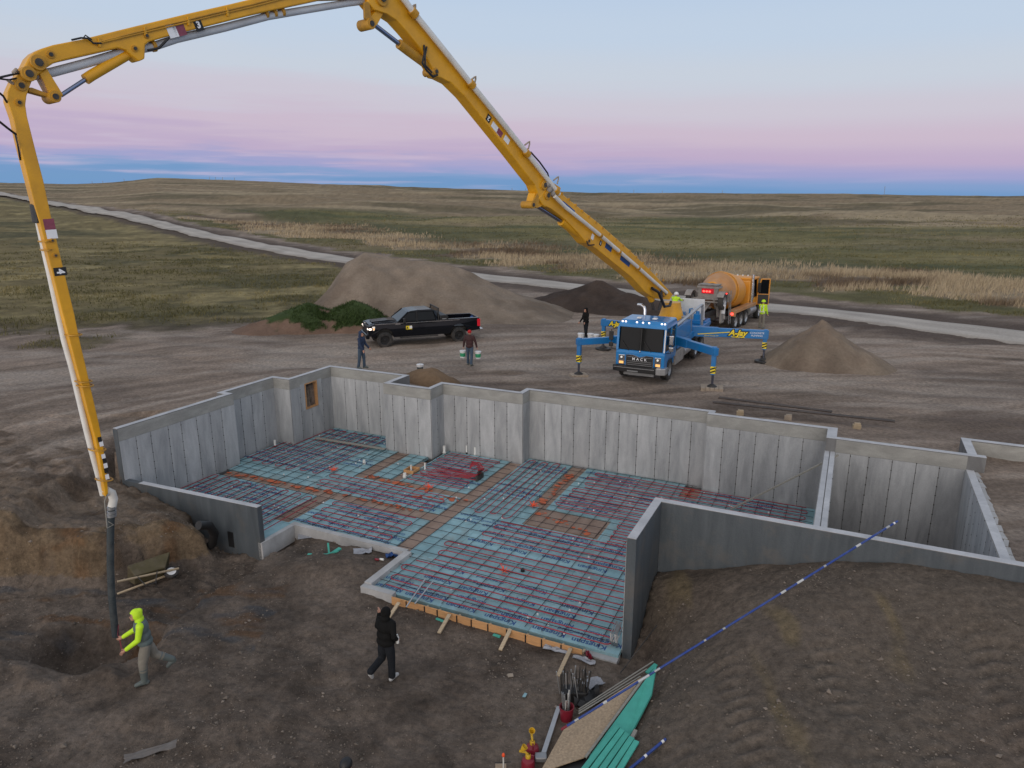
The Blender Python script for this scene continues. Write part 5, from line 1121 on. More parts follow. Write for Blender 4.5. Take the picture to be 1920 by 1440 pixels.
bpipe('boom_cylinder', [(748, 82), (765, 95), (818, 134)], .14, 0, 'yellow_dirty', s2, 16); bpipe('cylinder_rod', [(700, 45), (748, 82)], .065, 0, 'rod', s2)
beam('link_plate', [(690, 38), (698, 28), (712, 12), (722, 20), (708, 46), (700, 52)], .13, -.15, M['yellow'], s2); beam('link_plate', [(684, 34), (683, 4), (693, 2), (697, 36), (694, 44)], .20, .13, M['yellow_dirty'], s2)
pin(697, 44, .17, .48, s2); pin(818, 134, .13, .5, s2); pin(718, -4, .24, .56, s2); pin(1028, 366, .2, .56, s2)
hz = MB(); hz.tube([B(795, 85, .22), B(796, 100, .3), B(792, 118, .28), B(800, 132, .3), B(812, 144, .26), B(820, 140, .25)], .035, 6); hz.tube([B(800, 88, .22), B(797, 104, .32), B(797, 122, .28), B(810, 136, .3)], .03, 6); hz.build('hydraulic_hose', M['black'], s2, smooth=True)
hz = MB(); hz.tube([B(995, 285, .38), B(1012, 304, .42), B(1027, 325, .40), B(1030, 338, .3)], .03, 6); hz.build('hydraulic_hose', M['black'], s2, smooth=True)
hz = MB()
for q in ((1026, 345), (1030, 355), (1036, 362)): hz.ball(B(*q, .26), .13)
hz.build('valve_block', M['mudgrey'], s2, smooth=True)
d2p = ((930, 222), (960, 260)); sticker(916, 222, .22, .24, 'black_print', s2, ((960, 260), (930, 222)), .21, '2', .2); sticker(930, 241, .5, .2, 'white_print', s2, d2p, .21); sticker(937, 249, .28, .2, 'red_print', s2, d2p, .212); sticker(950, 262, .3, .2, 'white_print', s2, d2p, .21)
# section 3
s3 = beam('boom_section', [(38, 138), (46, 124), (54, 108), (64, 98), (78, 91), (100, 84), (152, 74), (250, 50), (350, 26), (430, 8), (480, -4), (560, -26), (640, -44), (705, -46), (735, -20), (735, 4), (712, 12), (690, -4), (610, -2), (540, 13), (480, 26), (400, 46), (330, 64), (302, 72), (281, 78), (273, 84), (272, 110), (261, 115), (246, 103), (236, 94), (222, 90), (200, 95), (120, 113), (102, 118), (88, 127), (72, 141), (58, 148), (48, 146)], .18, -.20, M['yellow'], truck, .03)
bpipe('delivery_pipe', [(58, 142), (80, 139), (100, 135), (160, 119), (230, 98), (285, 88), (330, 73), (420, 52), (500, 31), (570, 19), (650, 6), (700, 0), (745, -12)], .088, -.02, 'grey_pipe', s3)
for px in ((497, 26), (513, 24), (528, 22), (690, 2), (287, 86)):
    c = B(*px, -.02); d1 = (B(570, 19)-B(500, 31)).normalized(); mb = MB(); mb.cyl(c-d1*.035, c+d1*.035, .125, n=14); mb.build('pipe_clamp', M['yellow_dirty'], s3, smooth=True)
bpipe('boom_cylinder', [(160, 149), (172, 141), (246, 98)], .105, 0, 'yellow', s3, 16); bpipe('cylinder_rod', [(114, 179), (160, 149)], .042, 0, 'rod', s3)
beam('link_plate', [(74, 138), (88, 128), (119, 178), (112, 186), (98, 184)], .15, -.17, M['yellow'], s3); beam('link_plate', [(54, 164), (60, 164), (98, 178), (98, 184), (54, 172)], .10, -.12, M['yellow_dirty'], s3)
pin(104, 181, .13, .44, s3); pin(73, 117, .17, .46, s3); pin(55, 138, .16, .50, s3); pin(95, 102, .09, .40, s3); pin(253, 91, .08, .40, s3); pin(275, 67, .07, .4, s3)
hz = MB()
for k in (0, 5): hz.tube([B(178+k, 84-k*.4, .20), B(190, 80-k*.5, .20), B(300, 54-k*.9, .20), B(400, 30-k*.9, .20), B(476, 12-k*.9, .20), B(600, -20-k, .2)], .018, 6)
hz.build('hydraulic_line', M['yellow_dirty'], s3, smooth=True)
hz = MB(); hz.tube([B(134, 75, .2), B(152, 71, .23), B(165, 72, .24), B(175, 81, .24), B(190, 81, .2)], .02, 6); hz.tube([B(156, 72, .2), B(160, 66, .24), B(172, 74, .2)], .014, 6); hz.build('hydraulic_hose', M['black'], s3, smooth=True)
hz = MB(); hz.tube([B(316, 71, .2), B(308, 80, .2), B(298, 90, .2), B(285, 93, .2), B(276, 94, .15)], .028, 6); hz.build('hydraulic_hose', M['black'], s3, smooth=True)
mb = MB()
for px, py in ((190, 79), (276, 58), (357, 39), (430, 21)):
    a, b = B(px-3, py+9, .2), B(px-4, py-7, .2); mb.bar(a, b, .03, .05)
mb.build('line_clamp', M['yellow'], s3)
d3p = ((300, 60), (400, 36)); sticker(372, 47, .20, .25, 'black_print', s3, d3p, .18, '3', .19); sticker(323, 58, .22, .27, 'white_print', s3, d3p, .18); sticker(336, 55, .28, .27, 'red_print', s3, d3p, .18)
# section 4, hanging
s4 = beam('boom_section', [(46, 138), (58, 143), (60, 152), (55, 165), (50, 180), (48, 197), (51, 218), (58, 246), (69, 290), (82, 340), (96, 405), (110, 465), (122, 515), (140, 590), (150, 640), (162, 690), (171, 730), (186, 795), (194, 838), (200, 885), (203, 925), (198, 932), (192, 895), (186, 860), (178, 820), (164, 768), (152, 720), (144, 690), (131, 640), (118, 590), (99, 515), (90, 480), (74, 415), (66, 388), (54, 340), (36, 270), (25, 222), (14, 190), (14, 172), (24, 150), (36, 137)], .13, -.14, M['yellow'], truck, .02)
bpipe('delivery_pipe', [(30, 150), (22, 168), (22, 200), (40, 270), (59, 345), (72, 415), (86, 480), (94, 515), (110, 590), (121, 640), (135, 690), (142, 720), (162, 805), (172, 845), (184, 890), (193, 928)], .066, -.10, 'white_pipe', s4)
for px, py in ((80, 452), (84, 468), (128, 627), (147, 714), (150, 722), (173, 842), (186, 898)):
    w = 18 if py > 600 else 4; a = B(px-6, py+1); b = B(px+w+6, py-1); mb = MB(); c = (a+b)/2; d = (b-a); L = d.length/2; d.normalize(); k = []
    for i in range(18):
        q = 6.283*i/18; k.append(c+d*L*math.cos(q)+BNl*.2*math.sin(q))
    mb.tube(k, .017, 5, closed=True); mb.build('pipe_clamp', M['yellow_dirty'], s4, smooth=True)
for px, py, r in ((40, 160, .12), (36, 192, .075), (98, 451, .05), (104, 479, .05)): pin(px, py, r, .34, s4)
mb = MB()
for px, py, hh in ((70, 392, .20), (72, 404, .3)): mb.box(B(px, py, -.02), (.2, .2, hh))
mb.build('pipe_coupling', M['dark'], s4, bevel=.03)
d4p = ((100, 480), (105, 503))
sticker(93, 423, .27, .20, 'red_print', s4, d4p, .13); sticker(97, 439, .18, .20, 'white_print', s4, d4p, .131); sticker(113, 509, .17, .24, 'black_print', s4, ((112, 500), (116, 520)), .13, '4', .2)
for px, py, c_ in ((187, 824, 'black_print'), (190, 832, 'white_print'), (194, 856, 'white_print'), (196, 864, 'black_print'), (198, 873, 'white_print'), (199, 882, 'black_print'), (201, 894, 'white_print')): sticker(px, py, .12, .08, c_, s4, d4p, .14)
hz = MB(); hz.tube([B(42, 136, .1), B(22, 140, .2), B(-4, 146, .3)], .022, 6); hz.tube([B(34, 146, .1), B(16, 150, .2), B(-4, 147, .3)], .018, 6); hz.tube([B(13, 192, .1), B(6, 180, .2), B(-4, 172, .3)], .022, 6); hz.tube([B(30, 252, .1), B(14, 240, .2), B(-6, 224, .3)], .022, 6); hz.tube([B(38, 300, .0), B(33, 270, .15), B(28, 250, .1)], .016, 6); hz.build('hydraulic_hose', M['black'], s4, smooth=True)
mb = MB(); mb.tube([B(36, 138, .1), B(30, 130, .2), B(24, 137, .2)], .03, 6); mb.tube([B(26, 158, .1), B(14, 150, .2)], .03, 6); mb.build('pipe_hook', M['pad_wood'], s4, smooth=True)
# goose neck and end hose
bpipe('end_elbow', [(197, 926), (203, 920), (209, 924), (213, 936), (210, 950)], .095, 0, 'white_pipe', truck, 14)
eh = bpipe('end_hose', [(210, 948), (208, 975), (207, 1010), (207, 1060), (209, 1110), (213, 1155), (217, 1193)], .078, 0, 'hose', truck, 14)
mb = MB()
for i in range(46):
    t = i/45; y = 985+205*t; xx = np.interp(y, [948, 975, 1010, 1060, 1110, 1155, 1193], [210, 208, 207, 207, 209, 213, 217]); c = B(xx, y); mb.lathe([(.078, -.012), (.083, 0), (.078, .012)], c, (0, 0, 1), 14)
mb.build('hose_rib', M['hose'], eh, smooth=True)
mb = MB()
for y in (952, 960, 966): mb.lathe([(.08, -.04), (.10, -.03), (.10, .03), (.08, .04)], B(209.5, y), (0, 0, 1), 14)
mb.build('hose_clamp', M['steel'], eh, smooth=True)
mb = MB(); mb.tube([B(202, 924, .1), B(196, 940, .14), B(199, 970, .12), B(201, 990, .1), B(213, 984, .1), B(203, 978, .1)], .012, 5); mb.build('safety_strap', M['grey_wood'], eh)
# ------------------------------------------------------------------ mixer truck
MXP = Vector((11.9, 43.3, 0)); MXH = Vector((.56, .83, 0)).normalized(); MROT = math.atan2(MXH.y, MXH.x); MXP.z = tz(12, 43.3)
mix = thing('mixer_truck', 'orange concrete mixer truck backed up to the pump with its door open', 'mixer truck', MXP, MROT)
def mbx(name, c, s, m, bev=.02, R=None, parent=None): return MB().box(c, s, R).build(name, M[m], parent or mix, bevel=bev)
mbx('chassis', (4.6, 0, .95), (8.6, .95, .3), 'dark')
dr = MB(); A0 = Vector((.75, 0, 2.62)); A1 = Vector((5.5, 0, 2.02)); ax = (A1-A0)
prof = [(.42, 0), (.5, .02), (.62, .10), (.85, .55), (1.02, 1.0), (1.14, 1.6), (1.17, 2.2), (1.16, 2.9), (1.08, 3.6), (.92, 4.2), (.66, 4.62), (.5, 4.72), (0, 4.75)]
dr.lathe(prof, A0, ax, 40); dro = dr.build('drum', M['orange'], mix, smooth=True)
d2 = MB(); d2.lathe([(r+.006, t) for r, t in prof[1:5]]+[(1.10, 1.36), (1.08, 1.38)], A0, ax, 40); d2.build('drum_cone', M['orange_dusty'], dro, smooth=True)
d2 = MB(); d2.lathe([(1.175, 1.62), (1.2, 1.64), (1.2, 1.74), (1.175, 1.76)], A0, ax, 40); d2.build('track_ring', M['orange'], dro, smooth=True)
# rear frame, charge hopper, chutes
rf = MB()
for s in (-1, 1):
    rf.bar((.55, s*.55, 1.0), (.35, s*.5, 2.75), .12, .12); rf.bar((1.3, s*.6, 1.0), (.9, s*.55, 2.1), .12, .12)
rf.box((.35, 0, 2.85), (.75, 1.35, .10)); rf.box((.1, 0, 2.45), (.08, 1.2, .75)); rf.build('rear_frame', M['mudgrey'], mix)
hp = MB(); hp.prism([(-.1, 3.02), (.75, 3.02), (.6, 2.62), (.2, 2.62)], lambda x, z: (x, -.62 if z > 2.8 else -.4, z), lambda x, z: (x, .62 if z > 2.8 else .4, z)); hp.build('charge_hopper', M['mudgrey'], mix, bevel=.02)
lb = MB(); lb.box((.03, 0, 2.62), (.06, .75, .30)); lo = lb.build('lamp_panel', M['red_lens'], mix)
for y in (-.18, 0, .18):
    l = MB(); l.ball((-.005, y+.05, 2.60), (.02, .075, .055)); l.build('tail_lamp', M['red_lamp'], lo, smooth=True)
ch = MB(); ch.prism([(-.28, 2.05), (-.18, 1.85), (.18, 1.85), (.28, 2.05), (.24, 2.05), (.15, 1.9), (-.15, 1.9), (-.24, 2.05)], lambda y, z: (.25, y, z), lambda y, z: (-1.6, y+.05, z-.75)); ch.build('chute', M['mudgrey'], mix)
ch = MB()
for k in range(3): ch.tube([(.4+.12*k, -.75-.04*k, 2.2), (.25+.1*k, -.95, 1.6), (.2, -1.0-.03*k, .95)], .07, 8)
ch.box((.1, -.95, 1.2), (.5, .12, .9)); ch.build('folded_chute', M['mudgrey'], mix)
bkt = MB(); bkt.lathe([(.12, 0), (.15, .55), (.14, .55), (.11, .02)], (-.05, -1.05, 1.35), n=14); bkt.build('water_can', M['white'], mix, smooth=True)
# raised trailing axle
bo = MB()
for z in (2.18, 2.0): bo.bar((-.15, -1.05, z), (-.15, 1.05, z), .1, .08)
bo.bar((-.15, -.5, 2.1), (.6, -.4, 1.5), .12, .12); bo.bar((-.15, .5, 2.1), (.6, .4, 1.5), .12, .12); bo.build('tag_axle', M['mudgrey'], mix, bevel=.01)
for s in (-1, 1):
    wheel(mix, (-.15, s*1.0, 2.08), .50, .30, 'alu', tyre='tread', side=s)
    fg = MB()
    k = [(math.cos(math.radians(a))*r_, math.sin(math.radians(a))*r_) for r_, rng in ((.56, range(-10, 151, 20)), (.60, range(150, -11, -20))) for a in rng]
    fg.prism(k, lambda a, b: (-.15+a, s*1.0-.2, 2.08+b), lambda a, b: (-.15+a, s*1.0+.2, 2.08+b)); fg.build('tag_fender', M['mudgrey'], mix)
    bb = MB(); bb.ball((.15, s*1.12, 2.55), (.03, .05, .05)); bb.build('marker_light', M['red_lamp'], mix, smooth=True)
    sf = MB(); sf.box((4.0, s*1.08, 1.30), (4.4, .42, .06)); sf.box((1.78, s*1.08, 1.12), (.06, .42, .40)); sf.box((4.0, s*1.28, 1.22), (4.4, .03, .2)); sf.build('long_fender', M['orange_dusty'], mix, bevel=.01)
    tl_ = MB(); tl_.box((1.74, s*1.05, 1.08), (.03, .2, .12)); tl_.build('tail_lamp', M['red_lamp'], mix)
    for x_ in (2.35, 3.45, 4.55): wheel(mix, (x_, s*1.02, .52), .51, .30, 'alu', side=s)
    wheel(mix, (7.6, s*1.02, .52), .51, .32, 'alu', side=s)
    st = MB(); st.cyl((5.95, s*1.02, 1.3), (5.95, s*1.02, 3.15), .10, n=14); st.cyl((5.95, s*1.02, 1.5), (5.95, s*1.02, 2.6), .14, n=14); st.build('exhaust_stack', M['chrome'], mix, smooth=True)
    ft = MB(); ft.cyl((5.1, s*1.0, .85), (6.4, s*1.0, .85), .30, n=16); ft.build('fuel_tank', M['alu'], mix, smooth=True)
ld = MB()
for s in (-.16, .16): ld.bar((.9+s, -1.2, .6), (1.1+s, -1.05, 2.6), .04, .04)
for k in range(6): ld.bar((.75+.03*k, -1.18+.025*k, .8+.3*k), (1.1+.03*k, -1.18+.025*k, .8+.3*k), .03, .03)
ld.build('ladder', M['steel'], mix)
fw = MB(); fw.box((5.75, 0, 1.95), (.25, 1.9, 1.6)); fw.build('water_tank', M['orange'], mix, bevel=.06)
# cab with openings
cb = MB(); cb.box((6.75, 0, 1.28), (1.5, 2.1, .55)); cb.box((6.06, 0, 2.2), (.08, 2.1, 1.4))
cb.build('cab_body', M['orange'], mix, bevel=.04)
cb = MB(); cb.box((6.75, 0, 2.86), (1.52, 2.08, .16)); cb.build('cab_roof', M['orange'], mix, bevel=.06)
for s in (-1, 1):
    MB().bar((7.45, s*1.0, 1.5), (7.25, s*.98, 2.82), .08, .08).build('cab_pillar', M['orange'], mix); MB().bar((6.15, s*1.02, 1.5), (6.15, s*1.0, 2.82), .12, .08).build('cab_pillar', M['orange'], mix)
for y in (-.5, .42):
    g = MB(); g.box((6.01, y, 2.32), (.03, .62, .55)); g.build('rear_window', M['glass'], mix, bevel=.02)
g = MB(); g.box((7.36, 0, 2.15), (.03, 1.9, 1.2), rotm(ry=-.15)); g.build('windshield', M['glass'], mix)
g = MB(); g.box((6.85, 1.02, 2.15), (.85, .03, 1.2)); g.build('side_window', M['glass'], mix)
g = MB(); g.box((6.5, -.45, 1.85), (.5, .5, .8)); g.box((6.5, .45, 1.85), (.5, .5, .8)); g.box((7.2, 0, 1.6), (.3, 1.8, .4)); g.build('seat', M['black'], mix, bevel=.05)
hd = MB(); hd.prism([(7.45, .9), (9.0, .9), (9.05, 1.45), (8.9, 1.62), (7.5, 1.75)], lambda x, z: (x, -.95, z), lambda x, z: (x, .95, z)); hd.build('hood', M['orange'], mix, bevel=.08)
hd = MB(); hd.box((9.1, 0, .7), (.15, 2.3, .35)); hd.build('bumper', M['chrome'], mix, bevel=.03)
for k in range(5):
    h = MB(); h.lathe([(.05, 0), (.055, .05), (.02, .09), (0, .1)], (7.1, -.7+.35*k, 2.94), n=8); h.build('roof_light', M['white'], mix, smooth=True)
# open door on the near side
dd = thing; dm = MB(); hinge = Vector((7.15, -1.05, 0)); od = Vector((.35, -.94, 0)).normalized(); dn = Vector((-od.y, od.x, 0))
def dpt(t, z, o=0.0): return hinge+od*t+dn*o+Vector((0, 0, z))
dm.prism([(0, 1.05), (.80, 1.05), (.80, 1.78), (0, 1.78)], lambda t, z: dpt(t, z, -.035), lambda t, z: dpt(t, z, .035))
for (t0, z0, t1, z1) in ((.04, 1.75, .22, 2.80), (.77, 1.75, .77, 2.78), (.2, 2.78, .79, 2.80)): dm.bar(dpt(t0, z0), dpt(t1, z1), .07, .07)
do = dm.build('door', M['orange'], mix, bevel=.01)
gm = MB(); gm.prism([(.06, 1.79), (.74, 1.79), (.74, 2.75), (.24, 2.75)], lambda t, z: dpt(t, z, -.008), lambda t, z: dpt(t, z, .008)); gm.build('door_window', M['glass'], do)
gm = MB(); gm.prism([(.06, 1.10), (.75, 1.10), (.75, 1.74), (.06, 1.74)], lambda t, z: dpt(t, z, -.05), lambda t, z: dpt(t, z, -.036)); gm.build('door_lining', M['black'], do)
gm = MB(); gm.bar(dpt(.1, 1.9, -.2), dpt(.1, 2.55, -.2), .2, .08); gm.build('door_mirror', M['black'], do)
# ------------------------------------------------------------------ pickup
PF = P(722, 651, 0); PR = P(860, 641, 0); PD = Vector((PF.x-PR.x, PF.y-PR.y, 0)); WB = PD.length; PD.normalize(); PL = Vector((-PD.y, PD.x, 0))
PC = (PF+PR)/2 - PL*.88; PC.z = tz(PC.x, PC.y)
pk = thing('pickup_truck', 'black crew cab pickup with lit headlamps parked before the tan dirt heap', 'pickup', PC, math.atan2(PD.y, PD.x))
h2 = WB/2; FX, RX = h2, -h2
def arch(xc, z0, r, n=9): return [(xc+r*math.cos(math.pi*i/n), z0+r*math.sin(math.pi*i/n)) for i in range(n+1)]
zb = .62
lower = [(RX-1.28, .72), (RX-1.28, 1.28), (RX-1.25, 1.40), (-.62, 1.42), (.35, 1.42), (1.30, 1.42), (FX-.55, 1.40), (FX+.55, 1.36), (FX+.86, 1.27), (FX+.92, 1.12), (FX+.92, .72)] + [(FX+.52, zb)] + arch(FX, zb, .50) + [(FX-.52, zb-.05), (RX+.54, zb-.05)] + arch(RX, zb, .50) + [(RX-.54, zb)]
for s in (-1, 1):
    mb = MB(); tri = __import__('mathutils').geometry.tessellate_polygon([[Vector((a, b, 0)) for a, b in lower]])
    n_ = len(lower); y0, y1 = s*.70, s*1.0
    def bulge(z, y): return y if abs(y) < .8 else y*(1-.05*max(0, (z-1.0))/.4-.03*max(0, (.85-z))/.3)
    vs = [(a, y0, b) for a, b in lower]+[(a, bulge(b, y1), b) for a, b in lower]
    mb.add(vs, [tuple(f) for f in tri]+[tuple(i+n_ for i in f) for f in tri]+[((i+1) % n_, i, n_+i, n_+(i+1) % n_) for i in range(n_)])
    mb.build('body_side', M['truck_black'], pk, bevel=.03)
mb = MB(); ext(mb, [(1.25, 1.38), (1.25, 1.43), (FX-.5, 1.44), (FX+.5, 1.40), (FX+.80, 1.31), (FX+.80, 1.2)], -.72, .72); mb.prism([(1.3, 1.42), (FX-.3, 1.46), (FX+.6, 1.40), (FX+.6, 1.38), (1.3, 1.38)], lambda x, z: (x, -.45, z+.03), lambda x, z: (x, .45, z+.03)); mb.build('hood', M['truck_black'], pk, bevel=.03)
mb = MB(); mb.box((FX+.86, 0, 1.02), (.10, 1.45, .42)); fo = mb.build('grille', M['black'], pk, bevel=.03)
mb = MB(); mb.box((FX+.94, 0, .68), (.22, 1.96, .26)); mb.build('front_bumper', M['truck_black'], pk, bevel=.06)
for s in (-1, 1):
    mb = MB(); mb.prism([(FX+.90, .95), (FX+.93, 1.10), (FX+.85, 1.24), (FX+.52, 1.24), (FX+.56, 1.02)], lambda x, z: (x, s*.60, z), lambda x, z: (x, s*(1.012 if x < FX+.8 else .93), z)); ho = mb.build('headlight', M['head_lamp'], pk, bevel=.02)
    mb = MB(); mb.ball((FX+.80, s*1.0, 1.10), (.10, .03, .06)); mb.ball((FX+.9, s*.86, 1.10), (.04, .1, .06)); mb.build('lit_bulb', M['warm_lamp'], ho, smooth=True)
    mb = MB(); mb.box((FX+.60, s*1.01, 1.10), (.07, .02, .1)); mb.build('marker_light', M['amber'], ho)
    mb = MB(); mb.box((RX-1.27, s*.93, 1.12), (.06, .14, .44)); mb.box((RX-1.2, s*.985, 1.12), (.16, .03, .42)); mb.build('tail_light', M['red_lens'], pk, bevel=.01)
# cab greenhouse: pillars, roof and recessed glass
def ybelt(z): return .97-.20*(z-1.42)/.58
cabp = [(1.30, 1.42), (.52, 1.94), (.2, 1.99), (-.55, 1.99), (-.72, 1.92), (-.86, 1.42)]
mb = MB(); mb.prism([(.80, 1.90), (.62, 1.97), (.2, 2.01), (-.6, 2.01), (-.80, 1.94), (-.82, 1.90)], lambda x, z: (x, -ybelt(z), z), lambda x, z: (x, ybelt(z), z)); mb.build('roof', M['truck_black'], pk, bevel=.04)
for s in (-1, 1):
    for a, b, w, h in (((1.38, s*.95, 1.42), (.76, s*.80, 1.93), .07, .06), ((.30, s*.965, 1.40), (.28, s*.79, 1.93), .09, .04), ((-.88, s*.95, 1.40), (-.76, s*.79, 1.93), .16, .05)): MB().bar(a, b, w, h).build('cab_pillar', M['truck_black'], pk)
mb = MB(); mb.add([(1.39, -.90, 1.43), (1.39, .90, 1.43), (.78, .76, 1.91), (.78, -.76, 1.91), (1.37, -.90, 1.42), (1.37, .90, 1.42), (.76, .76, 1.90), (.76, -.76, 1.90)], [(0, 1, 2, 3), (7, 6, 5, 4), (0, 4, 5, 1), (1, 5, 6, 2), (2, 6, 7, 3), (3, 7, 4, 0)]); mb.build('windshield', M['glass'], pk)
mb = MB(); mb.add([(-.90, -.88, 1.43), (-.90, .88, 1.43), (-.79, .76, 1.9), (-.79, -.76, 1.9)], [(0, 1, 2, 3)]); mb.build('rear_window', M['glass'], pk)
for s in (-1, 1):
    for q in ([(1.27, 1.44), (.34, 1.44), (.32, 1.89), (.80, 1.89)], [(.27, 1.44), (-.84, 1.44), (-.74, 1.89), (.25, 1.89)]):
        mb = MB(); mb.prism(q, lambda x, z: (x, s*(ybelt(z)-.035), z), lambda x, z: (x, s*(ybelt(z)-.022), z)); mb.build('side_window', M['glass'], pk)
    for x0, x1 in ((1.28, .30), (.28, -.80)):
        mb = MB(); mb.prism([(x0, .64), (x1, .64), (x1, 1.40), (x0, 1.40)], lambda x, z: (x, s*.96, z), lambda x, z: (x, s*(bulge(z, 1.0)+.012), z)); do = mb.build('door', M['truck_black'], pk, bevel=.012)
        hm = MB(); hm.box((x1+.14, s*1.015, 1.27), (.20, .03, .035)); hm.build('handle', M['black'], do)
    mb = MB(); mb.box((1.06, s*1.14, 1.50), (.13, .22, .28)); mb.bar((1.02, s*.95, 1.42), (1.05, s*1.08, 1.46), .05, .05); mb.build('mirror', M['black'], pk, bevel=.03)
    mb = MB(); mb.box((.2, s*1.0, .53), (2.2, .12, .05)); mb.bar((1.2, s*1.0, .53), (1.25, s*.9, .62), .06, .05); mb.build('side_step', M['dark'], pk, bevel=.01)
    mb = MB(); mb.box((.24, s*1.006, 1.35), (4.9, .012, .035)); mb.build('belt_line', M['chrome'], pk)
    mb = MB(); mb.box((FX-.75, s*1.004, 1.32), (.30, .012, .10)); mb.build('badge', M['chrome'], pk)
    wheel(pk, (FX, s*.89, .445), .445, .32, 'black', side=s); wheel(pk, (RX, s*.89, .445), .445, .32, 'black', side=s)
mb = MB(); mb.box((.78, 1.022, 1.08), (.34, .012, .20)); lo = mb.build('door_sign', M['yellow_print'], pk)
mb = MB(); mb.box((.68, 1.03, 1.10), (.15, .006, .15)); mb.build('sign_panel', M['white_print'], lo); mb = MB(); mb.add([(.82, 1.0295, 1.02), (.94, 1.0295, 1.02), (.88, 1.0295, 1.16)], [(0, 1, 2)]); mb.build('sign_emblem', M['black_print'], lo)
# load bed
mb = MB(); mb.box((RX-.2, 0, .92), (2.1, 1.42, .05)); mb.build('bed_floor', M['black'], pk)
mb = MB(); mb.box((RX-1.24, 0, 1.08), (.07, 1.84, .64)); to = mb.build('tailgate', M['truck_black'], pk, bevel=.02)
mb = MB(); mb.box((RX+1.37-.05, 0, 1.1), (.06, 1.5, .62)); mb.build('bed_headboard', M['truck_black'], pk)
mb = MB(); mb.box((RX-1.4, 0, .66), (.18, 1.85, .2)); mb.box((RX-1.55, 0, .6), (.3, .1, .08)); mb.build('rear_bumper', M['chrome'], pk, bevel=.03)
mb = MB(); mb.prism([(-1.05, 1.36), (-1.05, 1.62), (-1.12, 1.66), (-1.45, 1.66), (-1.55, 1.55), (-1.55, 1.36)], lambda x, z: (x, -.96, z), lambda x, z: (x, .96, z)); bo = mb.build('tool_chest', M['black'], pk, bevel=.03)
mb = MB(); mb.box((-1.30, .965, 1.45), (.25, .02, .05)); mb.build('chest_latch', M['steel'], bo)
mb = MB(); mb.tube([(-.98, -.92, 1.38), (-.98, -.92, 2.06), (-.98, .92, 2.06), (-.98, .92, 1.38)], .035, 6)
for y in np.linspace(-.7, .7, 7): mb.bar((-.98, y, 1.4), (-.98, y, 2.06), .03, .03)
mb.build('cab_rack', M['black'], pk)
mb = MB(); mb.box((.0, 0, .75), (5.6, 1.5, .25)); mb.box((FX, 0, .85), (.9, 1.3, .5)); mb.cyl((RX, -.8, .445), (RX, .8, .445), .08); mb.cyl((FX, -.8, .445), (FX, .8, .445), .08); mb.build('chassis', M['dark'], pk)
mb = MB(); mb.box((.3, .4, 1.3), (.5, .5, .9)); mb.box((.3, -.4, 1.3), (.5, .5, .9)); mb.box((-.4, 0, 1.2), (.5, 1.5, .8)); mb.build('seat', M['black'], pk, bevel=.05)
bag = MB(); bag.ball((0, 0, .16), (.28, .22, .17)); bag.ball((.15, .05, .3), (.12, .1, .13)); o = bag.build('blue_bag', M['blue_print'], None, smooth=True)
o.location = (PC + PD*(RX-.85) + PL*.3 + Vector((0, 0, 1.0))); tag(o, 'small blue bag lying at the back of the pickup bed', 'bag')
# ------------------------------------------------------------------ people
def solid(parts, vox, name, m, parent, smooth_it=4):
    """one continuous skin grown over limb volumes: parts are lists of (centre, (rx, ry, rz) or radius)"""
    mb = MB()
    for p in parts:
        if p[0] == 'ball': mb.ball(p[1], p[2], 14, 9, R=p[3] if len(p) > 3 else None)
        else: mb.tube(p[1], p[2], 12); [mb.ball(c, r, 12, 8) for c, r in zip(p[1], p[2])]
    me = mb.mesh(name, m); o = bpy.data.objects.new(name, me); COL.objects.link(o); o.parent = parent
    r = o.modifiers.new('r', 'REMESH'); r.mode = 'VOXEL'; r.voxel_size = vox; r.use_smooth_shade = True
    s_ = o.modifiers.new('s', 'SMOOTH'); s_.iterations = smooth_it; s_.factor = .5
    bpy.context.view_layer.update(); ev = o.evaluated_get(bpy.context.evaluated_depsgraph_get()); nm = bpy.data.meshes.new_from_object(ev)
    o.modifiers.clear(); o.data = nm; nm.name = name
    return o
def dirv(p, a, s): return Vector((math.sin(p)*math.cos(a), s*math.sin(a), -math.cos(p)*math.cos(a)))
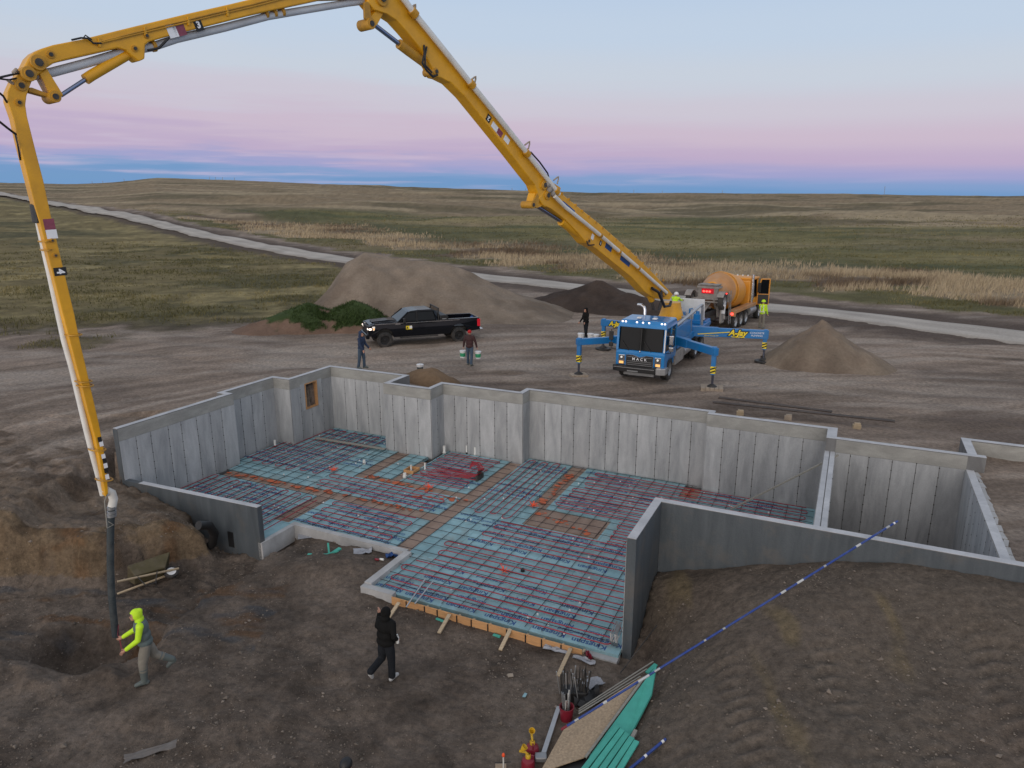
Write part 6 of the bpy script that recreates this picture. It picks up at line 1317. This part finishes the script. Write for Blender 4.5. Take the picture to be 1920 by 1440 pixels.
def person(label, loc, rz, h=1.78, lean=.05, legs=((.0, 0, .05), (.0, 0, .05)), arms=((0, .12, .15), (0, .12, .15)), top='blackcloth', bottom='darktrouser', shoe='gumboot', head='hood', headcol='blackcloth', vest=None, boots=False, fine=.016, coat=1.0, baggy=1.0, nod=.1, foldin=(0, 0)):
    """legs / arms: (left, right) as (pitch forward, spread, bend); local +X is where the person faces, +Y is his left"""
    k = h/1.78; t = thing('person', label, 'person', loc, rz)
    hip = Vector((0, 0, .92*k)); up = Vector((math.sin(lean), 0, math.cos(lean)))
    chest = hip+up*.40*k; neck = hip+up*.56*k; hd = neck+Vector((math.sin(lean+nod)*.14, 0, math.cos(lean+nod)*.16))*k
    J = {}; low = 9
    for i, s in ((0, 1), (1, -1)):
        p, a, b = legs[i]; h0 = hip+Vector((0, s*.095*k, -.02)); kn = h0+dirv(p, a, s)*.43*k; an = kn+dirv(p-b, a*.6, s)*.42*k
        fp = p-b; toe = an+Vector((math.cos(min(max(-fp*.9, 0), 1.3))*.17, s*.02, -.05-math.sin(min(max(-fp*.9, 0), 1.3))*.15))*k; heel = an+Vector((-.05*math.cos(fp), 0, -.055-.0*fp))*k
        J['leg', i] = (h0, kn, an, toe, heel); low = min(low, toe.z-.035, heel.z-.035)
        p, a, b = arms[i]; sh = neck+Vector((0, s*.19*k, -.05*k)); el = sh+dirv(p+lean, a, s)*.29*k; fo = dirv(p+lean+b, a*.5-foldin[i], s); wr = el+fo*.26*k
        J['arm', i] = (sh, el, wr, fo)
    dz = Vector((0, 0, -low)); hip, chest, neck, hd = hip+dz, chest+dz, neck+dz, hd+dz
    for q in list(J): J[q] = tuple(v+dz if not (q[0] == 'arm' and n == 3) else v for n, v in enumerate(J[q]))
    # body
    parts = [('tube', [hip, hip.lerp(chest, .5), chest], [.115*k, .11*k, .125*k]), ('tube', [chest, neck, hd-up*.05], [.11*k, .055*k, .055*k]), ('ball', hd, (.098*k, .076*k, .118*k)), ('ball', hd+Vector((.06, 0, -.06))*k, (.05*k, .045*k, .05*k)), ('ball', hd+Vector((.105, 0, -.015))*k, (.022*k, .014*k, .022*k)),
             ('ball', hd+Vector((0, .078, -.01))*k, (.02*k, .012*k, .03*k)), ('ball', hd+Vector((0, -.078, -.01))*k, (.02*k, .012*k, .03*k))]
    hands = []
    for i, s in ((0, 1), (1, -1)):
        h0, kn, an, toe, heel = J['leg', i]; parts += [('tube', [h0, kn], [.085*k, .055*k]), ('tube', [kn, an], [.055*k, .04*k]), ('tube', [heel, toe], [.036*k, .03*k])]
        sh, el, wr, fo = J['arm', i]; parts += [('tube', [neck+Vector((0, s*.06, -.04)), sh], [.06*k, .06*k]), ('tube', [sh, el], [.05*k, .04*k]), ('tube', [el, wr], [.04*k, .028*k])]
        side = Vector((fo.z, 0, -fo.x)); side = side.normalized() if side.length > .1 else Vector((1, 0, 0)); nrm = fo.cross(side).normalized()
        palm = wr+fo*.05*k; parts += [('tube', [wr, palm, wr+fo*.09*k], [.028*k, .033*k, .032*k])]
        for f in range(4):
            b0 = wr+fo*.09*k+side*(f-1.5)*.021*k; L = (.07, .08, .076, .06)[f]*k; b1 = b0+fo*L*.55+nrm*s*.012*k; b2 = b1+fo*L*.35+nrm*s*.03*k
            parts.append(('tube', [b0, b1, b2], [.0115*k, .0105*k, .009*k]))
        b0 = wr+fo*.03*k+side*-.03*k; parts.append(('tube', [b0, b0+fo*.03*k-side*.03*k, b0+fo*.06*k-side*.035*k+nrm*s*.01], [.013*k, .012*k, .010*k]))
        hands.append(wr+fo*.10*k)
    body = solid(parts, min(fine, .011), 'body', M['skin'], t, 2)
    ey = MB()
    for s in (-1, 1): ey.ball(hd+Vector((.092, s*.03, .01))*k, .011*k)
    ey.build('eye', M['black'], body, smooth=True)
    # trousers
    tp = [('ball', hip+Vector((0, 0, .02)), (.135*k, .17*k, .14*k))]
    for i in (0, 1):
        h0, kn, an, toe, heel = J['leg', i]; e = kn.lerp(an, .40 if boots else .97); tp.append(('tube', [h0, h0.lerp(kn, .5), kn, kn.lerp(an, .30 if boots else .55), e], [.108*k, .094*k*baggy, .078*k*baggy, .07*k*baggy, .072*k*baggy]))
    solid(tp, fine, 'trousers', M[bottom], t)
    # jacket
    c = coat; jp = [('ball', hip+up*.02*k+Vector((0, 0, .02)), (.155*k*c, .19*k*c, .13*k)), ('ball', hip+up*.2*k, (.15*k*c, .185*k*c, .17*k)), ('ball', chest, (.150*k*c, .20*k*c, .18*k)), ('ball', chest+up*.08*k, (.13*k*c, .21*k*c, .12*k)), ('tube', [chest+up*.1*k, neck], [.11*k, .085*k])]
    sl_p = []
    for i, s in ((0, 1), (1, -1)):
        sh, el, wr, fo = J['arm', i]; sl_p.append([('tube', [neck+Vector((0, s*.10, -.06))*k, sh], [.085*k, .083*k]), ('tube', [sh, el], [.078*k, .062*k]), ('tube', [el, wr+fo*.01], [.062*k, .047*k])])
    if vest: 
        for q in sl_p: solid(q, fine, 'sleeve', M[top], t)
        solid(jp, fine, 'vest', M[vest], t)
    else:
        solid(jp+sl_p[0]+sl_p[1], fine, 'jacket', M[top], t)
    for i in (0, 1):
        h0, kn, an, toe, heel = J['leg', i]; sp_ = [('tube', [heel, an.lerp(toe, .5)+Vector((0, 0, -.01)), toe], [.05*k, .055*k, .045*k]), ('tube', [an+(kn-an)*(.12), an], [.06*k, .055*k])]
        if boots: sp_.append(('tube', [kn.lerp(an, .30), kn.lerp(an, .65), an], [.092*k, .080*k, .068*k]))
        o = solid(sp_, fine*.8, 'boot' if boots else 'shoe', M[shoe], t)
    if head == 'hood':
        hp = [('ball', hd+Vector((-.012, 0, .018))*k, (.132*k, .118*k, .145*k)), ('ball', hd+Vector((-.05, 0, -.10))*k, (.11*k, .12*k, .10*k)), ('ball', hd+Vector((-.075, 0, .085))*k, (.075*k, .06*k, .075*k))]
        o = solid(hp, fine*.8, 'hood', M[headcol], t)
        # open the hood in front of the face
        bm = bmesh.new(); bm.from_mesh(o.data); kill = [f for f in bm.faces if (f.calc_center_median()-hd).x > (.030 + .35*max(0, (f.calc_center_median()-hd).z/k))*k and abs((f.calc_center_median()-hd).y) < .098*k and -.14*k < (f.calc_center_median()-hd).z < .085*k]
        bmesh.ops.delete(bm, geom=kill, context='FACES'); bm.to_mesh(o.data); bm.free()
    elif head == 'beanie':
        solid([('ball', hd+Vector((-.01, 0, .045))*k, (.118*k, .10*k, .10*k))], fine*.7, 'beanie', M[headcol], t)
    elif head == 'helmet':
        mb = MB(); mb.lathe([(.15, 0), (.125, .01), (.118, .06), (.08, .12), (0, .14)], hd+Vector((0, 0, .035))*k, n=16); mb.build('helmet', M[headcol], t, smooth=True)
    return t, [t.location+rotm(rz=rz) @ q for q in hands], hd
R_ = math.radians
pb = G(735, 1268, -2.1)
pbl, hb, _ = person('man in black hooded jacket with one hand raised walking away below the edge form', (P(727, 1270, -2.08).x, P(727, 1270, -2.08).y, pb.z), R_(62), 1.67, .06, ((R_(-2), .08, R_(72)), (R_(4), .03, R_(6))), ((R_(12), R_(26), R_(128)), (R_(-30), R_(24), R_(72))), 'blackcloth', 'darktrouser', 'sneaker', coat=1.26, baggy=1.2, fine=.013, foldin=(0, .5))
o = MB().lathe([(0, 0), (.035, 0), (.037, .03), (.037, .15), (.02, .19), (.02, .21), (0, .21)], n=14).build('drink_bottle', M['pvc'], None, smooth=True); o.location = hb[1]-Vector((0, 0, .08)); tag(o, 'white bottle held at the hip of the man in black', 'bottle')
py_ = G(268, 1266, -2.1); yl = Vector((P(291, 1270, -2.1).x, P(285, 1280, -2.1).y, 0)); yl.z = tz(yl.x-.1, yl.y)+.0
pyl, hy_, _ = person('man in bright yellow hooded top and grey vest striding beside the pump hose', yl, R_(208), 1.70, .10, ((R_(14), .05, R_(12)), (R_(-20), .06, R_(34))), ((R_(8), R_(10), R_(48)), (R_(18), R_(8), R_(40))), 'hiviz', 'khaki', 'gumboot', headcol='hiviz', vest='vest_grey', boots=True, coat=1.08, fine=.013, nod=.3, baggy=1.28)
hl = B(216, 1172); he = F0 + Vector((hl.x*HX-hl.y*HY, hl.x*HY+hl.y*HX, hl.z)); mb = MB(); mb.tube([hy_[1], hy_[1].lerp(he, .5)-Vector((0, 0, .08)), he+Vector((.08, 0, 0))], .010, 6); mb.tube([hy_[1]-Vector((0, 0, .02)), hy_[0]], .012, 6)
o = mb.build('red_rope', M['redcan'], None, smooth=True); tag(o, 'short red rope gripped by the man in the yellow top', 'rope')
def stand(px, py, z0=0.0):
    p = P(px, py, z0); p.z = tz(p.x, p.y); return p
person('man in navy hooded jacket standing behind the far basement wall left of the pickup', stand(679, 692), R_(-20), 1.80, .06, ((R_(8), .04, R_(8)), (R_(-6), .04, R_(4))), ((R_(8), R_(10), R_(30)), (R_(10), R_(8), R_(20))), 'navy', 'jean', 'gumboot', headcol='navy')
pr, hr, _ = person('man in red beanie and dark maroon coat carrying a bucket in each hand', stand(881, 680), R_(75), 1.78, .03, ((R_(8), .05, R_(4)), (R_(-6), .05, R_(14))), ((R_(4), R_(22), R_(4)), (R_(4), R_(22), R_(4))), 'maroon', 'jean', 'gumboot', head='beanie', headcol='red_knit', coat=1.1)
person('man in black hooded coat standing by buckets behind the left front outrigger', stand(1098, 634), R_(-150), 1.78, .04, ((R_(5), .04, R_(4)), (R_(-5), .04, R_(4))), ((R_(10), R_(14), R_(35)), (R_(10), R_(10), R_(25))), 'blackcloth', 'darktrouser', 'gumboot', coat=1.12)
dkp = F0 + Vector((HX, HY, 0))*-5.0 + Vector((-HY, HX, 0))*0 + Vector((0, 0, 1.5)); 
mp_ = P(1262, 602, 1.55)
person('man in bright yellow top standing on the pump truck deck behind the turret', (mp_.x, mp_.y, 1.53), R_(60), 1.6, .5, ((R_(5), .05, R_(4)), (R_(0), .05, R_(4))), ((R_(30), R_(14), R_(25)), (R_(30), R_(10), R_(25))), 'hiviz', 'hiviz', 'gumboot', head='helmet', headcol='pvc')
pm, hm_, hdm = person('man in yellow safety vest and helmet standing at the open mixer door', stand(1427, 616), R_(50), 1.78, .03, ((R_(4), .05, R_(3)), (R_(-2), .05, R_(3))), ((R_(28), R_(10), R_(60)), (R_(5), R_(10), R_(20))), 'hiviz', 'khaki', 'gumboot', head='helmet', headcol='hiviz')
sb = MB()
for y in (-.10, .10): sb.tube([(-.155, y, 1.02), (-.165, y, 1.20), (-.145, y*.9, 1.42), (-.06, y*.8, 1.50)], .022, 6)
sb.tube([(-.17, -.2, 1.1), (-.19, 0, 1.1), (-.17, .2, 1.1)], .024, 6); sb.build('reflective_strip', M['white'], pm, smooth=True)
person('head and shoulders of a person in black at the bottom edge of the picture', (P(650, 1440, -.52).x, P(650, 1440, -.52).y-.1, -2.1), R_(75), 1.76, .05, ((R_(4), .05, R_(3)), (R_(-4), .05, R_(3))), ((R_(5), R_(12), R_(20)), (R_(5), R_(12), R_(20))), 'blackcloth', 'darktrouser', 'gumboot', head='beanie', headcol='black', fine=.014)
# ------------------------------------------------------------------ buckets, wheelbarrow, tools and litter
def bucket(label, loc, band=None, s=1.0, lid=True, group='white buckets'):
    t = thing('bucket', label, 'bucket', loc, random.uniform(0, 6), group); mb = MB(); mb.lathe([(0, 0), (.125*s, 0), (.145*s, .30*s), (.155*s, .30*s), (.155*s, .36*s), (.14*s, .36*s), (.13*s, .02)], n=18); mb.build('pail', M['white'], t, smooth=True)
    if band: mb = MB(); mb.lathe([(.1295*s+.002, .06*s), (.143*s+.003, .25*s)], n=18); mb.build('label_band', M[band], t, smooth=True)
    if lid: mb = MB(); mb.lathe([(0, .372*s), (.15*s, .37*s), (.165*s, .36*s), (.165*s, .335*s)], n=18); mb.build('lid', M['white'], t, smooth=True)
    mb = MB(); mb.tube([(math.cos(a)*.16*s, 0, .33*s+math.sin(a)*.17*s) for a in np.linspace(0, math.pi, 9)], .006, 5); mb.build('handle', M['steel'], t, smooth=True)
    return t
bucket('green labelled white bucket in the left hand of the man in the red beanie', hr[0]-Vector((.04, 0, .50)), 'green_label')
bucket('green labelled white bucket in the right hand of the man in the red beanie', hr[1]-Vector((-.04, 0, .50)), 'green_label')
p = stand(788, 698); bucket('white bucket with a dark band standing alone behind the notch of the far wall', p, 'hose', 1.05)
for px, nm in ((1089, 'left of the man in the black coat'), (1107, 'just right of the man in the black coat'), (1117, 'nearest the pump truck cab')):
    p = stand(px, 640); bucket('white bucket '+nm+' behind the outrigger arm', p, None, 1.2)
wb = thing('wheelbarrow', 'olive wheelbarrow with wooden handles tipped on its side below the cut bank', 'wheelbarrow', G(290, 1072, -2.1)+Vector((0, 0, .18)), 0)
wa = P(318, 1060, -1.95); wh = P(237, 1092, -2.05); wd = Vector((wa.x-wh.x, wa.y-wh.y, 0)).normalized()
wb.location = (wa.x, wa.y, tz(wa.x, wa.y)+.20); wb.rotation_euler = (R_(-62), 0, math.atan2(wd.y, wd.x))
mb = MB()
for s in (-.25, .25): MB().bar((.22, s*.25, 0), (-1.35, s*1.1, .05), .04, .045).build('handle', M['lumber'], wb)
mb = MB(); mb.prism([(-.12, .08), (-.9, .10), (-1.0, .42), (.12, .46)], lambda x, z: (x, -.33 if z > .3 else -.2, z), lambda x, z: (x, .33 if z > .3 else .2, z)); tr = mb.build('tray', M['olive'], wb, bevel=.02)
wo = wheel(wb, (.02, 0, 0), .19, .09, 'white', side=1)
mb = MB(); mb.lathe([(.125, .046), (.02, .05), (0, .05)], axis=(0, 1, 0), n=16); mb.lathe([(.125, -.046), (.02, -.05), (0, -.05)], axis=(0, 1, 0), n=16); mb.build('hub_plate', M['white'], wo, smooth=True)
mb = MB()
for s in (-.22, .22): mb.tube([(-.35, s, .03), (-.5, s, -.32), (-.75, s, -.32), (-.85, s, .04)], .016, 6)
mb.build('stand', M['dark'], wb, smooth=True)
# black tube laid over the dark shape beside the low wall
dp = MB(); dp.tube([P(372, 985, -1.0), P(392, 985, -1.15), P(402, 1000, -1.5), P(398, 1020, -1.95), P(386, 1028, -2.1)], .13, 14)
o = dp.build('black_tube', M['black'], None, smooth=True); tag(o, 'thick black tube curling down beside the low grey wall', 'drain pipe')
# foam offcuts in the hollow by the curb
for i, (a, b, w, h, wh) in enumerate(((P(577, 1040, -1.98), P(632, 1041, -1.98), .07, .06, 'lying flat'), (P(604, 1050, -2.02), P(638, 1028, -1.92), .12, .05, 'lying slantwise in front'), (P(617, 1038, -1.95), P(615, 1018, -1.66), .05, .09, 'standing upright'), (P(612, 1040, -1.95), P(634, 1033, -1.85), .05, .05, 'lying behind the upright one'))):
    plank('foam_offcut', 'green foam offcut in the hollow below the curb, '+wh, 'foam offcut', a, b, w, h, M['teal'], 'green foam offcuts by the curb')
def ground_sheet(name, label, cat, px, py, w, d, m, rz=0, z0=-2.1, hgt=.012, bumpy=.0):
    p = G(px, py, z0); mb = MB(); n = 6; vs = []
    for i in range(n+1):
        for j in range(n+1): vs.append(((i/n-.5)*w*(1+.12*random.random()), (j/n-.5)*d*(1+.12*random.random()), hgt+random.uniform(0, bumpy)))
    fs = [(i*(n+1)+j, (i+1)*(n+1)+j, (i+1)*(n+1)+j+1, i*(n+1)+j+1) for i in range(n) for j in range(n)]
    mb.add(vs, fs); mb.add([(x, y, z-.01) for x, y, z in vs], [tuple(reversed(f)) for f in fs]); o = mb.build(name, M[m], None, smooth=bumpy > 0); o.location = p+Vector((0, 0, .01)); o.rotation_euler = (0, 0, rz); return tag(o, label, cat)
ground_sheet('slate_offcut', 'flat square grey offcut lying on the soil below the curb corner', 'offcut', 573, 1006, .42, .34, 'film', .3, hgt=.02)
ground_sheet('plastic_film', 'crumpled grey plastic film on the soil beside the long curb', 'plastic film', 680, 1036, .5, .28, 'film', .2, bumpy=.08)
ground_sheet('plastic_film', 'pale plastic film showing under the middle of the edge form', 'plastic film', 1043, 1220, .55, .16, 'film', -.4, bumpy=.06)
ground_sheet('plastic_film', 'pale plastic film showing under the right end of the edge form', 'plastic film', 1095, 1240, .5, .14, 'film', -.5, bumpy=.06)
ground_sheet('plastic_film', 'long pale plastic film half buried in the soil at the lower left', 'plastic film', 283, 1410, .85, .2, 'dirty_film', .45, hgt=.0, bumpy=.035)
ground_sheet('paper_scrap', 'small square of pale card lying on the bare soil', 'card', 957, 1268, .12, .11, 'pad_wood', .2, hgt=.02)
ground_sheet('blue_scrap', 'small light blue scrap lying on the bare soil', 'scrap', 984, 1306, .06, .12, 'foam', -.4, hgt=.03)
ground_sheet('blue_wrapper', 'crumpled dark blue wrapper at the foot of the curb', 'wrapper', 737, 1045, .38, .22, 'blue_print', .3, bumpy=.12)
for px, c, l in ((707, 'redcan', 'small red drink can lying at the foot of the curb'), (716, 'pvc', 'small white drink can lying at the foot of the curb')):
    p = G(px, 1051, -2.1); o = MB().lathe([(0, 0), (.03, 0), (.034, .01), (.034, .11), (.028, .125), (0, .125)], (0, -.06, .035), (0, 1, 0), 12).build('drink_can', M[c], None, smooth=True); o.location = p; o.rotation_euler = (0, 0, 1.3); tag(o, l, 'can')
ground_sheet('red_ribbon', 'red plastic ribbon hanging off the right end of the edge form', 'ribbon', 1104, 1234, .10, .26, 'redcan', .3, bumpy=.10)
plank('foam_scrap', 'thin green foam strip lying under the edge form left of the middle brace', 'foam strip', P(925, 1190, -2.06), P(938, 1194, -2.06), .07, .04, M['teal'])
plank('foam_scrap', 'green foam scrap lying behind the long blue pole', 'foam strip', P(1213, 1262, -1.75), P(1230, 1246, -1.7), .09, .04, M['teal'])
plank('foam_scrap', 'short green foam strip lying under the edge form beside the second brace', 'foam strip', P(818, 1160, -2.06), P(836, 1167, -2.06), .06, .04, M['teal'])
# long blue poles
def pole(label, a, b, r, bits):
    a = Vector(a); b = Vector(b); t = thing('blue_pole', label, 'pole', a); d = b-a; MB().cyl((0, 0, 0), d, r, n=12).build('shaft', M['pole_blue'], t, smooth=True)
    for k0, k1, m_ in bits: MB().cyl(d*k0, d*k1, r*1.06, n=12).build('scuffed_band', M[m_], t, smooth=True)
    return t
pole('very long blue pole leaning from the tool pile up across the front basement wall', P(1052, 1368, -1.62), P(1683, 977, 1.28), .023, [(0, .015, 'redcan'), (.035, .045, 'alu'), (.11, .12, 'grey_pipe'), (.205, .235, 'grey_pipe'), (.25, .265, 'alu'), (.39, .396, 'alu'), (.445, .452, 'alu'), (.62, .635, 'grey_pipe'), (.67, .69, 'grey_pipe'), (.755, .762, 'alu'), (.86, .875, 'grey_pipe'), (.96, .972, 'alu'), (.985, .99, 'white')])
pole('short blue pole lying on the soil at the bottom edge of the picture', G(1180, 1446, -1.9)+Vector((0, 0, .04)), G(1248, 1389, -1.4)+Vector((0, 0, .04)), .026, [(.40, .46, 'white'), (.88, .94, 'white')])
plank('thin_rod', 'thin dark rod leaning on the soil by the wing wall', 'rod', P(1163, 1262, -2.05), P(1232, 1172, -1.2), .02, .02, M['dark'])
for i in range(3): plank('lath', ('upper', 'middle', 'lower')[i]+' of three pale laths lying under the long blue pole', 'lath', P(1085, 1330+i*4, -1.86+.03*i), P(1225-12*i, 1240+14*i, -1.72), .03, .015, M['grey_wood'], 'pale laths')
# board stack: particle board, green foam sheet, green foam strips
zb_ = -1.72
def sheet(name, label, cat, pts, th_, m, dz=0):
    pts = [Vector(p) for p in pts]; n = (pts[1]-pts[0]).cross(pts[2]-pts[0]).normalized(); n = n if n.z > 0 else -n; c = sum(pts, Vector())/len(pts)
    mb = MB(); vs = [p-c for p in pts]+[p-c-n*th_ for p in pts]; k = len(pts); mb.add(vs, [tuple(range(k)), tuple(range(2*k-1, k-1, -1))]+[((i+1) % k, i, k+i, k+(i+1) % k) for i in range(k)])
    o = mb.build(name, m, bevel=.003); o.location = c; return tag(o, label, cat)
sheet('particle_board', 'tan particle board lying on the tool pile beneath the long blue pole', 'board', [P(1012, 1448, -1.88), P(1095, 1420, -1.80), P(1205, 1268, -1.60), P(1160, 1296, -1.66), P(1060, 1362, -1.86)], .02, M['osb'])
sheet('foam_sheet', 'green foam sheet lying on edge beside the particle board', 'foam sheet', [P(1105, 1418, -1.76), P(1213, 1270, -1.50), P(1231, 1247, -1.45), P(1222, 1300, -1.50), P(1185, 1372, -1.66), P(1150, 1440, -1.72)], .05, M['teal'])
plank('lumber_strip', 'narrow grey board between the particle board and the green foam sheet', 'board', P(1098, 1420, -1.76), P(1208, 1270, -1.52), .05, .03, M['grey_wood'])
for i in range(5): plank('foam_strip', ('first', 'second', 'third', 'fourth', 'fifth')[i]+' from the left of five green foam strips on the foam sheet', 'foam strip', P(1088+17*i, 1452, -1.66+.012*(i % 2)), P(1158+9*i, 1362+7*i, -1.58+.012*(i % 2)), .10, .045, M['teal'], 'green foam strips')
plank('lumber_strip', 'weathered square timber lying right of the green foam strips', 'timber', P(1148, 1456, -1.72), P(1192, 1370, -1.62), .07, .06, M['grey_wood'])
sheet('black_sheet', 'black plastic sheet under the lower end of the particle board', 'sheet', [P(1020, 1452, -1.93), P(1100, 1452, -1.92), P(1112, 1408, -1.86), P(1080, 1424, -1.90)], .02, M['black'])
# red bucket of stakes and a heap of steel pins
tbk = thing('red_bucket', 'red bucket stuffed with steel stakes beside the particle board', 'bucket', G(1062, 1348, -2.1), 0)
tbk.location.z = -2.08
mb = MB(); mb.lathe([(0, 0), (.115, 0), (.14, .30), (.15, .31), (.15, .34), (.135, .34), (.11, .02)], n=18); mb.build('pail', M['redcan'], tbk, smooth=True)
for i in range(14):
    a = random.uniform(0, 6.28); r = random.uniform(.02, .09); MB().cyl((r*math.cos(a), r*math.sin(a), .03), (r*1.5*math.cos(a)+random.uniform(-.05, .05), r*1.6*math.sin(a)+.05, random.uniform(.45, .66)), .011, n=6).build('stake', M['steel'] if i % 3 else M['white_pipe'], tbk)
sp = thing('stake_bundle', 'upright heap of dark steel stakes behind the red bucket', 'stakes', G(1072, 1312, -2.1), 0)
for i in range(34):
    a, b = random.uniform(-.24, .34), random.uniform(-.12, .25); MB().bar((a, b, .0), (a+random.uniform(-.1, .1), b+random.uniform(-.06, .12), random.uniform(.35, .75)), .03, .018).build('stake', M['dark'] if i % 3 else M['alu'], sp)
MB().box((.05, .05, .12), (.5, .3, .22)).build('crate', M['black'], sp, bevel=.02)
ground_sheet('tarp', 'grey plastic bag lying between the stakes and the laths', 'bag', 1110, 1288, .45, .3, 'film', .4, bumpy=.14)
ground_sheet('black_tarp', 'black plastic heap beside the stakes under the blue pole', 'bag', 1100, 1315, .6, .4, 'black', .4, bumpy=.2)
scr = thing('screed_bar', 'grey metal straightedge lying between the red bucket and the fuel cans', 'straightedge', (0, 0, 0)); a, b = P(1017, 1420, -1.98), P(1048, 1326, -1.98); scr.location = a
MB().bar((0, 0, 0), b-a, .09, .05).build('bar', M['alu'], scr, bevel=.005); MB().box((-.03, -.02, .02), (.22, .16, .10)).build('end_clamp', M['steel'], scr, bevel=.02)
def can(label, p, rz, s=1.0):
    t = thing('fuel_can', label, 'fuel can', p, rz, 'red fuel cans'); mb = MB(); mb.lathe([(0, 0), (.115, 0), (.125, .02), (.125, .20), (.11, .25), (.05, .29), (.045, .32), (0, .32)], n=20); mb.build('can_body', M['redcan'], t, smooth=True)
    mb = MB(); mb.lathe([(.05, .30), (.05, .36), (.035, .38)], n=12); mb.tube([(0, 0, .36), (.05, 0, .42), (.16, 0, .45)], .022, 8); mb.build('spout', M['yellowcap'], t, smooth=True)
    mb = MB(); mb.lathe([(.012, .0), (.05, .10), (.06, .14), (.055, .14), (.01, .02)], (.14, 0, .43), (-.6, 0, .8), 14); mb.build('funnel', M['yellowcap'], t, smooth=True)
    mb = MB(); mb.tube([(-.09, 0, .25), (-.10, 0, .33), (.0, 0, .36), (.04, 0, .30)], .014, 6); mb.build('handle', M['redcan'], t, smooth=True); return t
can('red fuel can with a yellow funnel, the one behind', G(998, 1420, -2.1), 1.7); can('red fuel can with a yellow spout pointing left, the one in front', G(990, 1446, -2.1), 3.2)
gt_ = thing('grade_stake', 'orange topped stake with a card at its foot by the fuel cans', 'stake', G(944, 1444, -2.1)); MB().cyl((0, 0, 0), (0, 0, .3), .014, n=8).build('post', M['white_pipe'], gt_); MB().ball((0, 0, .33), (.03, .03, .045)).build('orange_tip', M['orange_lamp'] if 'orange_lamp' in M else M['orange_paint'], gt_, smooth=True); MB().box((-.05, .02, .06), (.2, .02, .12)).build('card', M['pad_wood'], gt_)
MB().bar((-.16, 0, .16), (.14, 0, .18), .012, .012).build('cross_bar', M['dark'], gt_)
# steel planks behind the right part of the basement
plank('steel_plank', 'long dark steel plank lying on blocks behind the right part of the basement', 'plank', P(1345, 762, .36)+Vector((0, .6, 0)), P(1678, 790, .42), 0.22, .05, M['plank_dark'])
plank('steel_plank', 'shorter dark plank lying along the soil just behind the steel plank', 'plank', P(1360, 757, .3)+Vector((0, .9, 0)), P(1560, 772, .36), .2, .05, M['plank_dark'])
for px, py, wh in ((1388, 770, 'at its left end'), (1478, 780, 'near its middle'), (1607, 795, 'right of the middle')):
    p = P(px, py, .3); t = MB(); t.box((0, 0, .09), (.26, .16, .18)); t.box((.02, .02, .2), (.2, .12, .05)); o = t.build('wood_block', M['lumber'] if px != 1478 else M['pad_wood'], None, bevel=.01); o.location = (p.x, p.y, tz(p.x, p.y)-.02); o.rotation_euler = (0, 0, random.uniform(-.5, .2)); tag(o, 'wooden block under the dark steel plank '+wh, 'block', 'wooden blocks under the plank')
# dirt clods and posts on the skyline
for px, h in ((180, 1.6), (200, 1.6), (240, 1.9), (399, 2.2), (410, 2.0), (423, 2.0), (445, 2.0), (960, 1.8), (985, 1.8), (1158, 2.2), (1187, 2.6), (1240, 1.8), (1352, 2.2), (1654, 6.5)):
    y = 596.0; x = (px-960)/FPX*(y*.968+2); z = tz(x, y); t = MB(); t.cyl((0, 0, -.3), (0, 0, h), .16, .13, 8); t.bar((-.4, 0, h*.86), (.4, 0, h*.86), .12, .1)
    o = t.build('utility_pole' if h > 4 else 'fence_post', M['grey_wood']); o.location = (x, y, z); tag(o, 'lone utility pole far off on the right hand skyline' if h > 4 else 'thin fence post on the distant skyline', 'pole' if h > 4 else 'fence post', None if h > 4 else 'fence posts on the skyline')
